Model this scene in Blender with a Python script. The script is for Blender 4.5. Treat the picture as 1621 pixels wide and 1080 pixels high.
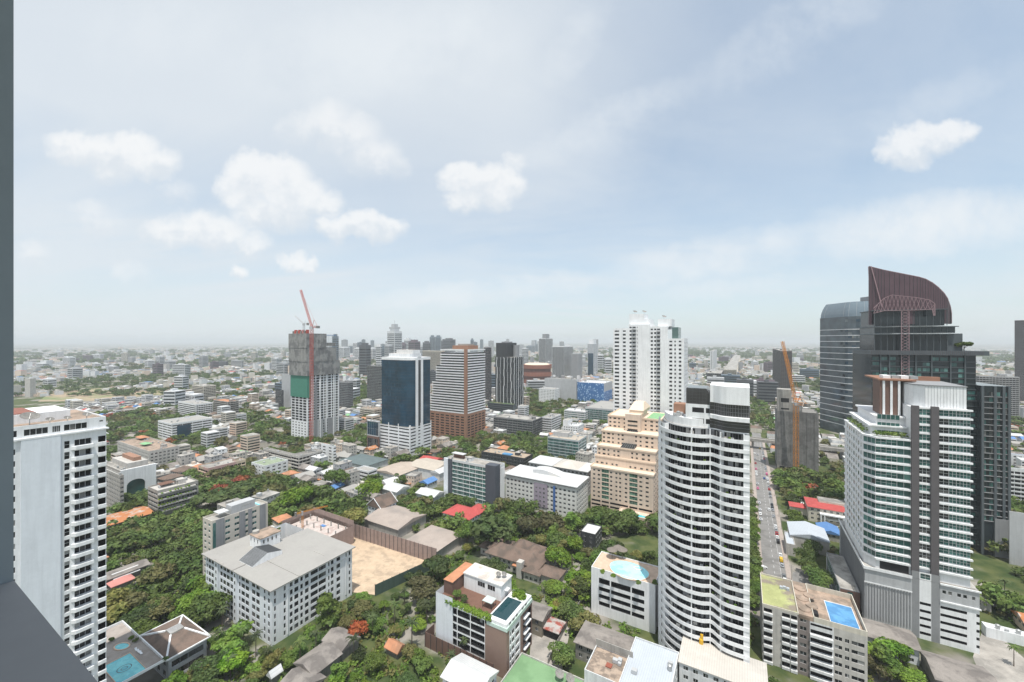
import bpy, math, random
import numpy as np
from math import sin, cos, tan, pi, atan2, sqrt, radians, hypot
for o in list(bpy.data.objects): bpy.data.objects.remove(o)
SC = bpy.context.scene; COL = SC.collection
random.seed(11)
# ------------------------------------------------------------------ camera, light, sky
F, CX, CY, H = 636.0, 810.5, 540.0, 125.0         # focal length and centre in photo pixels, eye height in metres
cam = bpy.data.objects.new('camera', bpy.data.cameras.new('camera')); COL.objects.link(cam)
cam.location = (0, 0, H); cam.rotation_euler = (pi/2, 0, 0)
cam.data.sensor_width = 36; cam.data.lens = F/1621*36
cam.data.clip_start = .05; cam.data.clip_end = 80000
SC.camera = cam
SUN_EL, SUN_AZ = radians(73), atan2(.06, -.998)    # azimuth from +Y towards +X
W = bpy.data.worlds.new('World'); SC.world = W; W.use_nodes = True
def make_sky():
    nt = W.node_tree; N = nt.nodes; L = nt.links; N.clear()
    def new(t, **k):
        n = N.new(t)
        for a, v in k.items(): setattr(n, a, v)
        return n
    def m(op, a, b=None, c=None, clamp=False):
        n = new('ShaderNodeMath', operation=op); n.use_clamp = clamp
        for i, v in enumerate((a, b, c)):
            if v is None: continue
            if isinstance(v, (int, float)): n.inputs[i].default_value = v
            else: L.new(v, n.inputs[i])
        return n.outputs[0]
    def mix(f, a, b):
        n = new('ShaderNodeMix', data_type='RGBA')
        for i, v in ((0, f), (6, a), (7, b)):
            if isinstance(v, (int, float)): n.inputs[i].default_value = v
            elif isinstance(v, tuple): n.inputs[i].default_value = (*v, 1)
            else: L.new(v, n.inputs[i])
        return n.outputs[2]
    sky = new('ShaderNodeTexSky', sky_type='NISHITA')
    sky.sun_disc = False; sky.sun_elevation = SUN_EL; sky.sun_rotation = SUN_AZ
    sky.air_density = 1.0; sky.dust_density = 1.2; sky.ozone_density = 1.2
    sc = new('ShaderNodeVectorMath', operation='SCALE'); sc.inputs[3].default_value = .15
    tn = new('ShaderNodeVectorMath', operation='MULTIPLY'); tn.inputs[1].default_value = (.82, 1.01, 1.02); L.new(sky.outputs[0], tn.inputs[0]); L.new(tn.outputs[0], sc.inputs[0])
    tc = new('ShaderNodeTexCoord'); sp = new('ShaderNodeSeparateXYZ'); L.new(tc.outputs['Generated'], sp.inputs[0])
    dx, dy, dz = sp.outputs
    up = m('MAXIMUM', dz, 0.0)
    # high thin veil: a cloud sheet overhead, so it stretches towards the horizon
    k = m('DIVIDE', 1.0, m('ADD', up, .16))
    cv = new('ShaderNodeCombineXYZ'); L.new(m('MULTIPLY', dx, k), cv.inputs[0]); L.new(m('MULTIPLY', dy, k), cv.inputs[1])
    mp = new('ShaderNodeMapping'); mp.inputs[2].default_value = (0, 0, radians(52)); mp.inputs[3].default_value = (.55, 1.5, 1)
    L.new(cv.outputs[0], mp.inputs[0])
    def noise(v, s, d, r=.55, dist=0):
        n = new('ShaderNodeTexNoise'); n.inputs['Scale'].default_value = s; n.inputs['Detail'].default_value = d
        n.inputs['Roughness'].default_value = r; n.inputs['Distortion'].default_value = dist; L.new(v, n.inputs['Vector']); return n
    nv = noise(mp.outputs[0], .7, 10, .6, .9)
    nb = noise(cv.outputs[0], .38, 3, .5)
    def ramp(f, a, b):
        n = new('ShaderNodeMapRange', interpolation_type='SMOOTHSTEP'); n.inputs[1].default_value = a; n.inputs[2].default_value = b
        L.new(f, n.inputs[0]); return n.outputs[0]
    veil = m('MULTIPLY', ramp(nv.outputs[0], .36, .74), ramp(nb.outputs[0], .28, .62))
    low = m('SUBTRACT', 1.0, ramp(up, .0, .34))             # hazier towards the horizon
    left = ramp(dx, .45, -.75)
    veil = m('ADD', m('MULTIPLY', veil, .34), m('ADD', m('MULTIPLY', low, .26), m('ADD', m('MULTIPLY', left, .15), m('MULTIPLY_ADD', m('MULTIPLY', ramp(up, .22, .58), ramp(dx, .40, -.05)), .36, .42))), clamp=True)
    veil = m('MINIMUM', veil, .90)
    c1 = mix(veil, sc.outputs[0], (.695, .745, .79))
    # fair-weather cumulus: puffs at fixed compass directions
    gy = m('MAXIMUM', dy, .08); gx = m('DIVIDE', dx, gy); gz = m('DIVIDE', dz, gy)
    g = new('ShaderNodeCombineXYZ'); L.new(gx, g.inputs[0]); L.new(gz, g.inputs[1])
    n1 = noise(g.outputs[0], 7, 9, .62); n2 = noise(g.outputs[0], 19, 5, .6)
    fx = m('ADD', gx, m('MULTIPLY', m('SUBTRACT', n1.outputs[0], .5), .10))
    fz = m('ADD', gz, m('MULTIPLY', m('SUBTRACT', n2.outputs[0], .5), .060))
    total = num = den = None
    for u, v, r_, s in [(110,234,36,.9),(150,238,38,1),(205,238,40,1),(245,258,36,.9),(180,262,42,.8),(280,305,32,.45),(400,272,42,1),(440,282,48,1),(378,300,40,1),(470,312,46,1),(512,322,32,.8),(400,335,42,.8),(455,338,42,.8),
            (510,190,50,.6),(550,212,52,.65),(590,246,46,.65),(622,266,30,.55),(478,205,36,.5),(735,282,34,1),(767,288,40,1),(797,292,36,1),(742,316,30,.8),(783,318,28,.8),(812,258,22,.55),(576,354,30,1),(540,360,28,.95),(612,363,28,.95),(512,356,20,.8),
            (310,360,40,.8),(350,372,42,.85),(270,368,36,.7),(398,386,30,.7),(240,366,26,.5),(465,416,22,.9),(490,422,18,.8),(446,412,15,.7),(380,430,16,.8),(1432,228,38,1),(1470,222,38,1),(1502,212,30,.9),(1532,209,22,.8),(1440,250,30,.9),(1412,242,26,.8),
            (140,335,32,.45),(165,356,36,.42),(215,436,34,.35),(50,402,34,.4)]:
        a = m('MULTIPLY', m('SUBTRACT', fx, (u-CX)/F), F/(r_*1.42)); b = m('MULTIPLY', m('SUBTRACT', fz, (CY-v)/F), F/(r_*.98))
        r = m('MULTIPLY', m('SUBTRACT', 1.0, m('ADD', m('MULTIPLY', a, a), m('MULTIPLY', b, b)), clamp=True), s)
        total = r if total is None else m('SMOOTH_MAX', total, r, .12)
        num = m('MULTIPLY', r, b) if num is None else m('MULTIPLY_ADD', r, b, num); den = r if den is None else m('ADD', den, r)
    body = ramp(m('ADD', total, m('MULTIPLY', m('SUBTRACT', n1.outputs[0], .5), .75)), .10, .80)
    body = m('MULTIPLY', m('MULTIPLY', body, ramp(total, .0, .30)), .78)
    # long wisps of cirrus, each along a line across the sky
    wn = noise(g.outputs[0], 3.2, 8, .62); wisp = None
    for u0, v0, u1, v1, w, s in [(560,480,1000,440,26,.7),(950,440,1330,370,42,.8),(1250,380,1700,330,62,.95),(820,262,1130,120,44,.55),(900,240,1010,180,60,.4),(1100,140,1420,-40,60,.5),(860,140,960,0,40,.5),(700,120,760,0,60,.6),(330,110,860,60,95,.6),(100,60,420,40,80,.4),(1300,230,1660,90,40,.35),(1000,470,1330,440,22,.5)]:
        x0, z0, x1, z1 = (u0-CX)/F, (CY-v0)/F, (u1-CX)/F, (CY-v1)/F; l = hypot(x1-x0, z1-z0); tx, tz = (x1-x0)/l, (z1-z0)/l; cx_, cz_ = (x0+x1)/2, (z0+z1)/2
        ex, ez = m('SUBTRACT', fx, cx_), m('SUBTRACT', fz, cz_)
        al = m('MULTIPLY', m('ADD', m('MULTIPLY', ex, tx), m('MULTIPLY', ez, tz)), 1.7/l); ac = m('MULTIPLY', m('SUBTRACT', m('MULTIPLY', ez, tx), m('MULTIPLY', ex, tz)), F/w)
        r = m('MULTIPLY', m('SUBTRACT', 1.0, m('ADD', m('MULTIPLY', al, al), m('MULTIPLY', ac, ac)), clamp=True), s); wisp = r if wisp is None else m('SMOOTH_MAX', wisp, r, .2)
    wisp = m('MULTIPLY', wisp, ramp(wn.outputs[0], .25, .60)); c1 = mix(m('MULTIPLY', wisp, .95), c1, (.78, .82, .85))
    shade = m('ADD', m('DIVIDE', num, m('ADD', den, .02)), m('MULTIPLY', m('SUBTRACT', n2.outputs[0], .5), 1.2))
    tone = mix(ramp(shade, -.55, .25), (.70, .745, .79), (.885, .89, .89))
    c2 = mix(body, c1, tone)
    bg = new('ShaderNodeBackground'); bg.inputs[1].default_value = 1.0; L.new(c2, bg.inputs[0])
    out = new('ShaderNodeOutputWorld'); L.new(bg.outputs[0], out.inputs[0])
make_sky()
sun = bpy.data.objects.new('sun', bpy.data.lights.new('sun', 'SUN')); COL.objects.link(sun)
sun.data.energy = 4.3; sun.data.angle = radians(.5); sun.data.color = (1.0, .955, .88)
from mathutils import Vector, Matrix
sun.rotation_euler = Vector((sin(SUN_AZ)*cos(SUN_EL), cos(SUN_AZ)*cos(SUN_EL), sin(SUN_EL))).to_track_quat('Z', 'Y').to_euler()
VS = SC.view_settings; VS.view_transform = 'Standard'; VS.look = 'None'; VS.exposure = 0.14; VS.gamma = 1; VS.use_curve_mapping = False
cy = SC.cycles
cy.use_denoising = True; cy.max_bounces = 5; cy.diffuse_bounces = 2; cy.glossy_bounces = 2; cy.transparent_max_bounces = 4; cy.volume_bounces = 0
try: cy.denoiser = 'OPENIMAGEDENOISE'
except Exception: pass
# ------------------------------------------------------------------ places: the city's street grid is turned 30 degrees to the view
GA = radians(30); gc, gs = cos(GA), sin(GA)
def G(u, v, z=0.0):                       # the point at height z that the photo shows at pixel u, v
    D = F*(H-z)/(v-CY); return ((u-CX)/F*D, D)
def pq(x, y): return (x*gc-y*gs, x*gs+y*gc)
def xy(p, q): return (p*gc+q*gs, -p*gs+q*gc)
def uvz(x, y, z=0.0): return (CX+F*x/max(y, 1), CY+F*(H-z)/max(y, 1))
def ray_q(u, q):                          # p where the sight line at u crosses grid line q
    k = (u-CX)/F; return q/(k*gs+gc)*(k*gc-gs)
def ray_p(u, p):
    k = (u-CX)/F; return p/(k*gc-gs)*(k*gs+gc)
def rect(uL, uC, uR, vb):                 # footprint p0,p1,q0,q1 of a block with its near corner at uC, vb on the ground
    pc, qc = pq(*G(uC, vb))
    if uC < 1178: return ray_q(uL, qc), pc, qc, ray_p(uR, pc)
    return pc, ray_q(uR, qc), qc, ray_p(uL, pc)
def depth(uC, vb): return F*H/(vb-CY)
def height(v, vb): return H-(v-CY)*H/(vb-CY)
# ------------------------------------------------------------------ materials
MATS = {}
def mat(name, col, rough=.8, var=.16, scale=.25, streak=0.0, metal=0.0, spec=.4, alt=None, alt_amt=0.0, alt_scale=.08, orand=0.0, bump=0.0, seam=0):
    """Procedural surface: base colour broken up by world-space noise, optional rain streaks, patches of a second colour, per-object tint."""
    if name in MATS: return MATS[name]
    m = bpy.data.materials.new(name); m.use_nodes = True; nt = m.node_tree; N, L = nt.nodes, nt.links
    b = N['Principled BSDF']; b.inputs['Roughness'].default_value = rough; b.inputs['Metallic'].default_value = metal
    b.inputs['Specular IOR Level'].default_value = spec
    geo = N.new('ShaderNodeNewGeometry')
    def noise(sc, vec=None, det=5):
        n = N.new('ShaderNodeTexNoise'); n.inputs['Scale'].default_value = sc; n.inputs['Detail'].default_value = det; n.inputs['Roughness'].default_value = .6
        L.new(vec or geo.outputs['Position'], n.inputs['Vector']); return n.outputs[0]
    def rng(f, a, b_, c, d):
        n = N.new('ShaderNodeMapRange'); 
        for i, v in enumerate((a, b_, c, d)): n.inputs[i+1].default_value = v
        L.new(f, n.inputs[0]); return n.outputs[0]
    def mul(c, f):
        n = N.new('ShaderNodeVectorMath'); n.operation = 'SCALE'; L.new(c, n.inputs[0]); L.new(f, n.inputs[3]); return n.outputs[0]
    rgb = N.new('ShaderNodeRGB'); rgb.outputs[0].default_value = (*col, 1); c = rgb.outputs[0]
    if alt:
        mx = N.new('ShaderNodeMix'); mx.data_type = 'RGBA'; mx.inputs[7].default_value = (*alt, 1); L.new(c, mx.inputs[6])
        L.new(rng(noise(alt_scale, det=7), .62-.3*alt_amt, .72-.3*alt_amt, 0, 1), mx.inputs[0]); c = mx.outputs[2]
    c = mul(c, rng(noise(scale), .25, .75, 1-var, 1+var))
    c = mul(c, rng(noise(scale*9, det=3), .25, .75, 1-var*.5, 1+var*.5))
    if streak:
        mp = N.new('ShaderNodeMapping'); mp.inputs[3].default_value = (1.1, 1.1, .07); L.new(geo.outputs['Position'], mp.inputs[0])
        c = mul(c, rng(noise(.8, mp.outputs[0], 6), .42, .75, 1, 1-streak))
    if seam:
        tx = N.new('ShaderNodeTexCoord'); wv = N.new('ShaderNodeTexWave'); wv.bands_direction = 'X'; wv.inputs['Scale'].default_value = .42; wv.inputs['Distortion'].default_value = 0
        L.new(tx.outputs['Object'], wv.inputs['Vector']); c = mul(c, rng(wv.outputs['Fac'], .0, .22, .84, 1.0))
    if orand:
        oi = N.new('ShaderNodeObjectInfo'); c = mul(c, rng(oi.outputs['Random'], 0, 1, 1-orand, 1+orand))
    L.new(c, b.inputs['Base Color'])
    if bump:
        bp = N.new('ShaderNodeBump'); bp.inputs['Strength'].default_value = bump; bp.inputs['Distance'].default_value = .3
        L.new(noise(scale*6), bp.inputs['Height']); L.new(bp.outputs[0], b.inputs['Normal'])
    MATS[name] = m; return m
def glass(name, dark, light, frac=.3, rough=.08, spec=.5, blinds=True):
    """Opaque-looking window glass: dark rooms, some with pale curtains, each pane different."""
    if name in MATS: return MATS[name]
    m = bpy.data.materials.new(name); m.use_nodes = True; nt = m.node_tree; N, L = nt.nodes, nt.links
    b = N['Principled BSDF']; b.inputs['Roughness'].default_value = rough; b.inputs['Specular IOR Level'].default_value = spec
    geo = N.new('ShaderNodeNewGeometry'); oi = N.new('ShaderNodeObjectInfo')
    ad = N.new('ShaderNodeMath'); ad.operation = 'ADD'; L.new(geo.outputs['Random Per Island'], ad.inputs[0]); L.new(oi.outputs['Random'], ad.inputs[1])
    fr = N.new('ShaderNodeMath'); fr.operation = 'FRACT'; L.new(ad.outputs[0], fr.inputs[0])
    rp = N.new('ShaderNodeValToRGB'); e = rp.color_ramp.elements
    e[0].position = 0; e[0].color = (*dark, 1); e[1].position = 1; e[1].color = (*light, 1)
    x = e.new(1-frac); x.color = (*[d*1.7+.004 for d in dark], 1)
    L.new(fr.outputs[0], rp.inputs[0])
    nz = N.new('ShaderNodeTexNoise'); nz.inputs['Scale'].default_value = .09; nz.inputs['Detail'].default_value = 3; L.new(geo.outputs['Position'], nz.inputs['Vector'])
    mr = N.new('ShaderNodeMapRange'); mr.inputs[1].default_value = .3; mr.inputs[2].default_value = .7; mr.inputs[3].default_value = .7; mr.inputs[4].default_value = 1.4; L.new(nz.outputs[0], mr.inputs[0])
    s = N.new('ShaderNodeVectorMath'); s.operation = 'SCALE'; L.new(rp.outputs[0], s.inputs[0]); L.new(mr.outputs[0], s.inputs[3])
    L.new(s.outputs[0], b.inputs['Base Color'])
    MATS[name] = m; return m
WHITE = mat('white_paint', (.81, .82, .83), .7, .07, .15, streak=.17)
WHITE2 = mat('weathered_white_paint', (.67, .68, .69), .8, .1, .2, streak=.28)
PALEBLUE = mat('pale_blue_grey_wall', (.75, .785, .83), .75, .06, .12, streak=.12)  # bluish wall tone, also the painted open shade on the court building's front
OFFWHITE = mat('cream_paint', (.60, .56, .48), .8, .1, .2, streak=.22)
CONC = mat('bare_concrete', (.36, .345, .32), .9, .18, .3, streak=.3)
CONC_D = mat('stained_concrete', (.24, .23, .215), .9, .22, .35, streak=.35)
CONC_L = mat('light_concrete', (.50, .48, .45), .9, .15, .3, streak=.22)
PEACH = mat('peach_paint', (.66, .535, .435), .8, .07, .15, streak=.14)
PEACH_L = mat('pale_peach_ledge', (.74, .60, .47), .8, .06, .2, streak=.1)
GREENGLASS = glass('green_tinted_glass', (.03, .075, .055), (.16, .30, .22), .45, .12)
TEAL = glass('teal_glass', (.020, .066, .062), (.10, .22, .20), .35, .06, .6)
BLUEGLASS = glass('blue_mirror_glass', (.006, .026, .046), (.012, .045, .075), .3, .04, .45)
SLATEGLASS = glass('slate_glass', (.010, .015, .018), (.03, .043, .05), .3, .07, .4)
DARKGLASS = glass('dark_window_glass', (.012, .014, .017), (.17, .17, .165), .34, .1)
BALCGLASS = glass('balcony_door_glass', (.010, .011, .013), (.36, .36, .35), .22, .15, .2)
MIRROR = glass('bronze_mirror_glass', (.035, .035, .037), (.10, .10, .10), .3, .1, .7)
FRAME_W = mat('white_window_frame', (.66, .67, .68), .6, .05)
FRAME_D = mat('dark_window_frame', (.06, .06, .065), .6, .1)
GREY = mat('mid_grey_paint', (.27, .275, .285), .75, .08, .2, streak=.15)
GREY_L = mat('light_grey_paint', (.45, .46, .47), .75, .08, .2, streak=.15)
SLATE = mat('slate_blue_render', (.075, .085, .105), .8, .08, .2, streak=.1)
CHAR = mat('charcoal_cladding', (.045, .048, .052), .6, .12, .2)
DKGREY = mat('dark_slate_cladding', (.085, .10, .11), .5, .12, .15)
BROWNCLAD = mat('brown_cladding', (.16, .095, .075), .7, .1, .3)
TAUPE = mat('taupe_tile', (.27, .185, .15), .75, .06, .3)
BRICK = mat('terracotta_render', (.33, .185, .125), .85, .1, .2, streak=.12)
MAROON = mat('plum_metal', (.12, .075, .088), .45, .12, .2, metal=.3)
PINKM = mat('rose_steel', (.30, .20, .215), .5, .08)
ROOFGREY = mat('flat_grey_roof', (.38, .365, .34), .9, .22, .12, alt=(.22, .21, .195), alt_amt=.5)
ROOFPALE = mat('pale_sheet_roof', (.345, .333, .315), .75, .1, .1, seam=1, alt=(.33, .32, .30), alt_amt=.35, alt_scale=.1)
ROOFWHITE = mat('white_sheet_roof', (.56, .57, .575), .6, .1, .15, seam=1, alt=(.62, .61, .59), alt_amt=.3)
ROOFBLUE = mat('pale_blue_sheet_roof', (.46, .50, .55), .6, .07, .12, seam=1)
ROOFCREAM = mat('cream_sheet_roof', (.52, .49, .45), .7, .07, .12, seam=1, alt=(.60, .56, .51), alt_amt=.25)
TILE_BR = mat('brown_roof_tiles', (.175, .125, .10), .85, .22, .4, alt=(.11, .085, .07), alt_amt=.5, alt_scale=.2)
TILE_RED = mat('red_roof_tiles', (.42, .075, .07), .8, .14, .4)
TILE_OR = mat('orange_roof_tiles', (.48, .22, .12), .85, .2, .4, alt=(.33, .17, .10), alt_amt=.4)
TILE_GR = mat('grey_roof_tiles', (.26, .235, .215), .85, .2, .3, alt=(.15, .135, .125), alt_amt=.5, alt_scale=.15)
TILE_GREEN = mat('green_roof_sheet', (.22, .42, .22), .8, .12, .3)
TILE_TEAL = mat('teal_grey_roof_sheet', (.115, .15, .155), .75, .1, .2)
TILE_BLUE = mat('blue_roof_sheet', (.10, .22, .46), .7, .1, .3)
RUST = mat('rusty_roof_sheet', (.40, .36, .32), .85, .15, .3, alt=(.42, .17, .07), alt_amt=.75, alt_scale=.25)
POOL = mat('turquoise_pool_water', (.10, .47, .54), .1, .12, .5, spec=.5, bump=.12, alt=(.16, .58, .62), alt_amt=.5, alt_scale=.22)  # soft blotches imitate rippling light on the pool floor; second colour is tile
POOL_P = mat('pale_pool_water', (.44, .84, .89), .12, .08, .4, spec=.3, bump=.12, alt=(.30, .74, .83), alt_amt=.5, alt_scale=.14)  # blotchy tone paints in rippling light, the darker second colour a deeper floor
POOL_D = mat('deep_green_pool_water', (.008, .045, .055), .05, .05, .3, spec=.5)
POOL_B = mat('blue_pool_water', (.085, .25, .48), .1, .12, .4, bump=.12, alt=(.12, .32, .56), alt_amt=.5, alt_scale=.2)  # light ripples painted into the tone, tile variation in the second colour
DECK = mat('sandstone_pool_deck', (.55, .41, .31), .85, .15, .5)
DECK_D = mat('worn_deck_paving', (.36, .27, .21), .9, .25, .4, alt=(.24, .19, .15), alt_amt=.5, alt_scale=.25)
WOOD = mat('dark_timber_deck', (.16, .085, .06), .7, .15, .5)
DARK = mat('interior_shade', (.020, .020, .022), .9, .3, .3)  # near black, puts the shade of recesses and openings into the colour
NET = mat('grey_safety_net', (.30, .30, .29), .95, .16, .5, streak=.3, alt=(.19, .19, .19), alt_amt=.5, alt_scale=.12)
NET_D = mat('dark_safety_net', (.21, .21, .205), .95, .18, .5, streak=.35, alt=(.15, .15, .148), alt_amt=.5, alt_scale=.12)
NET_P = mat('pinkish_mesh_fence', (.33, .25, .225), .95, .14, .5, streak=.2)
NET_G = mat('green_safety_net', (.06, .22, .16), .95, .15, .5)
FENCE_G = mat('dark_green_sheet_fence', (.055, .09, .075), .8, .15, .4, streak=.2)
STEEL_R = mat('red_crane_steel', (.48, .085, .06), .6, .1)
STEEL_O = mat('orange_crane_steel', (.58, .24, .045), .6, .1)
STEEL = mat('galvanised_steel', (.42, .43, .43), .45, .12, metal=.5)
ASPHALT = mat('street_asphalt', (.215, .21, .205), .9, .16, .2, alt=(.165, .162, .158), alt_amt=.4, alt_scale=.12)
PAVING = mat('pavement_slabs', (.36, .31, .28), .9, .18, .6)
CONCYARD = mat('yard_concrete', (.36, .335, .305), .95, .2, .2, alt=(.26, .245, .225), alt_amt=.5)
SAND = mat('bare_sand', (.52, .40, .285), .98, .16, .25, alt=(.40, .31, .225), alt_amt=.45, alt_scale=.16, bump=.4)
LAWN = mat('lawn_grass', (.085, .15, .045), .95, .3, .3, alt=(.15, .16, .06), alt_amt=.5)
COURT = mat('green_sports_court', (.185, .315, .165), .85, .07, .2, alt=(.15, .265, .135), alt_amt=.4)
BALC = mat('grey_balcony_paint', (.24, .275, .30), .75, .05, 3.0)
BALC_P = mat('neutral_grey_ledge', (.285, .285, .29), .75, .05, 3.0)
BARK = mat('tree_bark', (.13, .10, .075), .95, .25, 1.0)
def leafmat(name, col, col2):
    m = bpy.data.materials.new(name); m.use_nodes = True; nt = m.node_tree; N, L = nt.nodes, nt.links
    b = N['Principled BSDF']; b.inputs['Roughness'].default_value = .6; b.inputs['Specular IOR Level'].default_value = .25
    geo = N.new('ShaderNodeNewGeometry'); oi = N.new('ShaderNodeObjectInfo')
    mx = N.new('ShaderNodeMix'); mx.data_type = 'RGBA'; mx.inputs[6].default_value = (*col, 1); mx.inputs[7].default_value = (*col2, 1)
    L.new(geo.outputs['Random Per Island'], mx.inputs[0])
    nz = N.new('ShaderNodeTexNoise'); nz.inputs['Scale'].default_value = .09; nz.inputs['Detail'].default_value = 4; L.new(geo.outputs['Position'], nz.inputs['Vector'])
    hs = N.new('ShaderNodeHueSaturation'); L.new(mx.outputs[2], hs.inputs['Color'])
    def rng(f, c, d, a=0, b_=1):
        n = N.new('ShaderNodeMapRange')
        for i, v in enumerate((a, b_, c, d)): n.inputs[i+1].default_value = v
        L.new(f, n.inputs[0]); return n.outputs[0]
    L.new(rng(nz.outputs[0], .475, .525, .3, .7), hs.inputs['Hue']); L.new(rng(oi.outputs['Random'], .8, 1.1), hs.inputs['Saturation']); L.new(rng(oi.outputs['Random'], .55, 1.5), hs.inputs['Value'])
    L.new(hs.outputs[0], b.inputs['Base Color'])
    tr = N.new('ShaderNodeBsdfTranslucent'); L.new(hs.outputs[0], tr.inputs[0]); ms = N.new('ShaderNodeMixShader'); ms.inputs[0].default_value = .25
    L.new(b.outputs[0], ms.inputs[1]); L.new(tr.outputs[0], ms.inputs[2]); L.new(ms.outputs[0], N['Material Output'].inputs[0])
    MATS[name] = m; return m
LEAF = leafmat('broad_leaves', (.058, .100, .017), (.130, .195, .036))
LEAF_L = leafmat('fresh_leaves', (.105, .175, .024), (.175, .265, .050))
LEAF_O = leafmat('olive_leaves', (.125, .135, .038), (.20, .185, .065))
LEAF_P = leafmat('palm_fronds', (.055, .10, .028), (.13, .16, .06))
LEAF_R = leafmat('flame_blossom', (.30, .07, .02), (.42, .12, .03))
# ------------------------------------------------------------------ mesh helpers
class MB:
    """collects polygons for ONE mesh object"""
    def __init__(s): s.v = []; s.f = []; s.m = []
    def poly(s, pts, m=0):
        i = len(s.v); s.v.extend(pts); s.f.append(tuple(range(i, i+len(pts)))); s.m.append(m)
    def box(s, x0, x1, y0, y1, z0, z1, m=0, top=None, bottom=True):
        i = len(s.v); s.v += [(x0,y0,z0),(x1,y0,z0),(x1,y1,z0),(x0,y1,z0),(x0,y0,z1),(x1,y0,z1),(x1,y1,z1),(x0,y1,z1)]
        fs = [(0,1,5,4),(1,2,6,5),(2,3,7,6),(3,0,4,7),(4,5,6,7)]
        s.m += [m]*4+[m if top is None else top]
        if bottom: fs.append((3,2,1,0)); s.m.append(m)
        s.f += [tuple(i+k for k in f) for f in fs]
    def prism(s, pts, z0, z1, m=0, top=None, bottom=False):
        n = len(pts); i = len(s.v)
        s.v += [(x, y, z0) for x, y in pts]+[(x, y, z1) for x, y in pts]
        for k in range(n):
            j = (k+1) % n; s.f.append((i+k, i+j, i+n+j, i+n+k)); s.m.append(m)
        s.f.append(tuple(range(i+n, i+2*n))); s.m.append(m if top is None else top)
        if bottom: s.f.append(tuple(range(i+n-1, i-1, -1))); s.m.append(m)
    def bar(s, a, b, r, m=0, n=4):
        a = Vector(a); b = Vector(b); d = (b-a)
        if d.length < 1e-6: return
        d.normalize(); t = Vector((0,0,1)) if abs(d.z) < .9 else Vector((1,0,0)); e1 = d.cross(t).normalized(); e2 = d.cross(e1)
        i = len(s.v)
        for c in (a, b):
            for k in range(n):
                w = 2*pi*(k+.5)/n; s.v.append(tuple(c+e1*(cos(w)*r)+e2*(sin(w)*r)))
        for k in range(n):
            j = (k+1) % n; s.f.append((i+k, i+j, i+n+j, i+n+k)); s.m.append(m)
        s.f.append(tuple(range(i+n-1, i-1, -1))); s.m.append(m); s.f.append(tuple(range(i+n, i+2*n))); s.m.append(m)
    def cyl(s, x, y, z0, z1, r0, r1, n=12, m=0):
        i = len(s.v)
        for z, r in ((z0, r0), (z1, r1)):
            for k in range(n): s.v.append((x+r*cos(2*pi*k/n), y+r*sin(2*pi*k/n), z))
        for k in range(n):
            j = (k+1) % n; s.f.append((i+k, i+j, i+n+j, i+n+k)); s.m.append(m)
        s.f.append(tuple(range(i+n, i+2*n))); s.m.append(m)
    def lattice(s, a, b, w, r, step, m=0):
        """square lattice mast or jib from a to b"""
        a = Vector(a); b = Vector(b); d = (b-a); Ln = d.length; d.normalize()
        t = Vector((0,0,1)) if abs(d.z) < .9 else Vector((0,1,0)); e1 = d.cross(t).normalized()*w/2; e2 = d.cross(e1.normalized())*w/2
        cs = [e1+e2, e1-e2, -e1-e2, -e1+e2]
        for c in cs: s.bar(a+c, b+c, r, m)
        n = max(1, int(Ln/step))
        for k in range(n):
            p0 = a+d*(Ln*k/n); p1 = a+d*(Ln*(k+1)/n)
            for q in range(4):
                s.bar(p0+cs[q], p1+cs[(q+1) % 4], r*.6, m); s.bar(p0+cs[q], p0+cs[(q+1) % 4], r*.6, m)
    def hip(s, x0, x1, y0, y1, z, h, m=0, ov=.6, gable=False, soff=None):
        x0 -= ov; x1 += ov; y0 -= ov; y1 += ov; th = .25
        if x1-x0 >= y1-y0:
            r = 0 if gable else min((y1-y0)/2, (x1-x0)/2); A = (x0+r, (y0+y1)/2, z+h); B = (x1-r, (y0+y1)/2, z+h)
            f = [[(x0,y0,z),(x1,y0,z),B,A],[(x1,y0,z),(x1,y1,z),B],[(x1,y1,z),(x0,y1,z),A,B],[(x0,y1,z),(x0,y0,z),A]]
        else:
            r = 0 if gable else min((x1-x0)/2, (y1-y0)/2); A = ((x0+x1)/2, y0+r, z+h); B = ((x0+x1)/2, y1-r, z+h)
            f = [[(x0,y0,z),(x1,y0,z),A],[(x1,y0,z),(x1,y1,z),B,A],[(x1,y1,z),(x0,y1,z),B],[(x0,y1,z),(x0,y0,z),A,B]]
        for q in f: s.poly(q, m)
        s.box(x0, x1, y0, y1, z-th, z-.004, m if soff is None else soff)
    def build(s, name, mats, parent=None, smooth=False, loc=None, rz=0.0, kind=None):
        me = bpy.data.meshes.new(name); me.from_pydata(s.v, [], s.f)
        for mt in (mats if isinstance(mats, (list, tuple)) else [mats]): me.materials.append(mt)
        if any(s.m): me.polygons.foreach_set('material_index', s.m)
        if smooth: me.polygons.foreach_set('use_smooth', [True]*len(me.polygons))
        me.update()
        return put(name, me, parent, loc, rz, kind)
def put(name, me, parent=None, loc=None, rz=0.0, kind=None):
    o = bpy.data.objects.new(name, me); COL.objects.link(o)
    if parent: o.parent = parent
    if loc is not None: o.location = loc
    if rz: o.rotation_euler = (0, 0, rz)
    if kind: o['kind'] = kind
    return o
def tag(o, label, cat, group=None):
    o['label'] = label; o['category'] = cat
    if group: o['group'] = group
    return o
def thing(name, label, cat, loc=(0,0,0), rz=0.0, group=None):
    o = bpy.data.objects.new(name, None); COL.objects.link(o); o.location = loc; o.rotation_euler = (0, 0, rz); o.empty_display_size = .5
    return tag(o, label, cat, group)
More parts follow.
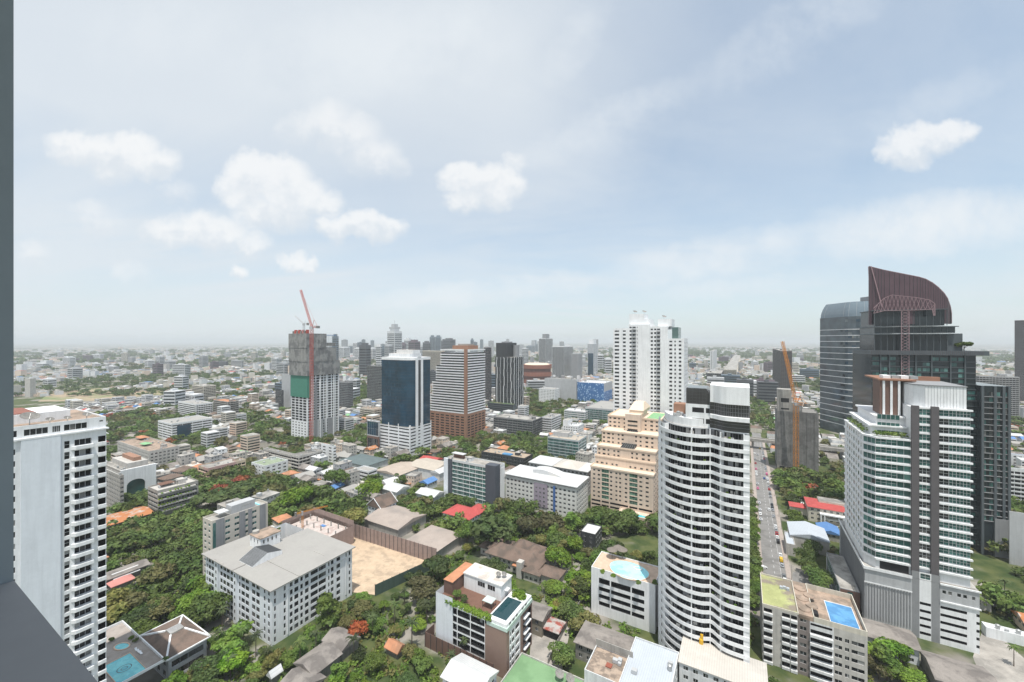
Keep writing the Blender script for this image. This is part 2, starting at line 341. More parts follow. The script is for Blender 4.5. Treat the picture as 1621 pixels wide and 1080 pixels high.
def mesh_np(name, v, f, mats, mi=None, parent=None, kind=None):
    """big mesh from numpy: v n x 3, f m x 4"""
    me = bpy.data.meshes.new(name); v = np.asarray(v, np.float32); f = np.asarray(f, np.int32); n = len(f)
    me.vertices.add(len(v)); me.vertices.foreach_set('co', v.ravel()); k = f.shape[1]
    me.loops.add(n*k); me.loops.foreach_set('vertex_index', f.ravel())
    me.polygons.add(n); me.polygons.foreach_set('loop_start', np.arange(n, dtype=np.int32)*k)
    try: me.polygons.foreach_set('loop_total', np.full(n, k, np.int32))
    except Exception: pass
    for mt in mats: me.materials.append(mt)
    if mi is not None: me.polygons.foreach_set('material_index', np.asarray(mi, np.int32))
    me.update(calc_edges=True); me.validate()
    return put(name, me, parent, kind=kind)
# ------------------------------------------------------------------ windows and repeated parts
WIN = {}
def window_mesh(w, h, gl, fr, nx, nz, t=.07):
    key = (round(w, 1), round(h, 1), gl.name, fr.name, nx, nz)
    if key in WIN: return WIN[key]
    w, h = key[0], key[1]; b = MB(); x0, x1, z0, z1 = -w/2, w/2, -h/2, h/2
    for i in range(nx):
        for k in range(nz):
            a, c, e, g = x0+w*i/nx, x0+w*(i+1)/nx, z0+h*k/nz, z0+h*(k+1)/nz
            b.poly([(a,0,e),(c,0,e),(c,0,g),(a,0,g)], 0)
    for i in range(nx+1):
        x = x0+w*i/nx; b.box(max(x0, x-t/2), min(x1, x+t/2), -.05, -.005, z0, z1, 1)
    for k in range(nz+1):
        z = z0+h*k/nz; b.box(x0, x1, -.045, -.006, max(z0, z-t/2), min(z1, z+t/2), 1)
    me = bpy.data.meshes.new('window'); me.from_pydata(b.v, [], b.f); me.materials.append(gl); me.materials.append(fr); me.polygons.foreach_set('material_index', b.m); me.update()
    WIN[key] = me; return me
def many(parent, name, items, cap=100):
    """items: (mesh, (x,y,z), rz) in the parent's frame. The CAP nearest the camera become parts of their own, the rest ONE part of kind stuff."""
    if not items: return
    Mx = Matrix.Translation(parent.location) @ Matrix.Rotation(parent.rotation_euler.z, 4, 'Z')
    c = Vector((0, 0, H))
    items = sorted(items, key=lambda it: (Mx @ Vector(it[1])-c).length)
    for me, loc, rz in items[:cap]: put(name, me, parent, loc, rz)
    rest = items[cap:]
    if rest:
        v, f, mi, mats = [], [], [], []
        for me, loc, rz in rest:
            base = len(v); ca, sa = cos(rz), sin(rz)
            ix = []
            for mt in me.materials:
                if mt not in mats: mats.append(mt)
                ix.append(mats.index(mt))
            v += [(p.co.x*ca-p.co.y*sa+loc[0], p.co.x*sa+p.co.y*ca+loc[1], p.co.z+loc[2]) for p in me.vertices]
            for pl in me.polygons: f.append([base+i for i in pl.vertices]); mi.append(ix[pl.material_index])
        me = bpy.data.meshes.new(name); me.from_pydata(v, [], f)
        for mt in mats: me.materials.append(mt)
        me.polygons.foreach_set('material_index', mi); me.update(); put(name, me, parent, kind='stuff')
def cols(L_, n, w, m0=1.0, m1=None):
    """n openings of width w spread along a length"""
    m1 = m0 if m1 is None else m1; s = (L_-m0-m1)/n
    return [(m0+s*i+(s-w)/2, m0+s*i+(s+w)/2) for i in range(n)]
def rows(n, z0, pitch, sill, h): return [(z0+pitch*i+sill, z0+pitch*i+sill+h) for i in range(n)]
LANDMARKS = []; OCC = []                    # (phrase, x, y, r) for labels; (p0,p1,q0,q1) taken ground
class Bld:
    def __init__(s, name, label, cat, r, ang=30.0, group=None, phrase=None, occ=True):
        s.p0, s.p1, s.q0, s.q1 = r; c = xy((s.p0+s.p1)/2, (s.q0+s.q1)/2)
        s.e = thing(name, label, cat, (c[0], c[1], 0), -radians(ang), group)
        s.hx, s.hy = (s.p1-s.p0)/2, (s.q1-s.q0)/2; s.w = MB(); s.win = []; s.mats = []
        if occ: OCC.append((s.p0-1, s.p1+1, s.q0-1, s.q1+1))
        if phrase: LANDMARKS.append((phrase, c[0], c[1], max(s.hx, s.hy)))
    def mi(s, m):
        if m not in s.mats: s.mats.append(m)
        return s.mats.index(m)
    def plane(s, side, x0=None, x1=None, y0=None, y1=None):
        x0 = -s.hx if x0 is None else x0; x1 = s.hx if x1 is None else x1; y0 = -s.hy if y0 is None else y0; y1 = s.hy if y1 is None else y1
        return {'F': (x0, y0, 1, 0, x1-x0), 'R': (x1, y0, 0, 1, y1-y0), 'B': (x1, y1, -1, 0, x1-x0), 'L': (x0, y1, 0, -1, y1-y0)}[side]
    def face(s, pl, z0, z1, cs=(), rs=(), wall=None, gl=DARKGLASS, fr=FRAME_W, rec=.22, n=(1, 1), back=None, wins=True):
        """one wall plane with real openings; windows go in as parts, or BACK closes the recess"""
        if isinstance(pl, str): pl = s.plane(pl)
        ox, oy, ux, uy, Ln = pl; nx, ny = uy, -ux; w = s.w; mw = s.mi(wall)
        def P(u, z, d=0): return (ox+ux*u-nx*d, oy+uy*u-ny*d, z)
        def q(u0, u1, a, b, d=0, m=mw): w.poly([P(u0, a, d), P(u1, a, d), P(u1, b, d), P(u0, b, d)], m)
        cs = [(max(0, a), min(Ln, b)) for a, b in cs if b > 0 and a < Ln]; z = z0
        rs = [r for r in rs if r[0] >= z0-.001 and r[1] <= z1+.001] if cs else []
        for a, b in rs:
            if a > z+1e-4: q(0, Ln, z, a)
            u = 0
            mr = mw if back is None else s.mi(back)  # recess sides take the backing's near black, so their shade is painted
            for c0, c1 in cs:
                if c0 > u+1e-4: q(u, c0, a, b)
                w.poly([P(c0, a), P(c1, a), P(c1, a, rec), P(c0, a, rec)], mr); w.poly([P(c0, b, rec), P(c1, b, rec), P(c1, b), P(c0, b)], mr)
                w.poly([P(c0, a), P(c0, a, rec), P(c0, b, rec), P(c0, b)], mr); w.poly([P(c1, a, rec), P(c1, a), P(c1, b), P(c1, b, rec)], mr)
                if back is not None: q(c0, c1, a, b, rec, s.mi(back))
                elif wins:
                    s.win.append((window_mesh(c1-c0, b-a, gl, fr, *n), P((c0+c1)/2, (a+b)/2, rec-.06), atan2(uy, ux)))
                    q(c0, c1, a, b, rec, s.mi(DARK))
                u = c1
            if u < Ln-1e-4: q(u, Ln, a, b)
            z = b
        if z < z1-1e-4: q(0, Ln, z, z1)
    def top(s, z, m=ROOFGREY, wall=WHITE, par=.9, t=.25, x0=None, x1=None, y0=None, y1=None, name='roof'):
        x0 = -s.hx if x0 is None else x0; x1 = s.hx if x1 is None else x1; y0 = -s.hy if y0 is None else y0; y1 = s.hy if y1 is None else y1
        b = MB(); b.poly([(x0,y0,z-.01),(x1,y0,z-.01),(x1,y1,z-.01),(x0,y1,z-.01)], 0)
        if par:
            e = .004
            b.box(x0-e, x1+e, y0-e, y0+t, z, z+par, 1); b.box(x0-e, x1+e, y1-t, y1+e, z, z+par, 1)
            b.box(x0-e, x0+t, y0+t, y1-t, z, z+par, 1); b.box(x1-t, x1+e, y0+t, y1-t, z, z+par, 1)
        return b.build(name, [m, wall], s.e)
    def part(s, name, mats, fn, cap=None):
        b = MB(); fn(b); return b.build(name, mats, s.e)
    def boxpart(s, name, m, x0, x1, y0, y1, z0, z1, top=None):
        b = MB(); b.box(x0, x1, y0, y1, z0, z1, 0, 1 if top else None); return b.build(name, [m, top] if top else [m], s.e)
    def clutter(s, z, n=6, x0=None, x1=None, y0=None, y1=None, stair=True, wall=WHITE, seed=0):
        """what stands on flat roofs: stair house, tanks, air-conditioning units"""
        rg = random.Random(seed+int(s.p0*7)); x0 = -s.hx+1 if x0 is None else x0; x1 = s.hx-1 if x1 is None else x1; y0 = -s.hy+1 if y0 is None else y0; y1 = s.hy-1 if y1 is None else y1
        if stair and x1-x0 > 7 and y1-y0 > 6:
            a = rg.uniform(x0, x1-5); c = rg.uniform(y0+.3*(y1-y0), y1-4.5); b = MB(); b.box(a, a+4.6, c, c+4, z, z+2.8, 0); o = b.build('stair_house', [wall], s.e); b = MB(); b.box(a-.2, a+4.8, c-.2, c+4.2, z+2.803, z+3); b.build('roof_slab', [ROOFGREY], o); b = MB(); b.box(a+1, a+2, c-.03, c-.003, z, z+2.1); b.build('door', [FRAME_D], o)
        for i in range(n):
            x, y = rg.uniform(x0, x1-1.5), rg.uniform(y0, y1-1.5); b = MB()
            if rg.random() < .6:
                b.box(x, x+rg.uniform(.9, 2), y, y+rg.uniform(.8, 1.5), z+.15, z+rg.uniform(.9, 1.5), 0); b.box(x+.1, x+.6, y+.1, y+.6, z, z+.15, 0); b.build('air_conditioner', [GREY_L], s.e)
            else:
                b.cyl(x+.8, y+.8, z+.1, z+1.7, .75, .75, 12); b.cyl(x+.8, y+.8, z+1.7, z+2.0, .75, .2, 12); b.build('water_tank', [STEEL], s.e)
    def done(s, win_name='window', wall_name='wall', cap=100):
        if s.w.f: s.w.build(wall_name, s.mats, s.e)
        many(s.e, win_name, s.win, cap); return s
def boxmesh(name, x0, x1, y0, y1, z0, z1, m):
    b = MB(); b.box(x0, x1, y0, y1, z0, z1); me = bpy.data.meshes.new(name); me.from_pydata(b.v, [], b.f); me.materials.append(m); me.update(); return me
def mesh_of(b, name, mats):
    me = bpy.data.meshes.new(name); me.from_pydata(b.v, [], b.f)
    for mt in mats: me.materials.append(mt)
    if any(b.m): me.polygons.foreach_set('material_index', b.m)
    me.update(); return me
# ------------------------------------------------------------------ ground, street, water
OCC_S = []
def ground():
    b = MB(); b.poly([(-29000,-1500,0),(29000,-1500,0),(29000,29000,0),(-29000,29000,0)])
    m = bpy.data.materials.new('city_ground'); m.use_nodes = True; nt = m.node_tree; N, L = nt.nodes, nt.links
    p = N['Principled BSDF']; p.inputs['Roughness'].default_value = .95; p.inputs['Specular IOR Level'].default_value = .1
    geo = N.new('ShaderNodeNewGeometry')
    def noise(sc, det=6):
        n = N.new('ShaderNodeTexNoise'); n.inputs['Scale'].default_value = sc; n.inputs['Detail'].default_value = det; L.new(geo.outputs['Position'], n.inputs['Vector']); return n.outputs[0]
    def step(f, a, c):
        n = N.new('ShaderNodeMapRange'); n.interpolation_type = 'SMOOTHSTEP'; n.inputs[1].default_value = a; n.inputs[2].default_value = c; L.new(f, n.inputs[0]); return n.outputs[0]
    def mix(f, a, c):
        n = N.new('ShaderNodeMix'); n.data_type = 'RGBA'; L.new(f, n.inputs[0])
        for i, x in ((6, a), (7, c)):
            if isinstance(x, tuple): n.inputs[i].default_value = (*x, 1)
            else: L.new(x, n.inputs[i])
        return n.outputs[2]
    base = mix(step(noise(.06), .42, .6), (.21, .195, .17), (.30, .28, .25))
    green = mix(step(noise(.11), .35, .65), (.045, .07, .025), (.10, .115, .045))
    c = mix(step(noise(.018, 8), .44, .52), base, green)
    # far away, blocks of roofs and tree belts
    vo = N.new('ShaderNodeTexVoronoi'); vo.inputs['Scale'].default_value = .035; L.new(geo.outputs['Position'], vo.inputs['Vector'])
    sp = N.new('ShaderNodeSeparateColor'); L.new(vo.outputs['Color'], sp.inputs[0])
    roofs = mix(step(sp.outputs[0], .3, .7), (.12, .12, .105), (.40, .36, .33))
    belts = mix(step(noise(.0021, 9), .50, .57), roofs, (.05, .075, .045))
    dv = N.new('ShaderNodeVectorMath'); dv.operation = 'LENGTH'; L.new(geo.outputs['Position'], dv.inputs[0])
    L.new(mix(step(dv.outputs['Value'], 1500, 3200), c, belts), p.inputs['Base Color'])
    o = b.build('ground', [m]); o['kind'] = 'structure'
ground()
def sheet(name, pts, m, z, kind='structure'):
    b = MB(); b.poly([(x, y, z) for x, y in pts]); o = b.build(name, [m]); o['kind'] = kind; return o
def pqrect(p0, p1, q0, q1): return [xy(p0, q0), xy(p1, q0), xy(p1, q1), xy(p0, q1)]
def take(p0, p1, q0, q1): OCC.append((p0, p1, q0, q1))
ST0, ST1 = 9.0, 19.6
sheet('road', pqrect(ST0, ST1, 214, 640), ASPHALT, .02); take(ST0-3.5, ST1+3.5, 205, 640)
b = MB()
for a, c in ((ST0-2.6, ST0), (ST1, ST1+2.4)):
    i = pqrect(a, c, 214, 600); b.prism(i, .0, .15)
o = b.build('pavement', [PAVING]); o['kind'] = 'structure'
b = MB()
for k in range(60):
    q = 225+k*6.5; b.poly([(*xy(*t), .026) for t in ((14.25, q), (14.4, q), (14.4, q+2.6), (14.25, q+2.6))])
for pp in (ST1-2.35,): b.poly([(*xy(*t), .026) for t in ((pp, 216), (pp+.1, 216), (pp+.1, 600), (pp, 600))])
o = b.build('road_markings', [WHITE2]); o['kind'] = 'structure'
# ------------------------------------------------------------------ the balcony the photo was taken from
def balcony():
    z = H-.5; e = thing('balcony', 'dark grey balcony wall and sloping ledge framing the view', 'balcony', (0, 0, H-1.6))
    d = lambda x, y: (x, y)
    A = Vector((-.607, .589)); D = Vector((-.8660, .5)); Nn = Vector((.5, .8660))      # ledge edge direction; outward normal
    def quad(t0, t1, n0, n1): return [tuple(A+D*t0+Nn*n0), tuple(A+D*t0+Nn*n1), tuple(A+D*t1+Nn*n1), tuple(A+D*t1+Nn*n0)][::-1]
    zz = 1.6
    b = MB(); b.prism(quad(-2.6, .5, -.30, 0), -1.0-.25, 1.1, 0, bottom=True); b.build('parapet', [BALC_P], e)
    b = MB(); b.prism(quad(.503, 1.4, -2.2, .0), -1.25, 3.4, 0, bottom=True); b.build('side_wall', [BALC], e)
    b = MB(); b.prism(quad(-2.6, .5, -2.2, -.305), -.25, 0, 0, bottom=True); b.build('floor_slab', [CONC], e)
    b = MB(); b.prism(quad(-2.6, .5, -2.2, -.02), 2.9, 3.15, 0, bottom=True); b.build('ceiling_slab', [WHITE], e)
balcony()
# ------------------------------------------------------------------ towers
def seg(pl, a, c): return (pl[0]+pl[2]*a, pl[1]+pl[3]*a, pl[2], pl[3], c-a)
def slab_ring(name, bd, z, t, out, m, x0=None, x1=None, y0=None, y1=None):
    x0 = -bd.hx if x0 is None else x0; x1 = bd.hx if x1 is None else x1; y0 = -bd.hy if y0 is None else y0; y1 = bd.hy if y1 is None else y1
    b = MB(); b.box(x0-out, x1+out, y0-out, y1+out, z, z+t); return b.build(name, [m], bd.e)
def dish(x, y, z, rz, r=1.2, label='mesh satellite dish on a flat roof', m=None):
    t = thing('satellite_dish', label, 'satellite dish', (x, y, z), rz, 'satellite dishes on the roofs')
    b = MB(); b.cyl(0, 0, 0, r*1.1, .09, .07, 8); b.build('pole', [STEEL], t)
    b = MB(); n = 16; c = Vector((0, 0, r*1.2)); ax = Vector((0, -.45, .89)).normalized(); e1 = Vector((1, 0, 0)); e2 = ax.cross(e1)
    rings = [[c+e1*(cos(2*pi*k/n)*r*f)+e2*(sin(2*pi*k/n)*r*f)+ax*(.28*r*f*f) for k in range(n)] for f in (.12, .45, .75, 1)]
    for side in (0, -.03):
        for i in range(3):
            for k in range(n):
                j = (k+1) % n; f = [rings[i][k], rings[i][j], rings[i+1][j], rings[i+1][k]]; b.poly([tuple(p+ax*side) for p in (f if side == 0 else f[::-1])])
    ro = b.build('reflector', [m or CONC_D], t)
    b = MB()
    for k in (0, 5, 11): b.bar(tuple(rings[3][k]), tuple(c+ax*r*.75), .025)
    b.box(-.1, .1, c.y+ax.y*r*.75-.1, c.y+ax.y*r*.75+.1, c.z+ax.z*r*.72, c.z+ax.z*r*.8); b.build('feed_horn', [STEEL], ro)
    return t
def left_tower():
    h = 102.0; B = Bld('apartment_tower', 'tall white apartment tower with a blank pale flank wall, beside the dark balcony wall', 'apartment tower', (-194, -166, 12, 43.6), phrase='the blank walled white tower')
    Q = lambda q: q-27.8; R = B.plane('R'); L_ = lambda q: q-12
    pt = 3.1; n = 31
    # flank facing the street grid: windows, blank wall, slot windows, balcony recess, pier
    B.face(seg(R, 0, L_(13)), 0, 98.6, wall=WHITE)
    B.face(seg(R, L_(13), L_(27)), 0, 98.6, [(1, 2.4), (11.6, 13.2)], rows(n, 1.1, pt, .9, 1.5), wall=WHITE, gl=BALCGLASS)
    B.face(seg(R, L_(27), L_(34.5)), 0, 98.6, wall=PALEBLUE)
    B.boxpart('panel', PALEBLUE, B.hx+.004, B.hx+.45, Q(27.05), Q(34.2), 0, 98.6)
    B.face(seg(R, L_(34.5), L_(36.4)), 0, 98.6, [(.5, 1.55)], rows(n, 1.0, pt, .55, 2.1), wall=WHITE, gl=BALCGLASS, n=(1, 2), rec=.5)
    B.face(seg(R, L_(36.4), L_(41.0)), 0, 98.6, [(.6, 4.1)], rows(n, 1.0, pt, .9, 1.75), wall=WHITE, gl=BALCGLASS, n=(3, 1), rec=.9)
    B.face(seg(R, L_(41.0), L_(41.7)), 0, 98.6, wall=WHITE)
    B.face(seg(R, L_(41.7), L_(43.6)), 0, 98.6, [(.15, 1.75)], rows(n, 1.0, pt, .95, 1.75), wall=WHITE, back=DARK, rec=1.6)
    for sd in 'FLB': B.face(sd, 0, 98.6, cols(B.plane(sd)[4], 4, 2.4, 2), rows(n, 1.1, pt, .9, 1.5), wall=WHITE, gl=BALCGLASS, wins=False)
    bm = MB(); y0, y1 = 0, 4.05
    for pts in ([(0, y0-.5), (.9, y0+.35), (.9, y1), (0, y1)],):
        bm.prism(pts, 0, .95, 0, bottom=True)
    me = mesh_of(bm, 'balcony', [WHITE])
    bm = MB(); bm.prism([(0, 0), (.55, .1), (.55, 1.8), (0, 1.9)], 0, 1.0, 0, bottom=True); me2 = mesh_of(bm, 'balcony', [WHITE])
    it = [(me, (B.hx+.003, Q(36.75), .95+pt*i), 0) for i in range(n)]+[(me2, (B.hx+.003, Q(41.72), .95+pt*i), 0) for i in range(n)]
    many(B.e, 'balcony', it)
    # top storey
    slab_ring('cornice', B, 98.603, .45, .5, WHITE)
    T = B.plane('R', x1=B.hx-.3); 
    B.face(seg(T, L_(12), L_(27.4)), 99.05, h, cols(15.4, 4, 3, .6), [(99.6, 101.3)], wall=WHITE, gl=BALCGLASS, n=(2, 1))
    B.face(seg(T, L_(27.4), L_(41)), 99.05, h, [(.3, 4.6), (5.4, 6.9), (7.6, 12.2)], [(99.6, 101.3)], wall=WHITE, n=(4, 1), gl=DARKGLASS)
    B.face(seg(T, L_(41), L_(43.6)), 99.05, h, [(1.2, 2.0)], [(100.9, 101.4)], wall=WHITE, gl=DARKGLASS)
    for sd in 'FLB': B.face(B.plane(sd, x1=B.hx-.3), 99.05, h, wall=WHITE)
    B.top(h, DECK_D, WHITE, .35, x1=B.hx-.3)
    B.boxpart('stair_house', WHITE, -9, 6.5, -11, 10, h, h+2.6)
    def rf(b): b.hip(-9, 5.5, -11, 3, h+2.85, 1.0, 0, .4)
    B.part('roof', [mat('dull_red_roof', (.25, .11, .085), .85, .15, .4)], rf)
    B.done()
    for q, dd, r, l in ((29, 1.4, 1.9, 'largest'), (32.6, 1.0, .9, 'second'), (36, 1.2, .8, 'third'), (40, 1.6, 1.0, 'farthest')):
        x, y = xy(-166-dd-.6, q); dish(x, y, h, 1.2, r, f'mesh satellite dish on the roof edge of the blank walled white tower, {l} of four')
    # pool terrace at its foot
    z = 10.5
    B2 = Bld('pool_terrace', 'raised pool terrace with planters at the foot of the blank walled white tower', 'pool terrace', (-219, -179.3, 47.3, 62.4), phrase='the pool terrace')
    B2.face('R', 0, z, cols(B2.hy*2, 3, 5.5, 1), [(2, 4.2), (6, 8)], wall=WHITE, back=DARK, rec=1.2)
    B2.face('F', 0, z, cols(B2.hx*2, 2, 6, 1), [(2, 4.2), (6, 8)], wall=WHITE, back=DARK, rec=1.2); B2.face('L', 0, z, wall=WHITE); B2.face('B', 0, z, wall=WHITE)
    B2.top(z, mat('pale_pool_paving', (.34, .30, .27), .85, .15, .6, alt=(.27, .235, .21), alt_amt=.5, alt_scale=.3), WHITE, .9)
    return B2, z
B_TER, Z_TER = left_tower()
def pool(name, label, x, y, z, rz, pts, m, rim=DECK, rimw=.45, group=None):
    """sunk-look pool: a rim frame standing proud of the deck and the water inside it"""
    t = thing(name, label, 'swimming pool', (x, y, z), rz, group); n = len(pts)
    cx = sum(p[0] for p in pts)/n; cyy = sum(p[1] for p in pts)/n
    b = MB()
    outp = [(cx+(px-cx)*(1+rimw/max(.5, hypot(px-cx, py-cyy))), cyy+(py-cyy)*(1+rimw/max(.5, hypot(px-cx, py-cyy)))) for px, py in pts]
    for i in range(n):
        j = (i+1) % n
        b.poly([(*pts[i], .22), (*outp[i], .22), (*outp[j], .22), (*pts[j], .22)][::-1]); b.poly([(*outp[i], 0), (*outp[j], 0), (*outp[j], .22), (*outp[i], .22)]); b.poly([(*pts[j], .06), (*pts[i], .06), (*pts[i], .22), (*pts[j], .22)])
    b.build('rim', [rim], t)
    b = MB(); b.poly([(px, py, .12) for px, py in pts]); b.build('water', [m], t); return t
def pool_fit(px, z):
    P = [pq(*G(u, v, z+.15)) for u, v in px]; p0, p1 = min(a for a, c in P), max(a for a, c in P); q0, q1 = min(c for a, c in P), max(c for a, c in P); return (*xy((p0+p1)/2, (q0+q1)/2), p1-p0, q1-q0)
def oval(rx, ry, n=28): return [(rx*cos(2*pi*k/n), ry*sin(2*pi*k/n)) for k in range(n)]
def rectp(w, d): return [(-w/2,-d/2),(w/2,-d/2),(w/2,d/2),(-w/2,d/2)]
RZ = -GA
def lounger(x, y, z, rz, label, group):
    t = thing('sun_lounger', label, 'sun lounger', (x, y, z), rz, group)
    b = MB(); b.box(-.32, .32, -.9, .4, .28, .36); b.poly([(-.32,.4,.36),(.32,.4,.36),(.32,.95,.72),(-.32,.95,.72)]); b.poly([(-.32,.4,.30),(-.32,.95,.66),(.32,.95,.66),(.32,.4,.30)]); b.build('seat', [WHITE], t)
    for sx in (-.26, .26):
        for sy in (-.8, .3):
            b = MB(); b.box(sx-.03, sx+.03, sy-.03, sy+.03, 0, .28); b.build('leg', [WHITE], t)
def terrace_things():
    z = Z_TER; x, y, w, d = pool_fit(((205.5, 1034), (231, 1060), (186, 1083)), z)
    t = pool('swimming_pool', 'square turquoise pool with a ring motif on its floor, below the tall white tower', x, y, z, RZ, rectp(w, d), POOL, rim=DECK)
    b = MB(); n = 32
    for r0, r1 in ((1.75, 1.98), (.75, .93)):
        for k in range(n):
            a, c2 = 2*pi*k/n, 2*pi*(k+1)/n; b.poly([(r0*cos(a), r0*sin(a), .125), (r1*cos(a), r1*sin(a), .125), (r1*cos(c2), r1*sin(c2), .125), (r0*cos(c2), r0*sin(c2), .125)])
    b.build('floor_motif', [SLATE], t)
    x, y = G(193, 1023, z+.2); pool('spa_pool', 'small oval spa pool beside the square turquoise pool', x, y, z, RZ+.3, oval(2.6, 1.5), POOL, rim=DECK)
    for i, (u, v) in enumerate(((216, 1030), (219.5, 1032.5), (223, 1035))):
        x, y = G(u, v, z); lounger(x, y, z+.02, RZ+pi/2, f'white sun lounger by the square turquoise pool, {("farthest", "middle", "nearest")[i]} of three', 'sun loungers by the square pool')
terrace_things()
def hip_hall():
    z = 9.0; r = rect(222, 265, 331, 1096)
    pts = [pq(*G(u, v, z)) for u, v in ((221, 1008), (289, 974), (330, 1008), (265, 1045))]
    p0 = min(p for p, q in pts)+1; p1 = max(p for p, q in pts)-.8; q0 = min(q for p, q in pts)+1; q1 = max(q for p, q in pts)-1
    B = Bld('pavilion_hall', 'low hall under a brown hipped roof with white ridge bands beside the pool terrace', 'hall', (p0, p1, q0, q1), phrase='the brown hipped hall')
    for sd in 'FRLB': B.face(sd, 0, z, cols(B.plane(sd)[4], 4, 2.6, 1), [(1, 3.2), (4.8, 7)], wall=GREY_L, gl=DARKGLASS)
    hx, hy, rh = B.hx+1, B.hy+1, 2.6; rr = 2.2
    def rf(b):
        c = [(-hx,-hy,z),(hx,-hy,z),(hx,hy,z),(-hx,hy,z)]; t = [(-rr,-rr,z+rh),(rr,-rr,z+rh),(rr,rr,z+rh),(-rr,rr,z+rh)]
        for i in range(4): b.poly([c[i], c[(i+1) % 4], t[(i+1) % 4], t[i]])
        b.poly(t); b.box(-hx, hx, -hy, hy, z-.3, z-.004)
    B.part('roof', [TILE_BR], rf)
    def bands(b):
        for sx, sy in ((-1,-1),(1,-1),(1,1),(-1,1)): b.bar((sx*hx, sy*hy, z+.05), (sx*rr, sy*rr, z+rh+.05), .42)
        for a, c in (((-hx,-hy),(hx,-hy)),((hx,-hy),(hx,hy)),((hx,hy),(-hx,hy)),((-hx,hy),(-hx,-hy))): b.bar((*a, z+.02), (*c, z+.02), .3)
    B.part('ridge_bands', [WHITE], bands)
    B.part('skylight', [ROOFGREY, GREY_L], lambda b: (b.box(-rr, rr, -rr, rr, z+rh, z+rh+.5), [b.box(-rr+.3+i*.8, -rr+.6+i*.8, -rr, rr, z+rh+.5, z+rh+.62, 1) for i in range(5)]))
    B.done()
hip_hall()
def court_building():
    h = 23.0
    B = Bld('office_building', 'white seven-storey building under a broad pale sheet roof with a rear light court', 'office building', (-223, -167.2, 93.2, 132), phrase='the broad pale roof')
    P = lambda p: p+195.1; Q = lambda q: q-112.6; pt = 3.15; n = 7
    Fp = B.plane('F'); L_ = Fp[4]
    x = 0
    for w, c in ((9.5, [(.8, 1.9), (2.7, 5.0), (5.5, 7.8)]), (3.2, []), (13.5, [(1.2, 3.2), (3.8, 6.4), (6.9, 9.5), (10.2, 12.4)]), (3.2, []), (10.5, [(.8, 2.0), (2.8, 5.6), (6.2, 9.0)]), (8.4, [(.8, 3.4), (4.2, 6.8)]), (7.5, [(1.6, 2.7), (4.6, 5.9)])):
        B.face(seg(Fp, x, min(L_, x+w)), 0, h, c, rows(n, .6, pt, .65, 1.95), wall=PALEBLUE, gl=DARKGLASS, fr=FRAME_D, n=(2, 1)); x += w  # front bluer than the white side: open shade put into its wall colour
    B.face(seg(Fp, min(x, L_-.01), L_), 0, h, wall=PALEBLUE)
    for a in (9.6, 26.3):
        B.part('pilaster', [PALEBLUE], lambda b: b.box(-B.hx+a, -B.hx+a+3.0, -B.hy-.55, -B.hy-.003, 0, h-.3))
        many(B.e, 'window', [(window_mesh(1.0, 1.5, DARKGLASS, FRAME_W, 1, 1), (-B.hx+a+1.5, -B.hy-.56, .6+pt*i+1.65), 0) for i in range(n)])
    Rp = B.plane('R'); x = 0
    for w, c, g in ((6.3, [(.9, 1.6), (4.9, 5.7)], 1), (5.4, [(1.2, 2.4), (3.2, 5.0)], 2), (4.8, [(.5, 1.6), (2.6, 4.3)], 1), (8.6, [(.5, 4.0), (4.3, 8.0)], 3), (4.0, [(.6, 1.3), (2, 3.4)], 1), (5.2, [(1.0, 3.0)], 2), (4.5, [(.8, 1.4), (2.6, 3.5)], 1)):
        B.face(seg(Rp, x, min(x+w, Rp[4])), 0, h, c, rows(n, .6, pt, .65, 1.95), wall=WHITE, gl=DARKGLASS, fr=FRAME_D, n=(g, 1)); x += w
    B.face('L', 0, h, cols(B.hy*2, 6, 2.2), rows(n, .6, pt, .9, 1.6), wall=WHITE, wins=False); B.face('B', 0, h, wall=WHITE)
    B.part('string_course', [WHITE], lambda b: (b.box(B.hx+.003, B.hx+.35, -B.hy+6.3, B.hy-3.4, h-3.0, h-2.55), b.box(B.hx+.003, B.hx+.35, B.hy-3.8, B.hy-3.4, 2, h-3.0), b.box(B.hx+.003, B.hx+.3, -B.hy+6.3, -B.hy+6.7, 1, h-3.0)))
    pts = [(P(a), Q(c)) for a, c in [(-224.3,91.9),(-166,91.9),(-166,133.2),(-205,133.2),(-205,117.5),(-213,117.5),(-213,120.5),(-224.3,120.5)]]
    def rf(b):
        b.prism(pts, h+.1, h+.55, 0, bottom=True)
        b.box(P(-204.95), P(-166.1), Q(104), Q(104.4), h+.55, h+.75); b.box(P(-196), P(-195.6), Q(92), Q(100), h+.55, h+.7, 1); b.box(P(-180), P(-172), Q(120), Q(120.3), h+.55, h+.7, 1); b.box(P(-213), P(-205), Q(92.4), Q(92.8), h+.55, h+.66, 1)
    B.part('roof', [ROOFPALE, ROOFGREY], rf)
    def st(b):
        b.box(P(-212), P(-202.5), Q(107.5), Q(117), h+.56, h+6.0, 0); b.box(P(-212.3), P(-202.2), Q(107.2), Q(117.3), h+6.003, h+6.4, 1)
    B.part('stair_tower', [WHITE, DECK_D], st)
    many(B.e, 'window', [(window_mesh(.7, 1.7, DARKGLASS, FRAME_W, 1, 1), (P(-202.47), Q(109+k*2.0), h+4.3), pi/2) for k in range(4)]+[(window_mesh(.7, 1.7, DARKGLASS, FRAME_W, 1, 1), (P(-211+k*3), Q(107.47), h+4.3), 0) for k in range(3)])
    B.part('water_tank', [ROOFGREY], lambda b: b.cyl(P(-210.5), Q(109.5), h+6.4, h+7.7, 1.5, 1.5, 18))
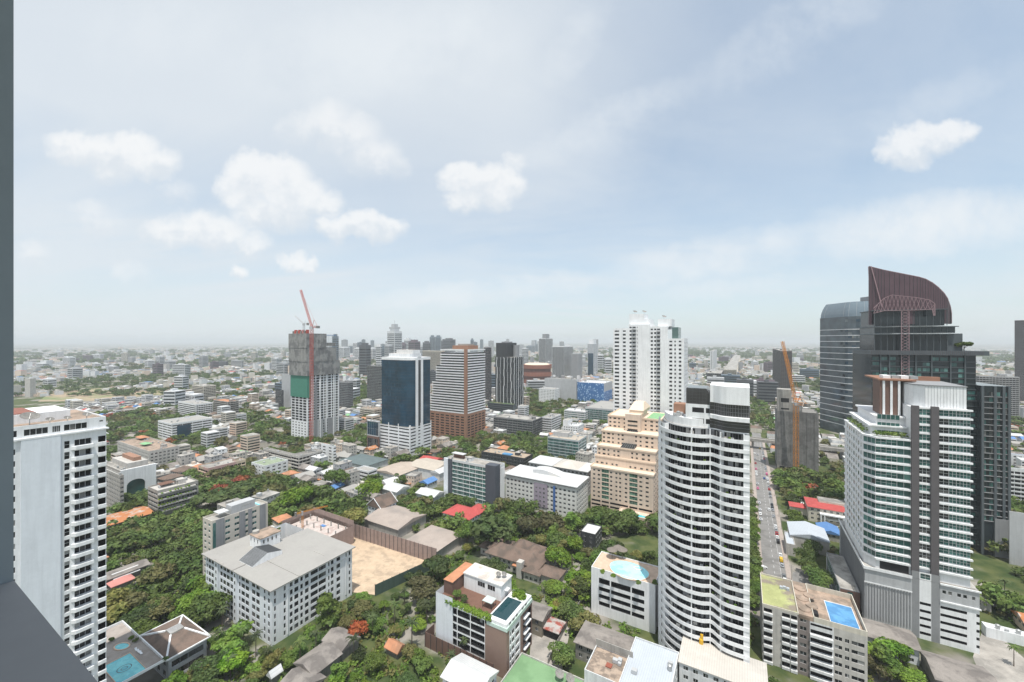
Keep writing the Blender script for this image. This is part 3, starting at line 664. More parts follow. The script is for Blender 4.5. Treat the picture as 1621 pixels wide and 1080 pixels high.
    def sk(b):
        x0, x1, y0, y1 = P(-201.8), P(-190.5), Q(97.5), Q(111); zb = h+.56; xm = (x0+x1)/2
        b.poly([(x0,y0,zb+.4),(x1,y0,zb+.4),(x1,(y0+y1)/2,zb+3.6),(x0,(y0+y1)/2,zb+3.6)], 0); b.poly([(x1,y1,zb+1.8),(x0,y1,zb+1.8),(x0,(y0+y1)/2,zb+3.6),(x1,(y0+y1)/2,zb+3.6)], 0)
        b.poly([(x1,y0,zb),(x1,y1,zb),(x1,y1,zb+1.8),(x1,(y0+y1)/2,zb+3.6),(x1,y0,zb+.4)], 1); b.poly([(x0,y1,zb),(x0,y0,zb),(x0,y0,zb+.4),(x0,(y0+y1)/2,zb+3.6),(x0,y1,zb+1.8)], 1); b.poly([(x0,y0,zb),(x1,y0,zb),(x1,y0,zb+.4),(x0,y0,zb+.4)], 1)
        for k in range(14):
            xx = x0+.3+k*(x1-x0-.6)/13; b.bar((xx, y0, zb+.48), (xx, (y0+y1)/2, zb+3.68), .11, 2)
    B.part('court_skylight', [CHAR, WHITE, GREY_L], sk)
    B.done()
court_building()
def pool_hotel():
    """dark brown building with the roof garden"""
    p0, p1, q0, q1 = rect(690, 802, 842, 1077); h = 19.2
    B = Bld('hotel', 'dark brown seven-storey hotel with white floor bands, a roof garden and a dark rooftop pool', 'hotel', (p0, p1, q0, q1), phrase='the brown hotel with the dark rooftop pool')
    pt = 3.05; n = 6; Fp = B.plane('F'); L_ = Fp[4]; hx, hy = B.hx, B.hy
    B.face(seg(Fp, 0, 8.6), 0, h+3.0, wall=PALEBLUE)
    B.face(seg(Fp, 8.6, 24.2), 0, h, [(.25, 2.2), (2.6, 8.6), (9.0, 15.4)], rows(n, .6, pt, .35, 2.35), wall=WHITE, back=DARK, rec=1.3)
    for i in range(n):
        z = .6+pt*i+.36
        for a, c in ((.3, 2.15), (2.7, 8.5), (9.1, 15.3)):
            for k in range(2 if c-a > 3 else 1):
                w = (c-a)/(2 if c-a > 3 else 1); B.win.append((window_mesh(w-.5, 2.2, BALCGLASS, FRAME_D, 2, 1), (-hx+8.6+a+w*(k+.5), -hy+1.22, z+1.12), 0))
    many(B.e, 'balcony_railing', [(RAIL(5.8), (-hx+8.6+c, -hy+.06, .6+pt*i+.36), 0) for i in range(n) for c in (5.6, 12.2)])
    B.face(seg(Fp, 24.2, L_), 0, h-1.6, wall=TAUPE)
    Rp = B.plane('R'); R_ = Rp[4]
    B.face(seg(Rp, 0, 2.0), 0, h-1.6, wall=TAUPE)
    B.face(seg(Rp, 2.0, 10.5), 0, h-1.6, [(.4, 1.5), (1.9, 3.9), (4.6, 7.9)], rows(5, 1.2, pt, .6, 1.9), wall=WHITE, gl=DARKGLASS, rec=.3)
    B.face(seg(Rp, 10.5, 12.2), 0, h-1.6, wall=TAUPE)
    B.face(seg(Rp, 12.2, R_), 0, h-1.6, [(.6, R_-13)], rows(5, 1.2, pt, .3, 2.5), wall=BROWNCLAD, back=DARK, rec=1.0)
    many(B.e, 'balcony', [(boxmesh('balcony', -.9, .5, -2.2, 2.2, 0, .35, WHITE), (hx+.0, -hy+(12.2+R_)/2+(i % 2)*1.2-.6, 2+pt*i), 0) for i in range(5)])
    B.face('L', 0, h+3, wall=PALEBLUE); B.face('B', 0, h-1.6, cols(2*hx, 6, 2.4), rows(5, 1.2, pt, .6, 1.9), wall=WHITE, wins=False)
    # roof storeys
    B.part('roof_terrace', [WOOD, WHITE], lambda b: (b.box(-hx+.2, hx-8.6, -hy+.3, hy-.2, h-.5, h, 0), b.box(-hx+8.6, hx-9.4, -hy-.004, -hy+.3, h, h+.7, 1)))
    B.part('white_terrace', [WHITE, mat('pale_green_glass_rail', (.50, .62, .56), .15, .05)], lambda b: (b.box(hx-8.6, hx-.1, -hy+.1, hy-.2, h-1.6, h+1.0, 0), b.box(hx-8.8, hx+.25, -hy-.15, -hy+.1, h-1.6, h-.3, 1), b.box(hx-.1, hx+.25, -hy+.1, hy, h-1.6, h-.3, 1)))
    B.part('penthouse', [WHITE, mat('stained_white_roof', (.60, .57, .53), .85, .12, .3, alt=(.47, .42, .38), alt_amt=.4, alt_scale=.2)], lambda b: (b.box(-hx+5.5, hx-9.6, hy-8.6, hy-.2, h+.004, h+6.2, 0), b.box(-hx+5.2, hx-9.2, hy-8.9, hy, h+6.203, h+6.6, 0, 1)))
    many(B.e, 'window', [(window_mesh(3.6, 2.0, DARKGLASS, FRAME_W, 3, 1), (-hx+x, hy-8.62, h+4.2), 0) for x in (14.5, 19.5)]+[(window_mesh(1.6, 2.0, DARKGLASS, FRAME_W, 1, 1), (hx-.07, -hy+y, h-.35), pi/2) for y in (2.6, 5.2, 7.8, 12.5, 15.2)]+[(window_mesh(1.2, 1.6, DARKGLASS, FRAME_W, 1, 1), (hx-7.2, -hy+.08, h-.2), 0)])
    B.part('stair_house', [BROWNCLAD, TILE_OR], lambda b: (b.box(-hx+.1, -hx+4.6, -hy+5, hy-.3, h+.004, h+5.2, 0), b.box(-hx-.1, -hx+4.8, -hy+4.8, hy, h+5.203, h+5.5, 0, 1)))
    B.part('entrance_canopy', [WHITE], lambda b: (b.box(hx-9.55, hx-8.2, hy-6, hy-3.6, h+3.1, h+3.3)))
    B.done()
    e = B.e; M = lambda x, y: tuple(Matrix.Rotation(e.rotation_euler.z, 4, 'Z') @ Vector((x, y, 0))+e.location)
    def W(x, y): v = M(x, y); return v[0], v[1]
    x, y = W(hx-4.6, -hy+8.0)
    t = pool('rooftop_pool', 'raised rectangular dark green pool on the roof of the brown hotel', x, y, h+1.01, RZ, rectp(6.6, 12.6), POOL_D, rim=WHITE, rimw=.3)
    b = MB(); b.box(-3.62, 3.62, -6.62, 6.62, 0, .004); b.build('base', [WHITE], t)
    x, y = W(hx-12.2, -hy+7.0); t = thing('garden_pavilion', 'small roof pavilion with a pale flat canopy on the brown hotel', 'pavilion', (x, y, h), RZ)
    b = MB(); b.box(-2.2, 2.2, -1.9, 1.9, 2.6, 2.8); b.build('canopy', [mat('pale_canopy_sheet', (.50, .56, .54), .5, .06)], t)
    for sx in (-2, 2):
        for sy in (-1.7, 1.7): b = MB(); b.box(sx-.08, sx+.08, sy-.08, sy+.08, 0, 2.6); b.build('post', [CHAR], t)
    for (a, c) in ((hx-13.5, hy-4.4), (hx-11.5, hy-3.2)): x, y = W(a, c); dish(x, y, h+6.6, .6, 1.1, f'mesh satellite dish on the white penthouse roof of the brown hotel, {"nearer" if a < hx-12 else "farther"} one')
    return B, W, h
RAILS = {}
def RAIL(w):
    if w in RAILS: return RAILS[w]
    b = MB(); n = int(w/.35)
    b.box(-w/2, w/2, -.02, .02, .95, 1.0)
    for k in range(n+1): x = -w/2+w*k/n; b.box(x-.02, x+.02, -.012, .012, 0, .95)
    RAILS[w] = mesh_of(b, 'balcony_railing', [FRAME_D]); return RAILS[w]
B_HOT, W_HOT, Z_HOT = pool_hotel()
def curvy_condo():
    pt = 3.2; n = 29; zt = n*pt
    out = [(-31.5,183),(-31.2,177),(-29.6,171),(-27.2,166.8),(-24.2,163.8),(-20.6,161.8),(-16.8,160.9),(-13.2,161.2),(-10.6,162.4),(-9.2,161.6),(-7.4,160.0),(-5.2,159.1),(-2.6,158.9),(0,158.9),(1.7,158.9)]
    B = Bld('apartment_tower', 'tall white apartment tower wrapped in wavy white balcony bands, beside the street', 'apartment tower', (-31.5, 1.7, 158.9, 190), phrase='the wavy white tower')
    P = lambda t: (t[0]+14.9, t[1]-174.45); pl = [P(t) for t in out]; back = [P((1.7, 190)), P((-28, 190))]
    def smooth(pts, k=3):
        r = []
        for i in range(len(pts)-1):
            a, b_, c, d = pts[max(0, i-1)], pts[i], pts[i+1], pts[min(len(pts)-1, i+2)]
            for j in range(k):
                t = j/k; r.append(tuple(.5*((2*b_[x])+(-a[x]+c[x])*t+(2*a[x]-5*b_[x]+4*c[x]-d[x])*t*t+(-a[x]+3*b_[x]-3*c[x]+d[x])*t**3) for x in (0, 1)))
        return r+[pts[-1]]
    S = smooth(pl)
    def off(pts, d):
        r = []
        for i, p in enumerate(pts):
            a, c = pts[max(0, i-1)], pts[min(len(pts)-1, i+1)]; tx, ty = c[0]-a[0], c[1]-a[1]; l = hypot(tx, ty); r.append((p[0]-ty/l*d, p[1]+tx/l*d))
        return r
    iw = off(S, .18); core = off(S, 1.9)
    k0 = 9; k1 = len(S)-4                    # balconies run between these points of the outline
    def band(b):
        for i in range(len(S)-1):
            a, c, d, e = S[i], S[i+1], iw[i+1], iw[i]; g, h_ = core[i], core[i+1]
            b.poly([(*a, 0), (*c, 0), (*c, 1.3), (*a, 1.3)]); b.poly([(*a, 1.3), (*c, 1.3), (*d, 1.3), (*e, 1.3)]); b.poly([(*d, .35), (*e, .35), (*e, 1.3), (*d, 1.3)])
            b.poly([(*e, .35), (*d, .35), (*h_, .35), (*g, .35)]); b.poly([(*c, 0), (*a, 0), (*g, 0), (*h_, 0)])
    bb = MB(); band(bb); me = mesh_of(bb, 'balcony', [WHITE])
    many(B.e, 'balcony', [(me, (0, 0, pt*i), 0) for i in range(n)])
    # core wall greyed to paint in balcony shade, door glazing, solid ends, party walls
    w = MB(); w.prism(core+back, 0, zt, 0); w.build('wall', [GREY], B.e)
    sol = MB()
    for rng in (range(0, k0), range(k1, len(S)-1)):
        for i in rng:
            a, c = iw[i], iw[i+1]; g, h_ = core[i], core[i+1]
            sol.poly([(*a, 0), (*c, 0), (*c, zt), (*a, zt)])
    for k in (k0, 18, 24, 30, k1):
        a, c = iw[min(k, len(iw)-1)], core[min(k, len(core)-1)]; dx, dy = c[0]-a[0], c[1]-a[1]; l = hypot(dx, dy); tx, ty = -dy/l*.16, dx/l*.16
        sol.prism([(a[0]-tx, a[1]-ty), (a[0]+tx, a[1]+ty), (c[0]+tx, c[1]+ty), (c[0]-tx, c[1]-ty)][::-1], 0, zt)
    sol.build('end_wall', [WHITE], B.e)
    rg = random.Random(5); it = []
    for f in range(n):
        for k in range(k0, k1-1, 2):
            a, c = core[k], core[min(k+2, k1)]; L_ = hypot(c[0]-a[0], c[1]-a[1])
            if rg.random() < .1: continue
            ang = atan2(c[1]-a[1], c[0]-a[0]); nx, ny = (c[1]-a[1])/L_, -(c[0]-a[0])/L_; dd = .05 if rg.random() < .82 else 1.3
            it.append((window_mesh(L_-.12, 2.5, BALCGLASS, FRAME_D if rg.random() < .88 else FRAME_W, 2, 1), ((a[0]+c[0])/2+nx*dd, (a[1]+c[1])/2+ny*dd, pt*f+1.75), ang))
        for k in (3, 7):
            a, c = S[k], S[k+1]; L_ = hypot(c[0]-a[0], c[1]-a[1]); it.append((window_mesh(.8, 1.25, DARKGLASS, FRAME_W, 1, 1), ((a[0]+c[0])/2+.0, (a[1]+c[1])/2-.02, pt*f+2.3), atan2(c[1]-a[1], c[0]-a[0])))
    many(B.e, 'window', it)
    ac, pot, lau = boxmesh('air_conditioner', -.45, .45, -.2, .2, 0, .7, GREY_L), boxmesh('balcony_plant', -.4, .4, -.2, .2, 0, .8, LEAF_L), boxmesh('laundry', -.7, .7, -.03, .03, .2, 1.3, CONC_L); it = []
    for f in range(n):
        for k in range(k0, k1-1):
            if rg.random() < .16: a = core[k]; c = iw[k]; t = rg.uniform(.35, .8); it.append((rg.choice((ac, ac, pot, lau)), (a[0]*(1-t)+c[0]*t, a[1]*(1-t)+c[1]*t, pt*f+.35+(.6 if rg.random() < .4 else 0)), rg.uniform(-.5, .5)))
    many(B.e, 'balcony_item', it)
    x1, y0 = P((1.7, 158.9)); xl = P((-10.6, 0))[0]
    B.part('roof', [ROOFGREY, WHITE], lambda b: (b.prism([(x*.985, y) for x, y in core]+back, zt+.003, zt+.35, 1, 0),))
    # stepped crown: glazed lounge, drum, dark glass penthouse
    def crown(b):
        f = core[24:]+[]; bk = [(f[-1][0], y0+16), (f[0][0], y0+16)]
        b.prism(f+bk, zt+.36, zt+4.2, 1); b.prism(off(S, .1)[24:]+bk, zt+4.2, zt+5.6, 0, bottom=True)
        b.prism(f+bk, zt+5.6, zt+10.0, 1); b.prism(off(S, .7)[24:]+bk, zt+10, zt+16.2, 0, bottom=True)
    B.part('crown', [WHITE, MIRROR], crown)
    B.part('crown_mullions', [GREY], lambda b: ([b.bar((*S2, zt+5.6), (*S2, zt+10), .06) for S2 in off(S, 1.8)[24:]], [b.bar((*a_, zt+z_), (*c_, zt+z_), .06) for z_ in (7.1, 8.5, 1.8, 3) for a_, c_ in zip(off(S, 1.8)[24:], off(S, 1.8)[25:])]))
    B.part('upper_block', [WHITE, DARK], lambda b: (b.box(xl-8.5, xl+.5, y0+5.5, y0+18, zt+.36, zt+8.6, 0), b.box(xl-6.2, xl-2.2, y0+5.47, y0+5.497, zt+5.6, zt+7.4, 1), b.box(xl-6.2, xl-2.2, y0+5.47, y0+5.497, zt+1.6, zt+3.4, 1), b.box(xl-1.6, xl+.2, y0+5.47, y0+5.497, zt+5.6, zt+7.4, 1), b.box(xl-1.6, xl+.2, y0+5.47, y0+5.497, zt+1.6, zt+3.4, 1)))
    B.part('glass_penthouse', [MIRROR, FRAME_D], lambda b: (b.prism([(xl-8.3, y0+5.8), (xl-1.5, y0+5.8), (xl-1.5, y0+17), (xl-8.3, y0+17)], zt+8.603, zt+14.5, 0), b.poly([(xl-1.5,y0+5.8,zt+8.61),(xl+2.2,y0+5.8,zt+8.61),(xl-1.5,y0+5.8,zt+14.5)], 0), b.poly([(xl+2.2,y0+5.8,zt+8.61),(xl+2.2,y0+17,zt+8.61),(xl-1.5,y0+17,zt+14.5),(xl-1.5,y0+5.8,zt+14.5)], 0), [b.bar((xl-8.3+k*1.13, y0+5.78, zt+8.6), (xl-8.3+k*1.13, y0+5.78, zt+14.5), .05, 1) for k in range(7)], [b.bar((xl-8.3, y0+5.78, zt+8.6+k*1.2), (xl-1.5, y0+5.78, zt+8.6+k*1.2), .05, 1) for k in range(6)]))
    B.part('roof_terrace', [WHITE, BRICK], lambda b: (b.prism([(x+.0, y) for x, y in off(S, 2.8)[5:24]]+[(xl, y0+18), (xl-18, y0+18)], zt+.36, zt+3.2, 0), b.box(xl-14, xl-9, y0+14, y0+19, zt+3.2, zt+7, 1)))
    B.clutter(zt+3.2, 7, xl-15, xl-9.5, y0+6, y0+12, stair=False)
curvy_condo()
def pool_podium():
    h = 20.5; p0, p1, q0, q1 = rect(936, 1037, 1044, 1004); q1 = pq(*G(960, 884, h))[1]+4.5
    B = Bld('parking_podium', 'white parking podium with dark open decks and a large curved pool on its roof', 'parking building', (p0, p1, q0, q1), phrase='the curved pool podium')
    W_ = B.hx*2; s = W_/101.0
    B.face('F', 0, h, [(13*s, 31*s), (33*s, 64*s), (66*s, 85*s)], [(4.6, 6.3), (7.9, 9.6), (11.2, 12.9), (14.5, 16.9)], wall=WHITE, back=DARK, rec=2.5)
    for sd in 'RLB': B.face(sd, 0, h, wall=WHITE)
    B.top(h, DECK, WHITE, .45)
    B.part('link_block', [WHITE, DARK], lambda b: (b.box(B.hx+.004, B.hx+6, -B.hy+5, B.hy, 0, h-1, 0), [b.box(B.hx+.8, B.hx+5, -B.hy+4.96, -B.hy+4.997, 3+3.4*i, 5.2+3.4*i, 1) for i in range(5)]))
    B.done(); e = B.e
    x, y, w, d = pool_fit(((957, 904), (1031, 907), (1000, 888), (1006, 922)), h)
    ext = []
    for a in range(40):
        t = 2*pi*a/40; r = 1.0; px = w*.47*cos(t); py = d*.42*sin(t)
        py += 1.0*cos(t*1.0)*-.5; ext.append((px, py+.008*px*px-.3))
    t = pool('rooftop_pool', 'large bean-shaped pale turquoise pool on the white parking podium', x, y, h, RZ, ext, POOL_P, rim=DECK, rimw=.5)
    b = MB(); b.prism([(3.4+1.9*cos(2*pi*a/20), 2.9+1.5*sin(2*pi*a/20)) for a in range(20)], .13, .5, 0); so = b.build('spa', [WHITE], t); b = MB(); b.prism([(3.4+1.5*cos(2*pi*a/20), 2.9+1.15*sin(2*pi*a/20)) for a in range(20)], .5, .54, 0); b.build('spa_water', [POOL_P], so)
    for i, (u, v) in enumerate(((979, 879), (969, 883.5), (985, 884))):
        x, y = G(u, v, h); t = thing('thatched_parasol', ['thatched parasol behind the curved pool, farthest of three', 'thatched parasol behind the curved pool, towards the grey tree house', 'thatched parasol behind the curved pool, towards the wavy white tower'][i], 'parasol', (x, y, h+.0), 0)
        b = MB(); b.cyl(0, 0, 0, 4.4, .12, .1, 8); b.build('pole', [BARK], t); b = MB(); b.cyl(0, 0, 3.7+.25*i, 5.2+.25*i, 2.5, .1, 20); b.build('canopy', [mat('grey_thatch', (.20, .175, .155), .95, .2, 1.5)], t)
pool_podium()
def beige_tower():
    q1 = 362; B = Bld('apartment_tower', 'stepped peach apartment tower with pale terraces and green glass bays', 'apartment tower', (-99, -54, 287.5, q1), phrase='the stepped peach tower')
    X = lambda p: p+76.5; Y = lambda q: q-(287.5+q1)/2
    tiers = [(-98.5, -54, 287.5, 0, 31.7), (-98, -54.3, 296, 31.7, 37.7), (-97.6, -54.6, 299.5, 37.7, 44.6), (-97.2, -55, 310, 44.6, 54), (-96.8, -55.4, 326, 54, 63.4)]
    cA = [(1.8,3.4),(5.3,7.0)]; cM = [(.6,2.2),(4.5,5.9),(7.2,8.6),(11.2,12.9)]; cE = [(1,3),(5.3,7.3)]
    for k, (a, c, q, z0, z1) in enumerate(tiers):
        pf = B.plane('F', X(a), X(c), Y(q), Y(q1)); pr = B.plane('R', X(a), X(c), Y(q), Y(q1)); pl_ = B.plane('L', X(a), X(c), Y(q), Y(q1)); pb = B.plane('B', X(a), X(c), Y(q), Y(q1))
        nf = int((z1-z0)/3.13); zs = z0+.2; Lw = pf[4]
        if k == 0:
            rs = rows(7, 9.6, 3.15, .7, 1.25); low = [(1.2, 2.6), (4.2, 5.5), (7.0, 8.3)]
            for a0, a1, cs in ((0, 8.0, cA), (13.9, 28.0, cM), (34.2, Lw, cE)):
                B.face(seg(pf, a0, a1), 9.6, z1, cs, rs, wall=PEACH, gl=DARKGLASS, fr=FRAME_D, n=(2, 1))
                B.face(seg(pf, a0, a1), 0, 9.6, [(.6, a1-a0-.6)], low, wall=PEACH, back=DARK, rec=1.2)
            for a0, a1 in ((8.0, 13.9), (28.0, 34.2)):
                B.face(seg(pf, a0, a1), 9.6, z1, [(.3, a1-a0-.3)], rows(7, 9.6, 3.15, .25, 2.5), wall=PEACH, gl=GREENGLASS, fr=mat('green_frame', (.33, .44, .36), .6, .05), n=(3, 2), rec=.35)
                B.face(seg(pf, a0, a1), 0, 9.6, [(.3, a1-a0-.3)], low, wall=PEACH, back=DARK, rec=1.2)
            B.face(pr, 0, z1, cols(pr[4], 12, 2.6, 1), low+rs, wall=PEACH, gl=DARKGLASS, fr=FRAME_D, n=(2, 1))
        else:
            cs = [(1.0, 2.6), (4.4, 6.6), (8.2, 9.6), (12.6, 14), (15.6, 17.2), (25.8, 27.2), (29.2, 30.6), (33.4, 35.4), (37.5, 39.1), (41, 42.6)]
            B.face(pf, z0, z1, [c_ for c_ in cs if c_[1] < Lw-.5], rows(nf, zs, 3.13, .8, 1.3), wall=PEACH, gl=DARKGLASS, fr=FRAME_D, n=(2, 1))
            B.face(pr, z0, z1, cols(pr[4], int(pr[4]/6), 2.6, 1), rows(nf, zs, 3.13, .8, 1.3), wall=PEACH, gl=DARKGLASS)
        B.face(pl_, z0, z1, cols(pl_[4], 6, 2.4, 1), rows(nf, zs, 3.13, .8, 1.3), wall=PEACH, wins=False); B.face(pb, z0, z1, wall=PEACH)
        nq = tiers[k+1][2] if k < 4 else q1
        B.part('terrace', [PEACH_L, PEACH_L], lambda b: (b.box(X(a)-.35, X(c)+.35, Y(q)-.4, Y(nq), z1-.002, z1+.25), b.box(X(a)-.35, X(c)+.35, Y(q)-.4, Y(q)-.1, z1+.25, z1+1.15), b.box(X(a)-.35, X(a)-.05, Y(q)-.1, Y(nq), z1+.25, z1+1.15), b.box(X(c)+.05, X(c)+.35, Y(q)-.1, Y(nq), z1+.25, z1+1.15)))
    z = 63.4
    B.part('spine', [PEACH, PEACH_L], lambda b: (b.box(X(-81.2), X(-69.5), Y(319), Y(345), 45, z+4.2, 0, 1), b.box(X(-79.6), X(-68.8), Y(326), Y(352), z+4.2, z+6.5, 1)))
    many(B.e, 'window', [(window_mesh(7.6, 1.5, DARKGLASS, mat('peach_frame', (.62, .45, .33), .8, .05), 1, 1), (X(-75.4), Y(319)-.02, 55.6+3.3*i), 0) for i in range(3)])
    B.part('penthouse_roof', [PEACH_L], lambda b: (b.poly([(X(-80), Y(325.6), z+6.5), (X(-68.4), Y(325.6), z+6.5), (X(-70.5), Y(336), z+12), (X(-78), Y(336), z+12)]), b.poly([(X(-68.4), Y(325.6), z+6.5), (X(-68.4), Y(352.4), z+6.5), (X(-70.5), Y(342), z+12), (X(-70.5), Y(336), z+12)]), b.poly([(X(-68.4), Y(352.4), z+6.5), (X(-80), Y(352.4), z+6.5), (X(-78), Y(342), z+12), (X(-70.5), Y(342), z+12)]), b.poly([(X(-80), Y(352.4), z+6.5), (X(-80), Y(325.6), z+6.5), (X(-78), Y(336), z+12), (X(-78), Y(342), z+12)]), b.poly([(X(-70.5), Y(336), z+12), (X(-70.5), Y(342), z+12), (X(-78), Y(342), z+12), (X(-78), Y(336), z+12)])))
    def atr(b):
        x0, x1 = X(-79.6), X(-71.2); b.poly([(x0-1, Y(300.4), 44.9), (x1+1, Y(300.4), 44.9), (x1, Y(311), 47), (x0, Y(311), 47)]); b.poly([(x0, Y(311), 47), (x1, Y(311), 47), (x1, Y(318.7), 55), (x0, Y(318.7), 55)])
        b.poly([(x1+1, Y(300.4), 44.9), (x1+1, Y(318.7), 44.9), (x1, Y(318.7), 55), (x1, Y(311), 47)]); b.poly([(x0-1, Y(318.7), 44.9), (x0-1, Y(300.4), 44.9), (x0, Y(311), 47), (x0, Y(318.7), 55)])
        for k in range(7): f = k/6; b.bar((x0-1+(x1-x0+2)*f, Y(300.4), 45), (x0+(x1-x0)*f, Y(311), 47.1), .07, 1); b.bar((x0+(x1-x0)*f, Y(311), 47.1), (x0+(x1-x0)*f, Y(318.7), 55.1), .07, 1)
    B.part('sloping_skylight', [SLATEGLASS, GREY], atr)
    B.part('roof_garden', [TILE_GREEN], lambda b: b.box(X(-67), X(-57), Y(330), Y(358), z+.25, z+.4))
    # pool block at its foot
    ph = 5.6
    B.part('pool_block', [PEACH], lambda b: (b.box(X(-76), X(-53.2), Y(276.5), Y(287.46), 0, ph), b.box(X(-76.2), X(-53), Y(276.2), Y(276.5), 0, ph+1), b.box(X(-53.2), X(-53), Y(276.5), Y(287.4), ph, ph+1), b.box(X(-76.2), X(-76), Y(276.5), Y(287.4), ph, ph+1)))
    OCC.append((-78, -52, 275, 288)); B.done()
    x, y = xy(-64.5, 280.6); pool('swimming_pool', 'long turquoise pool on a ledge at the foot of the stepped peach tower', x, y, ph, RZ, [(8.2*cos(2*pi*k/24)*(1 if cos(2*pi*k/24) > 0 else 1), 2.2*sin(2*pi*k/24)) for k in range(24)], POOL, rim=PEACH_L, rimw=.4)
beige_tower()
def teal_tower():
    B = Bld('apartment_tower', 'white and teal glass apartment tower with two dark vertical bands on a grey parking podium', 'apartment tower', (46.3, 81.4, 232, 286), phrase='the white and teal tower')
    X = lambda p: p-63.85; Y = lambda q: q-259; pt = 3.55; z0 = 29.0; n = 19; zt = z0+pt*n
    # podium with sloping parking decks
    Fp = B.plane('F'); hx, hy = B.hx, B.hy; hp = 25.0
    B.face(seg(Fp, 0, 15.3), 0, hp, wall=GREY_L)
    B.face(seg(Fp, 15.3, 17.6), 0, hp+3, wall=GREY); B.face(seg(Fp, 17.6, 21.2), 0, 18.5, [(0.1, 3.5)], rows(5, 1.0, 3.1, 1.0, 1.1), wall=WHITE, back=DARK, rec=2); B.face(seg(Fp, 17.6, 21.2), 18.5, hp+3, [(.3, 3.3)], [(25.2, 27.4)], wall=WHITE, gl=TEAL, n=(2, 2))
    B.face(seg(Fp, 21.2, 23.8), 0, hp+3, wall=GREY)
    B.face(seg(Fp, 23.8, 31.7), 0, 18, [(.1, 7.8)], rows(5, .6, 3.1, 1.7, 1.1), wall=WHITE, back=DARK, rec=2); B.face(seg(Fp, 31.7, 34), 0, 18, wall=WHITE); B.face(seg(Fp, 34, Fp[4]), 0, 18, [(.2, Fp[4]-34)], rows(5, .6, 3.1, 1.7, 1.1), wall=WHITE, back=DARK, rec=2)
    B.face(seg(Fp, 23.8, Fp[4]), 18, hp, [(.7, 1.8), (2.4, 3.5), (5, 6.1), (6.7, 7.8), (9.2, 10.1)], [(21, 22.4)], wall=GREY_L, gl=DARKGLASS, rec=.2)
    Lp = B.plane('L'); B.face(Lp, 0, hp, wall=GREY_L); B.face('R', 0, hp, [(.4, hy*2-1)], rows(5, .6, 3.1, 1.7, 1.1), wall=WHITE, back=DARK, rec=2); B.face('B', 0, hp, wall=GREY_L)
    many(B.e, 'wall_fin', [(boxmesh('wall_fin', -.09, .09, -.28, -.003, 3.2, hp-6.2, GREY), (-hx+.5+.95*i, -hy, 0), 0) for i in range(16)]+[(boxmesh('wall_fin', -.28, -.003, -.09, .09, 3.2, hp-1.5, GREY), (-hx, -hy+1+1.9*i, 0), 0) for i in range(27)])
    B.part('podium_ledge', [WHITE], lambda b: (b.box(-hx-.3, -hx+15.3, -hy-.5, -hy-.29, hp-.5, hp+.7), b.box(-hx-.5, -hx-.29, -hy-.5, hy, hp-.5, hp+.7), b.box(-hx+23.8, hx+.4, -hy-.45, -hy-.004, hp-.5, hp+.1), b.box(-hx-.3, -hx+15.3, -hy-.45, -hy-.29, hp-6.4, hp-5.9), b.box(-hx+23.8, hx+.4, -hy-.45, -hy-.004, 17.6, 18.1)))
    B.part('podium_roof', [ROOFGREY], lambda b: b.box(-hx, hx, -hy, hy, hp-.3, hp-.004))
    # tower storeys
    Rr, Fq = X(79.3), Y(233.4); Lx = X(50.2); Ch = [(X(46.9), Y(237.5)), (Lx, Fq)]
    glz = mat('teal_glass_plain', (.02, .06, .062), .06, .1, spec=.6)
    bay = [(0, 8.4, 6, 'l'), (8.4, 11.6, 2, 'l')]
    xs0 = Lx; segs = [(Lx, X(57.2), 4), (X(57.2), X(61.6), 2)]          # left of the first dark band
    mid = (X(64.0), X(67.6), 2); rts = [(X(70.0), X(73.1), 2), (X(73.1), X(75.3), 2), (X(75.3), Rr, 4)]
    for i in range(n):
        z = z0+pt*i; lastL = i < n-4
        for (a, c, k) in (segs if lastL else []): B.win.append((window_mesh(c-a-.12, pt-1.15, TEAL, FRAME_W, k, 2 if k > 2 else 1, .1), ((a+c)/2, Fq-.01, z+.3+(pt-1.15)/2+.75), 0))
        if i < n: B.win.append((window_mesh(mid[1]-mid[0]-.1, pt-1.0, TEAL if i % 3 == 0 or i > 13 else DARKGLASS, FRAME_W, 3, 2, .1), ((mid[0]+mid[1])/2, Fq-.01, z+pt/2+.4), 0))
        for j, (a, c, k) in enumerate(rts): B.win.append((window_mesh(c-a-.12, pt-1.15, DARKGLASS if j == 0 and 5 < i < n-1 else TEAL, FRAME_W, k, 2, .1), ((a+c)/2, Fq-.01, z+.3+(pt-1.15)/2+.75), 0))
        # chamfer and flank
        if lastL:
            L_ = hypot(Ch[1][0]-Ch[0][0], Ch[1][1]-Ch[0][1]); B.win.append((window_mesh(L_-.2, pt-1.15, TEAL, FRAME_W, 3, 1, .1), ((Ch[0][0]+Ch[1][0])/2-.02, (Ch[0][1]+Ch[1][1])/2-.02, z+.3+(pt-1.15)/2+.75), atan2(Ch[1][1]-Ch[0][1], Ch[1][0]-Ch[0][0])))
            for k in range(7): B.win.append((window_mesh(2.2 if k % 2 else 1.2, 1.9, TEAL, FRAME_W, 1, 1), (X(46.9)-.02, Y(241.5)+k*4.6, z+1.9), -pi/2))
    for i in range(n-4, n-1): B.win.append((window_mesh(7.5, 2.2, TEAL, FRAME_W, 5, 1, .1), (X(55.5), Y(238)-.02, z0+pt*i+1.9), 0))
    hL = z0+pt*(n-4)+.6
    core = [(X(46.9), Y(237.5)), (Lx, Fq), (X(61.8), Fq), (X(61.8), Y(276)), (X(46.9), Y(276))]
    B.w.prism([(x, y+.08) for x, y in core], hp, hL, B.mi(WHITE))
    B.w.prism([(X(61.8), Fq+.08), (Rr, Fq+.08), (Rr, Y(276)), (X(61.8), Y(276))], hp, zt+.5, B.mi(WHITE))
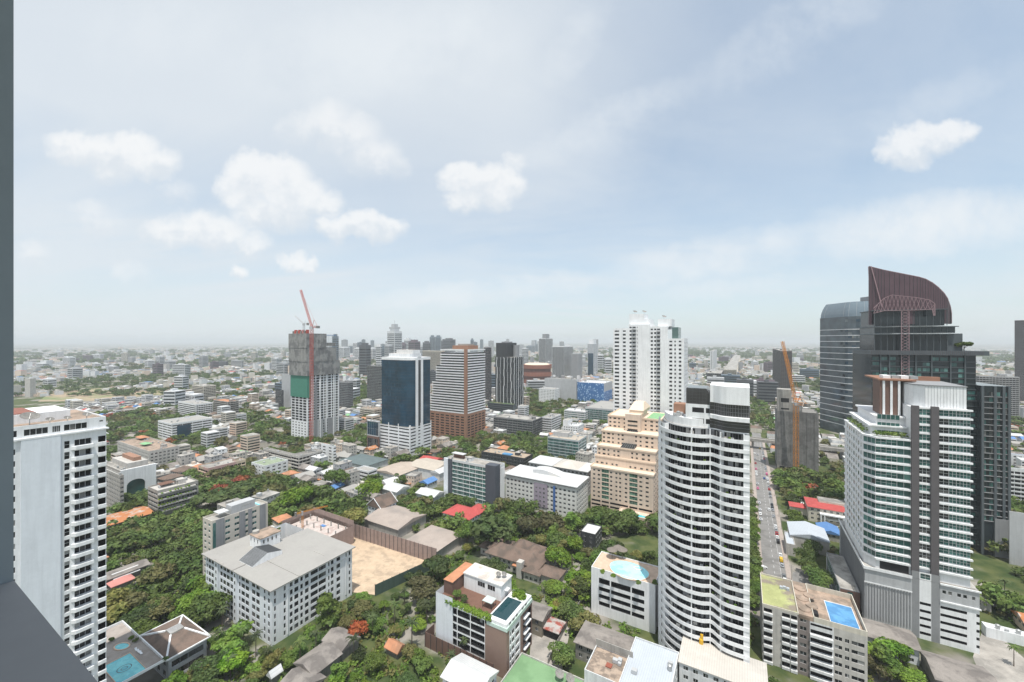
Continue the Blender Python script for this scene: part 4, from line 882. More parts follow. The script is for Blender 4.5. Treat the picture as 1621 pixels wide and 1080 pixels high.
    B.w.prism([(X(49.5), Y(238)), (X(61.79), Y(238)), (X(61.79), Y(275)), (X(49.5), Y(275))], hL, hL+pt+.4, B.mi(WHITE)); B.w.prism([(X(52), Y(241)), (X(61.78), Y(241)), (X(61.78), Y(275)), (X(52), Y(275))], hL+pt+.4, hL+2*pt+.8, B.mi(WHITE))
    B.part('entrance_shade_panel', [DARK], lambda b: b.box(X(51.6), X(61), Fq-.02, Fq+.07, hp+.3, z0-.4))  # flat near-black panel painted as the shade of the entrance opening
    # floor bands wrap the corner; roof terraces with planters
    me = MB(); me.prism([(X(46.5), Y(276)), (X(46.5), Y(237.2)), (Lx-.15, Fq-.7), (X(61.5), Fq-.7), (X(61.5), Fq+.06), (Lx, Fq+.06), (X(46.9), Y(237.4)), (X(46.88), Y(276))], 0, .75, bottom=True); mL = mesh_of(me, 'floor_band', [WHITE])
    mR = boxmesh('floor_band', X(70.05), Rr+.55, Fq-.8, Fq+.06, 0, .7, WHITE); mM = boxmesh('floor_band', X(64.05), X(67.5), Fq-.5, Fq+.06, 0, .7, WHITE)
    it = []
    for i in range(n+1):
        z = z0+pt*i-.0
        if i <= n-4: it.append((mL, (0, 0, z), 0))
        it += [(mR, (0, 0, z), 0), (mM, (0, 0, z), 0)]
    many(B.e, 'floor_band', it)
    for a, c in ((X(61.6), X(64.0)), (X(67.6), X(70.0))):
        B.part('vertical_band', [GREY if False else mat('dark_vertical_band', (.115, .105, .11), .7, .08)], lambda b: b.box(a, c, Fq-1.0, Fq+.05, z0-1.5, zt+1.2)); B.part('vertical_band_base', [GREY], lambda b: b.box(a-.02, c+.02, Fq-1.05, Fq+.05, 0, z0-1.503))
    for (x0, y0, z) in ((X(49.3), Y(237.8), hL+pt+.4), (X(51.8), Y(240.8), hL+2*pt+.8)):
        B.part('roof_edge', [WHITE], lambda b: (b.box(x0-.8, X(61.6), y0-.8, Y(275), z+.003, z+.6)))
    def plant(b, rg=random.Random(8)):
        for i in range(420):
            t = rg.random(); z = hL+.75
            if i % 2: x, y = X(47.1+rg.random()*2.0), Y(238.5+t*34)
            else: x, y = X(50+t*11), Y(234.2+rg.random()*2.6)
            s = .5; c = Vector((x, y, z+rg.random()*1.6)); d1 = Vector((rg.uniform(-1, 1), rg.uniform(-1, 1), rg.uniform(-.6, .6))).normalized()*s; d2 = Vector((rg.uniform(-1, 1), rg.uniform(-1, 1), rg.uniform(-.6, .6))).normalized()*s; b.poly([tuple(c-d1), tuple(c-d2), tuple(c+d1), tuple(c+d2)])
    B.part('planting', [LEAF_L], plant)
    # crown: curved white screen and a timber-clad frame
    def drum(b):
        pts = [(X(62.5), Y(262)), (X(62.2), Y(244)), (X(63.5), Y(238.5)), (X(66.5), Fq+1.6), (X(78.6), Fq+1.2), (X(78.6), Y(262))]
        b.prism(pts, zt+.503, zt+9.6, 0); b.prism([(x*1.0+(.25 if x > X(70) else -.25), y-(.25 if y < Y(250) else 0)) for x, y in pts], zt+9.603, zt+10, 1)
        for k in range(13): x = X(66.5)+k*(12.1/13); y = Fq+1.6-.4*k/13; b.bar((x, y-.03, zt+.6), (x, y-.03, zt+9.5), .06, 2)
    B.part('roof_screen', [WHITE, GREY, GREY_L], drum)
    B.part('timber_frame', [BROWNCLAD, WHITE, mat('warm_timber_soffit', (.30, .155, .10), .6, .12)], lambda b: (b.box(X(54), X(61), Y(244), Y(256), hL+.3, zt+10.6, 0), b.box(X(53.4), X(66), Y(243.2), Y(268), zt+10.603, zt+11.3, 2), [b.box(X(54.9+k*2.6), X(55.7+k*2.6), Y(243.6), Y(243.97), hL+8.5, zt+10.5, 1) for k in range(3)], b.box(X(66.3), X(78), Y(258), Y(260), zt+9.7, zt+11.9, 2)))
    B.part('roof_plant', [WHITE, STEEL], lambda b: [b.box(X(56+k*3.1), X(58.6+k*3.1), Y(248), Y(254), zt+11.303, zt+12.6, k % 2) for k in range(4)])
    B.done(win_name='window')
    # entrance wing
    r = (38.4, 45.5, 236, 272)
    C = Bld('entrance_wing', 'glass and dark timber entrance wing with a flat grey roof beside the grey podium', 'building', r, phrase='the glass entrance wing')
    C.face('F', 0, 11, [(2.6, 4.6)], [(.5, 10.4)], wall=BROWNCLAD, gl=TEAL, n=(1, 3)); C.face('L', 0, 11, [(2, 34)], [(1, 10.4)], wall=GREY_L, gl=TEAL, n=(9, 2)); C.face('R', 0, 11, wall=GREY); C.face('B', 0, 11, wall=GREY); C.top(11, ROOFGREY, GREY, .3); C.done()
teal_tower()
def parking_pool_block():
    h = 22.0; B = Bld('apartment_block', 'weathered cream apartment block with an algae stained roof and a blue rooftop pool', 'apartment block', (6.2, 37.6, 184.6, 208.6), ang=30, phrase='the cream pool block')
    hx, hy = B.hx, B.hy; pt = 3.1; Fp = B.plane('F')
    rs = rows(7, .2, pt, 1.1, 1.35)
    B.face(seg(Fp, 0, 6.2), 0, h, [(.5, 3.2)], rs, wall=CONC_L, back=DARK, rec=.9); B.face(seg(Fp, 6.2, 11.2), 0, h, [(.2, 2.7), (3.0, 4.9)], rs, wall=CONC_L, back=DARK, rec=.9)
    B.face(seg(Fp, 11.2, 15.0), 0, h-.2, [(.8, 2.8)], rs, wall=mat('taupe_render', (.22, .19, .18), .85, .1), gl=DARKGLASS, n=(2, 1)); B.face(seg(Fp, 15.0, 22.0), 0, h-1.0, [(.2, 6.6)], rs[:-1]+[(19.6, 20.4)], wall=WHITE2, back=DARK, rec=1.2); B.face(seg(Fp, 22, Fp[4]), 0, h-1.0, [(.3, 2.4), (3.2, 4.4), (5.0, 8.6)], rs[:-1], wall=CONC_L, gl=BALCGLASS, n=(2, 1))
    for s in 'LRB': B.face(s, 0, h-1, cols(B.plane(s)[4], 3, 2, 1), rs[:-1], wall=CONC, gl=DARKGLASS)
    me = boxmesh('balcony', 0, 1, -.75, -.003, 0, .95, WHITE2)
    for a, c, w in ((.4, 3.4, 0), (6.3, 8.95, 0), (9.1, 11.2, .3), (15.0, 21.8, .3)):
        m_ = boxmesh('balcony', -hx+a, -hx+c, -hy-.75-w, -hy-.003, 0, .95, WHITE2); many(B.e, 'balcony', [(m_, (0, 0, .2+pt*i), 0) for i in range(7 if a < 12 else 6)])
    B.top(h, mat('algae_stained_roof', (.24, .205, .165), .9, .2, .2, alt=(.36, .38, .17), alt_amt=.6, alt_scale=.12), OFFWHITE, .7, x1=-hx+11.6)
    b0 = -hx+11.65; B.top(h-1.0, DECK_D, OFFWHITE, 1.9, x0=b0+4.5)
    B.part('stepped_roof', [DECK_D], lambda b: (b.box(b0, b0+4.4, -hy, hy, h-1, h+.6)))
    B.part('roof_discs', [DECK_D, DARK], lambda b: ([b.cyl(b0+2.2+(i % 2)*2.6, -hy+4+i*3.6, h+.6, h+1.0, 2.0, 1.9, 20) for i in range(5)], b.box(b0+4.6, b0+6.4, -hy+3.2, -hy+6, h-.98, h+.4, 1)))
    many(B.e, 'water_tank', [(boxmesh('water_tank', -.5, .5, -.5, .5, 0, 1.1, ROOFBLUE), (-hx+7.2+i*1.15, 4+.5*(i % 2), h), 0) for i in range(3)])
    B.done(); x, y = G(1332, 973, h-.7); pool('rooftop_pool', 'rectangular blue pool on the roof of the weathered cream block', x, y, h-.99, RZ, rectp(8.2, 14.2), POOL_B, rim=WHITE2, rimw=.5)
parking_pool_block()
def sail_tower():
    A = radians(22); ca, sa = cos(A), sin(A)
    px, py = G(1545, 876); e = thing('apartment_tower', 'dark slate skyscraper crowned by a curved plum coloured sail roof', 'skyscraper', (px, py, 0), -A)
    LANDMARKS.append(('the plum sail tower', px-5, py+20, 22)); OCC.append((76, 122, 285, 335))
    # local frame: x along the face to the right, y away from the camera
    def lx(u, y=0.0):
        # local x at which the sight line through u crosses the plane local y
        k = (u-CX)/F; ox, oy = px+sa*y, py+ca*y
        return (k*oy-ox)/(ca+k*sa)
    def dep(x, y): return py-sa*x+ca*y
    def zz(v, x, y): return H-(v-CY)*dep(x, y)/F
    xL, xM, xR, xW = lx(1380, 4), lx(1505, 4), lx(1545, 4), lx(1597, 0)
    D_ = py
    mats = [SLATEGLASS, DKGREY, CHAR]
    z1 = zz(562, lx(1450, 4), 4)
    b = MB(); b.box(xL, xR, 4.05, 34, 0, z1, 0); b.box(xR+.004, xW, .05, 26, 0, zz(612, xW, 0), 0); b.build('wall', mats, e)
    pt = 3.3; nf = int(z1/pt)
    sl = boxmesh('floor_slab', xL-.1, xR+.15, 3.6, 4.03, 0, .35, DKGREY); many(e, 'floor_slab', [(sl, (0, 0, pt*i), 0) for i in range(1, nf)])
    n2 = int(zz(612, xW, 0)/pt); sl2 = boxmesh('floor_slab', xR+.1, xW+.3, -.55, .03, 0, .3, GREY); many(e, 'floor_slab', [(sl2, (0, 0, pt*i), 0) for i in range(6, n2)])
    for x in (xR+.0, xR+5.4, xR+9.0, xW-.6): b = MB(); b.box(x, x+1.1, -.75, .02, 0, zz(612, xW, 0), 0); b.build('pier', [DKGREY], e)
    for u in (1394, 1408, 1450, 1475, 1505, 1528): x = lx(u, 3.4); b = MB(); b.box(x-.35, x+.35, 3.3, 3.58, 0, z1); b.build('pier', [DKGREY], e)
    b = MB(); b.box(xR+5.6, xW+.5, -1.0, -.78, 0, 22, 0); b.build('screen_wall', [GREY], e)
    b = MB(); b.box(xR, xW, -.04, .02, 0, 6.5); b.build('ground_shade_panel', [DARK], e)  # dark sheet on the wall stands in for the shaded open ground floor
    # window panes between the slabs, lighter than the wall
    it = []; rg = random.Random(3)
    for i in range(1, nf):
        for k in range(12):
            if rg.random() < .5:
                w = (xR-xL)/12; it.append((window_mesh(w-.6, 2.1, TEAL, FRAME_D, 2, 1), (xL+w*(k+.5), 4.0, pt*i+1.7), 0))
    for i in range(6, n2):
        for k in range(4):
            w = (xW-xR)/4; it.append((window_mesh(w-1.4, 2.3, DARKGLASS if rg.random() < .6 else TEAL, FRAME_D, 2, 1), (xR+w*(k+.5), -.0, pt*i+1.7), 0))
    many(e, 'window', it)
    # cantilevered sky terrace with a tree
    zs = zz(562, lx(1450, 4), 4); x1 = lx(1566, 2)
    b = MB(); b.box(xL-1.2, x1, 1.8, 30, zs, zs+2.6, 0); [b.box(xL-1.1+k*.9, xL-1.0+k*.9, 1.7, 1.79, zs, zs+2.6, 1) for k in range(int((x1-xL)/.9))]; b.build('sky_terrace', [DKGREY, MAROON], e)
    # upper storeys, each set back
    levels = [(1384, 1500, 6, zs+2.6, zz(528, 0, 6)), (1384, 1512, 6, zz(527, 0, 6), zz(516, 0, 6)), (1384, 1495, 8, zz(515, 0, 8), zz(488, 0, 8))]
    for a, c, y, za, zb in levels:
        b = MB(); b.box(lx(a, y), lx(c, y), y, 28, za, zb-.5, 0); b.box(lx(a, y)-.8, lx(c, y)+1.2, y-1.2, 28, zb-.5, zb, 1); [b.box(lx(a, y)+k*3.2, lx(a, y)+k*3.2+.3, y-.12, y-.003, za, zb-.5, 1) for k in range(12)]; b.build('upper_storey', [SLATEGLASS, DKGREY], e)
    b = MB(); b.box(lx(1505, 5), lx(1529, 5), 8, 20, zs+2.6, zz(528, 0, 6)); b.build('lift_house', [DKGREY], e)
    # lattice portal
    def q(u, v, y): x = lx(u, y); return (x, y, zz(v, x, y))
    b = MB(); y = 3.0
    def truss(pa, pb, n):
        for k in range(n):
            f, g = k/n, (k+1)/n
            a0, a1, b0, b1 = [Vector(p).lerp(Vector(r), t) for p, r, t in ((pa[0], pa[1], f), (pa[0], pa[1], g), (pb[0], pb[1], f), (pb[0], pb[1], g))]
            b.bar(a0, b1, .13); b.bar(b0, a1, .13)
        b.bar(*pa, .22); b.bar(*pb, .22)
    truss((q(1427, 493, y), q(1427, 600, y)), (q(1439, 493, y), q(1439, 600, y)), 22)
    top = [(1383, 488), (1400, 472), (1412, 467), (1450, 471), (1472, 475), (1480, 481), (1480, 500)]; bot = [(1383, 496), (1400, 492), (1412, 492), (1450, 491), (1472, 490), (1476, 490), (1478, 500)]
    for i in range(len(top)-1): truss((q(*top[i], y), q(*top[i+1], y)), (q(*bot[i], y), q(*bot[i+1], y)), max(1, int(hypot(top[i+1][0]-top[i][0], top[i+1][1]-top[i][1])/6)))
    b.build('lattice_frame', [PINKM], e)
    # sail: a ribbed wall bent in plan, its top sweeping down to the right
    tp = [(1376, 422), (1388, 425), (1400, 428), (1420, 432), (1440, 436), (1455, 439), (1465, 442), (1476, 448), (1485, 455), (1494, 464), (1500, 473), (1504, 484), (1506, 496), (1506, 512)]
    S = []
    for i, (u, v) in enumerate(tp):
        f = (u-1376)/130; yy = 12-7*sin(pi*min(1, f*1.05))*.6+(4 if i > 10 else 0); x = lx(u, yy); S.append((x, yy, zz(v, x, yy)))
    b = MB(); zb = zz(512, 0, 8); th = 1.1; N_ = 5
    P = []
    for i in range(len(S)-1):
        for k in range(N_): t = k/N_; P.append(tuple(S[i][j]*(1-t)+S[i+1][j]*t for j in range(3)))
    P.append(S[-1])
    for i in range(len(P)-1):
        a, c = P[i], P[i+1]; za = zb
        b.poly([(a[0], a[1], za), (c[0], c[1], za), c, a]); b.poly([(c[0], c[1]+th, za), (a[0], a[1]+th, za), (a[0], a[1]+th, a[2]), (c[0], c[1]+th, c[2])])
        if i % 2 == 0: b.bar((a[0], a[1]-.06, za), (a[0], a[1]-.06, a[2]), .09, 1)
    for a in (P[0], P[-1]): b.poly([(a[0], a[1], zb), (a[0], a[1]+th, zb), (a[0], a[1]+th, a[2]), a])
    b.build('sail_roof', [MAROON, CHAR], e)
    b = MB()
    for i in range(len(P)-1): b.bar((P[i][0], P[i][1]+.5, P[i][2]), (P[i+1][0], P[i+1][1]+.5, P[i+1][2]), .55)
    b.bar((P[0][0], P[0][1]+.5, P[0][2]), (P[0][0]+1.5, P[0][1]+.5, zb), .5); b.bar((P[0][0]+.8, P[0][1]-.5, P[0][2]), (lx(1396, 9), 9, zz(482, 0, 9)), .3)
    b.build('sail_rim', [PINKM], e)
    return (*[lx(1526, 8)], 8, zs+2.6, e)
SAIL_TREE = sail_tower()
def glass_tower():
    vb = 694; D = depth(1340, vb); xL, xR = (1298-CX)/F*(D+62), (1428-CX)/F*(D+2); h1 = height(476, vb); w = xR-xL
    cx = (xL+xR)/2; e = thing('office_tower', 'tall blue grey glass office tower with thin pale floor lines and a domed glass top', 'office tower', (cx, D+30, 0), 0); LANDMARKS.append(('the tall blue grey glass tower', cx, D, 40)); c = pq(cx, D+25); OCC.append((c[0]-50, c[0]+50, c[1]-45, c[1]+45))
    n = 24; pl = [(w/2*1.0*sin(t), -30*cos(t)**1 if abs(t) < pi/2 else 25) for t in [(-pi/2+pi*k/n) for k in range(n+1)]]
    pl = [(max(-w/2, min(w/2, x*1.12)), y) for x, y in pl]; bk = [(w/2, 32), (-w/2, 32)]
    zc = height(500, vb)
    b = MB(); b.prism(pl+bk, 0, zc, 0); b.build('wall', [glass('steel_blue_glass', (.03, .043, .052), (.085, .105, .12), .35, .06, .6)], e)
    fb = MB(); o2 = [(x*1.012, y-.6) for x, y in pl]; fb.prism(o2+bk, 0, .95, 0, bottom=True); me = mesh_of(fb, 'floor_line', [WHITE2]); many(e, 'floor_line', [(me, (0, 0, 12+8.0*i), 0) for i in range(int((zc-14)/8.0))])
    rg = random.Random(2); it = []
    for i in range(int((zc-14)/4.3)):
        for k in range(1, n-1):
            if rg.random() < (.2 if k < 14 else .30):
                a, c_ = pl[k], pl[k+1]; L_ = hypot(c_[0]-a[0], c_[1]-a[1])
                if L_ < 1: continue
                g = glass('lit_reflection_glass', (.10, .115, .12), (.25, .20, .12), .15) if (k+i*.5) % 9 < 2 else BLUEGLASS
                it.append((window_mesh(L_*.96, 3.4, g, FRAME_D, 2, 1), ((a[0]+c_[0])/2, (a[1]+c_[1])/2-.12, 12+4.3*i+2.4), atan2(c_[1]-a[1], c_[0]-a[0])))
    many(e, 'window', it)
    b = MB(); m_ = 5
    for k in range(m_):
        f0, f1 = 1-.006*k*k, 1-.006*(k+1)**2; za, zb = zc+.003+(h1-zc)*k/m_, zc+.003+(h1-zc)*(k+1)/m_
        A = [(x*f0*.97, y*f0) for x, y in pl+bk]; Bq = [(x*f1*.97, y*f1) for x, y in pl+bk]
        for i in range(len(A)):
            j = (i+1) % len(A); b.poly([(*A[i], za), (*A[j], za), (*Bq[j], zb), (*Bq[i], zb)], 0)
            if i % 2 == 0 and i < n: b.bar((*A[i], za), (*Bq[i], zb), .12, 1)
    b.poly([(*p, h1) for p in Bq], 0); b.build('glass_dome', [mat('pale_blue_glass', (.16, .21, .25), .1, .1, spec=.6), GREY_L], e)
    b = MB(); b.box(w*.12, w*.34, -12, 8, h1, h1+8, 0); [b.bar((w*.12+k*2.5, -12.1, h1), (w*.12+k*2.5, -12.1, h1+9), .15, 1) for k in range(7)]; b.build('plant_room', [GREY, CHAR], e)
    b = MB(); b.box(w*.36, w*.5, -14, 20, zc, h1-1.5, 0); b.build('side_fin', [mat('champagne_panel', (.50, .47, .38), .5, .06)], e)
glass_tower()
def crane(name, label, base, top, tip, m, mast_w=2.2, luff=True, back=9):
    t = thing(name, label, 'tower crane', base, 0); base = Vector(base); T = Vector(top)-base; Tip = Vector(tip)-base; s = mast_w/2.2
    b = MB(); b.lattice((0, 0, 0), T, mast_w, .16*s, mast_w*1.2); mo = b.build('mast', [m], t)
    d = Vector((Tip.x-T.x, Tip.y-T.y, 0)); d = d.normalized() if d.length > .01 else Vector((1, 0, 0))
    b = MB(); b.lattice(T+Vector((0, 0, 1)), Tip, mast_w*.62, .13*s, mast_w); b.build('jib', [m], t)
    b = MB(); b.lattice(T+Vector((0, 0, 1)), T-d*back+Vector((0, 0, 1)), mast_w*.7, .14*s, mast_w); b.build('counter_jib', [m], t)
    b = MB(); c = T-d*back; b.box(c.x-1.3*s, c.x+1.3*s, c.y-1.3*s, c.y+1.3*s, c.z-.8, c.z+2); b.build('counterweight', [CONC_D], t)
    b = MB(); a = T-d*back*.4+Vector((0, 0, back*.85)); b.bar(T-d*1+Vector((0, 0, 1)), a, .2*s); b.bar(T-d*back+Vector((0, 0, 1)), a, .1*s); b.bar(a, Tip, .06*s); b.build('stay', [m], t)
    b = MB(); b.box(T.x-1.4*s, T.x+1.4*s, T.y-1.6*s, T.y-.2, T.z-1, T.z+1.6); b.build('cab', [m if not luff else GREY_L], mo)
    return t
def P3(u, v, D): return ((u-CX)/F*D, D, H-(v-CY)*D/F)
def netted_building():
    r = rect(1224, 1230, 1297, 744); p0, _, q0, q1 = r; p1 = ray_q(1296, q0)
    h = height(652, 746)
    D = depth(1240, 744)
    e = Bld('construction_block', 'half built block wrapped in grey safety netting behind the orange crane', 'construction site', (p0, p0+42*1.0 if p1-p0 > 60 else p1, q0, q0+30), phrase='the grey netted block')
    for s in 'FRLB': e.face(s, 5, h, wall=NET_D)
    for s in 'FRLB': e.face(s, 0, 5, cols(e.plane(s)[4], 5, 4, 1), [(.3, 4.4)], wall=CONC_D, back=DARK, rec=1)
    e.top(h, CONC_D, NET_D, .6)
    W_ = e.hx*2
    e.part('netting_folds', [NET_D], lambda b: [b.box(-e.hx+W_*f, -e.hx+W_*f+.35, -e.hy-.35, -e.hy-.003, 5, h-1) for f in (.17, .34, .5, .72, .9)])
    e.part('lift_core', [CONC, DARK], lambda b: (b.box(-e.hx+.5, -e.hx+W_*.36, -e.hy+.3, -e.hy+13, h, height(617, 746), 0), b.box(-e.hx+W_*.1, -e.hx+W_*.3, -e.hy+.25, -e.hy+.297, h+9, h+13, 1), b.box(-e.hx+W_*.1, -e.hx+W_*.3, -e.hy+.25, -e.hy+.297, h+2, h+3.5, 1)))
    e.part('climbing_formwork', [NET, STEEL], lambda b: (b.box(-e.hx+W_*.36, -e.hx+W_*.62, -e.hy+1, -e.hy+10, h, h+9, 0), [b.bar((-e.hx+W_*(.66+.05*k), -e.hy+2, h), (-e.hx+W_*(.66+.05*k), -e.hy+2, h+3.2), .12, 1) for k in range(7)]))
    many(e.e, 'floor_edge', [(boxmesh('floor_edge', e.hx+.003, e.hx+1.0, -e.hy, e.hy, 0, .5, CONC), (0, 0, 9+3.6*i), 0) for i in range(int((h-10)/3.6))]); e.done()
    crane('tower_crane', 'orange tower crane with a raised jib beside the grey netted block', P3(1260, 750, 372), P3(1260, 640, 372), P3(1238.5, 540.5, 384), STEEL_O, 3.0, back=10)
netted_building()
def twin_tower():
    vb = 772; D = depth(1030, vb); 
    p0, p1, q0, q1 = rect(971, 1083, 1086, vb); B = Bld('apartment_tower', 'tall white stepped apartment tower with small dark windows behind the stepped peach tower', 'apartment tower', (p0, p1, q0, q0+26), ang=30, phrase='the tall white stepped tower')
    W_ = p1-p0; hx, hy = B.hx, B.hy; pt = 3.5; X = lambda u: ray_q(u, q0)-p0
    zt = lambda v, u: H-(v-CY)*xy(ray_q(u, q0), q0)[1]/F
    secs = [(971, 995, 520, [(973, 980), (986, 990.5)]), (995, 1009, 514, [(996.5, 1000), (1001, 1006.5), (1008, 1009)]), (1009, 1029, 514, []), (1029, 1045, 517, [(1030, 1033.5), (1035.5, 1039), (1040, 1045)]), (1045, 1057, 517, []), (1057, 1083, 536, [(1059.5, 1064), (1067.5, 1070), (1074.5, 1078.5)])]
    Fp = B.plane('F')
    for a, c, v, cs in secs:
        z = zt(v, a); xa, xc = X(a), min(X(c), W_); n = int((z-3)/pt)
        B.face(seg(Fp, xa, xc), 0, z, [(X(s)-xa, X(t)-xa) for s, t in cs], rows(n, z-n*pt-1, pt, 1.2, 1.7), wall=WHITE, gl=DARKGLASS, fr=FRAME_D, n=(2, 1), rec=.4)
        b = MB(); b.box(-hx+xa+.003, -hx+xc-.003, -hy+.004, hy, z-2, z, 0); b.build('roof', [WHITE], B.e)
        if cs and a in (995, 1029):
            s, t = cs[2] if a == 1029 else cs[1]; m_ = boxmesh('balcony', X(s)-.3-hx, X(t)+.3-hx, -hy-1.0, -hy-.003, 0, .9, GREY_L); many(B.e, 'balcony', [(m_, (0, 0, z-n*pt-1+pt*i), 0) for i in range(n)])
    for s in 'RLB': B.face(s, 0, zt(536, 1070), cols(B.plane(s)[4], 4, 2.5, 1), rows(int((zt(536, 1070)-4)/pt), 2, pt, 1.3, 1.5), wall=WHITE, gl=DARKGLASS, wins=(s == 'R'))
    for a, c, v in ((994, 1004, 497), (1004, 1018, 497), (1018, 1027, 505), (1040, 1062, 505)):
        B.part('crown_block', [WHITE], lambda b: b.box(X(a)-hx+.01, X(c)-hx-.01, -hy+5, hy-4, zt(514 if a < 1040 else 517, a), zt(v, a)))
    B.part('glass_corner', [mat('pale_glass_corner', (.10, .16, .15), .15, .1), WHITE], lambda b: b.box(X(1063)-hx, X(1073)-hx, -hy+3, hy-6, zt(536, 1070), zt(518, 1070)))
    B.done()
    for u, v in ((1001, 492), (1016, 491.5), (1048, 504)):
        x, y = xy(ray_q(u, q0), q0+10); dish(x, y, zt(497 if u < 1030 else 505, u), .3, 2.0, f'large satellite dish on the tall white stepped tower, {"on its lower crown block" if u > 1030 else "first on the highest crown" if u < 1010 else "second on the highest crown"}')
twin_tower()
def blue_tower():
    p0, p1, q0, q1 = rect(601, 649, 682.5, 723); B = Bld('office_tower', 'dark blue mirror glass office tower with a white stripe on a white louvred podium', 'office tower', (p0, p1, q0, q1), phrase='the blue mirror glass tower')
    hx, hy = B.hx, B.hy; zp = height(678, 723); n = 8; pt = (zp-2)/n; D = depth(649, 723)
    for s in 'FRLB':
        L_ = B.plane(s)[4]; B.face(s, 0, zp, [(1, L_*.30), (L_*.33, L_*.62), (L_*.65, L_-1)], rows(n, 1, pt, pt*.58, pt*.36), wall=WHITE, back=DARK, rec=1.5)
    many(B.e, 'podium_pier', [(boxmesh('podium_pier', -.5, .5, -.25, -.003, 0, zp+3, WHITE), (x, -hy, 0), 0) for x in (-hx+.5, -hx+hx*.62, -hx+hx*1.26, hx-.5)]+[(boxmesh('podium_pier', .003, .25, -.5, .5, 0, zp+3, WHITE), (hx, y, 0), 0) for y in (-hy+.5, -.5, hy-.5)])
    B.part('podium_roof', [ROOFGREY], lambda b: b.box(-hx, hx, -hy, hy, zp-.3, zp-.004))
    zt = height(571, 723); x0, x1, y0, y1 = -hx+1.6, hx-.4, -hy+1.5, hy-1.2; cham = 7
    pts = [(x0, y0), (x1-cham-8, y0), (x1-cham, y0+1.0), (x1, y0+cham), (x1, y1), (x0, y1)]
    b = MB(); b.prism(pts, zp, zt, 0); b.build('glass_wall', [BLUEGLASS], B.e)
    # grid of thin joints: every storey line and mullion
    jm = MB(); jm.prism([(x*1.002, y-.03 if y < 0 else y) for x, y in pts], 0, .10, 0, bottom=True); me = mesh_of(jm, 'storey_joint', [CHAR]); many(B.e, 'storey_joint', [(me, (0, 0, zp+3.6*i), 0) for i in range(1, int((zt-zp)/3.6))])
    rg = random.Random(4); it = []
    g2 = glass('lighter_blue_glass', (.010, .034, .058), (.018, .058, .09), .3, .05, .5)
    for i in range(int((zt-zp)/3.6)):
        for k in range(14):
            if rg.random() < .28:
                w = (x1-cham-8-x0)/14; it.append((window_mesh(w*.94, 3.2, g2, BLUEGLASS, 1, 1), (x0+w*(k+.5), y0-.02, zp+3.6*i+1.85), 0))
    many(B.e, 'window', it)
    B.part('white_stripe', [WHITE, CHAR], lambda b: (b.box(x1-.1, x1+.5, y0+cham+.5, y0+cham+4.2, 8, zt+2, 0), b.box(x1-.1, x1+.3, y0+cham+4.2, y0+cham+8.4, zp, zt, 1), b.box(x1-.1, x1+.5, y0+cham+8.4, y0+cham+12, 8, zt+2, 0)))
    B.part('roof_parapet', [WHITE], lambda b: b.prism([(x+(.3 if x > 0 else -.3), y+(.3 if y > 0 else -.3)) for x, y in pts], zt+.003, zt+3.0, 0, bottom=True))
    B.part('plant_room', [WHITE2, CREAMR], lambda b: (b.box(x0+3, x1-9, y0+8, y1-5, zt+3.003, zt+7.2, 0, 1), b.box(x0+11, x1-8, y0+12, y1-8, zt+7.203, zt+11, 0, 1)))
    B.part('pediment', [WHITE], lambda b: b.prism([(x1-.2, y0+cham+3), (x1+.45, y0+cham+3), (x1+.45, y0+cham+9), (x1-.2, y0+cham+9)], zt+3.0, zt+5.5))
    B.done()
    # lower dark-glass wing
    a = rect(581, 599, 601, 716); C = Bld('office_wing', 'low blue glass wing over brown louvres beside the blue mirror glass tower', 'building', a); hh = height(668, 716)
    for s in 'FR': C.face(s, 0, hh*.5, [(1, C.plane(s)[4]-1)], [(3, hh*.42)], wall=BROWNCLAD, gl=DARKGLASS, n=(6, 1)); C.face(s, hh*.5, hh, [(.5, C.plane(s)[4]-.5)], [(hh*.53, hh-.8)], wall=GREY_L, gl=BLUEGLASS, n=(5, 2))
    C.face('L', 0, hh, wall=GREY_L); C.face('B', 0, hh, wall=GREY_L); C.top(hh, ROOFWHITE, WHITE, .6); C.clutter(hh, 4, stair=False); C.done()
CREAMR = mat('cream_plant_room', (.66, .60, .54), .8, .06)
blue_tower()
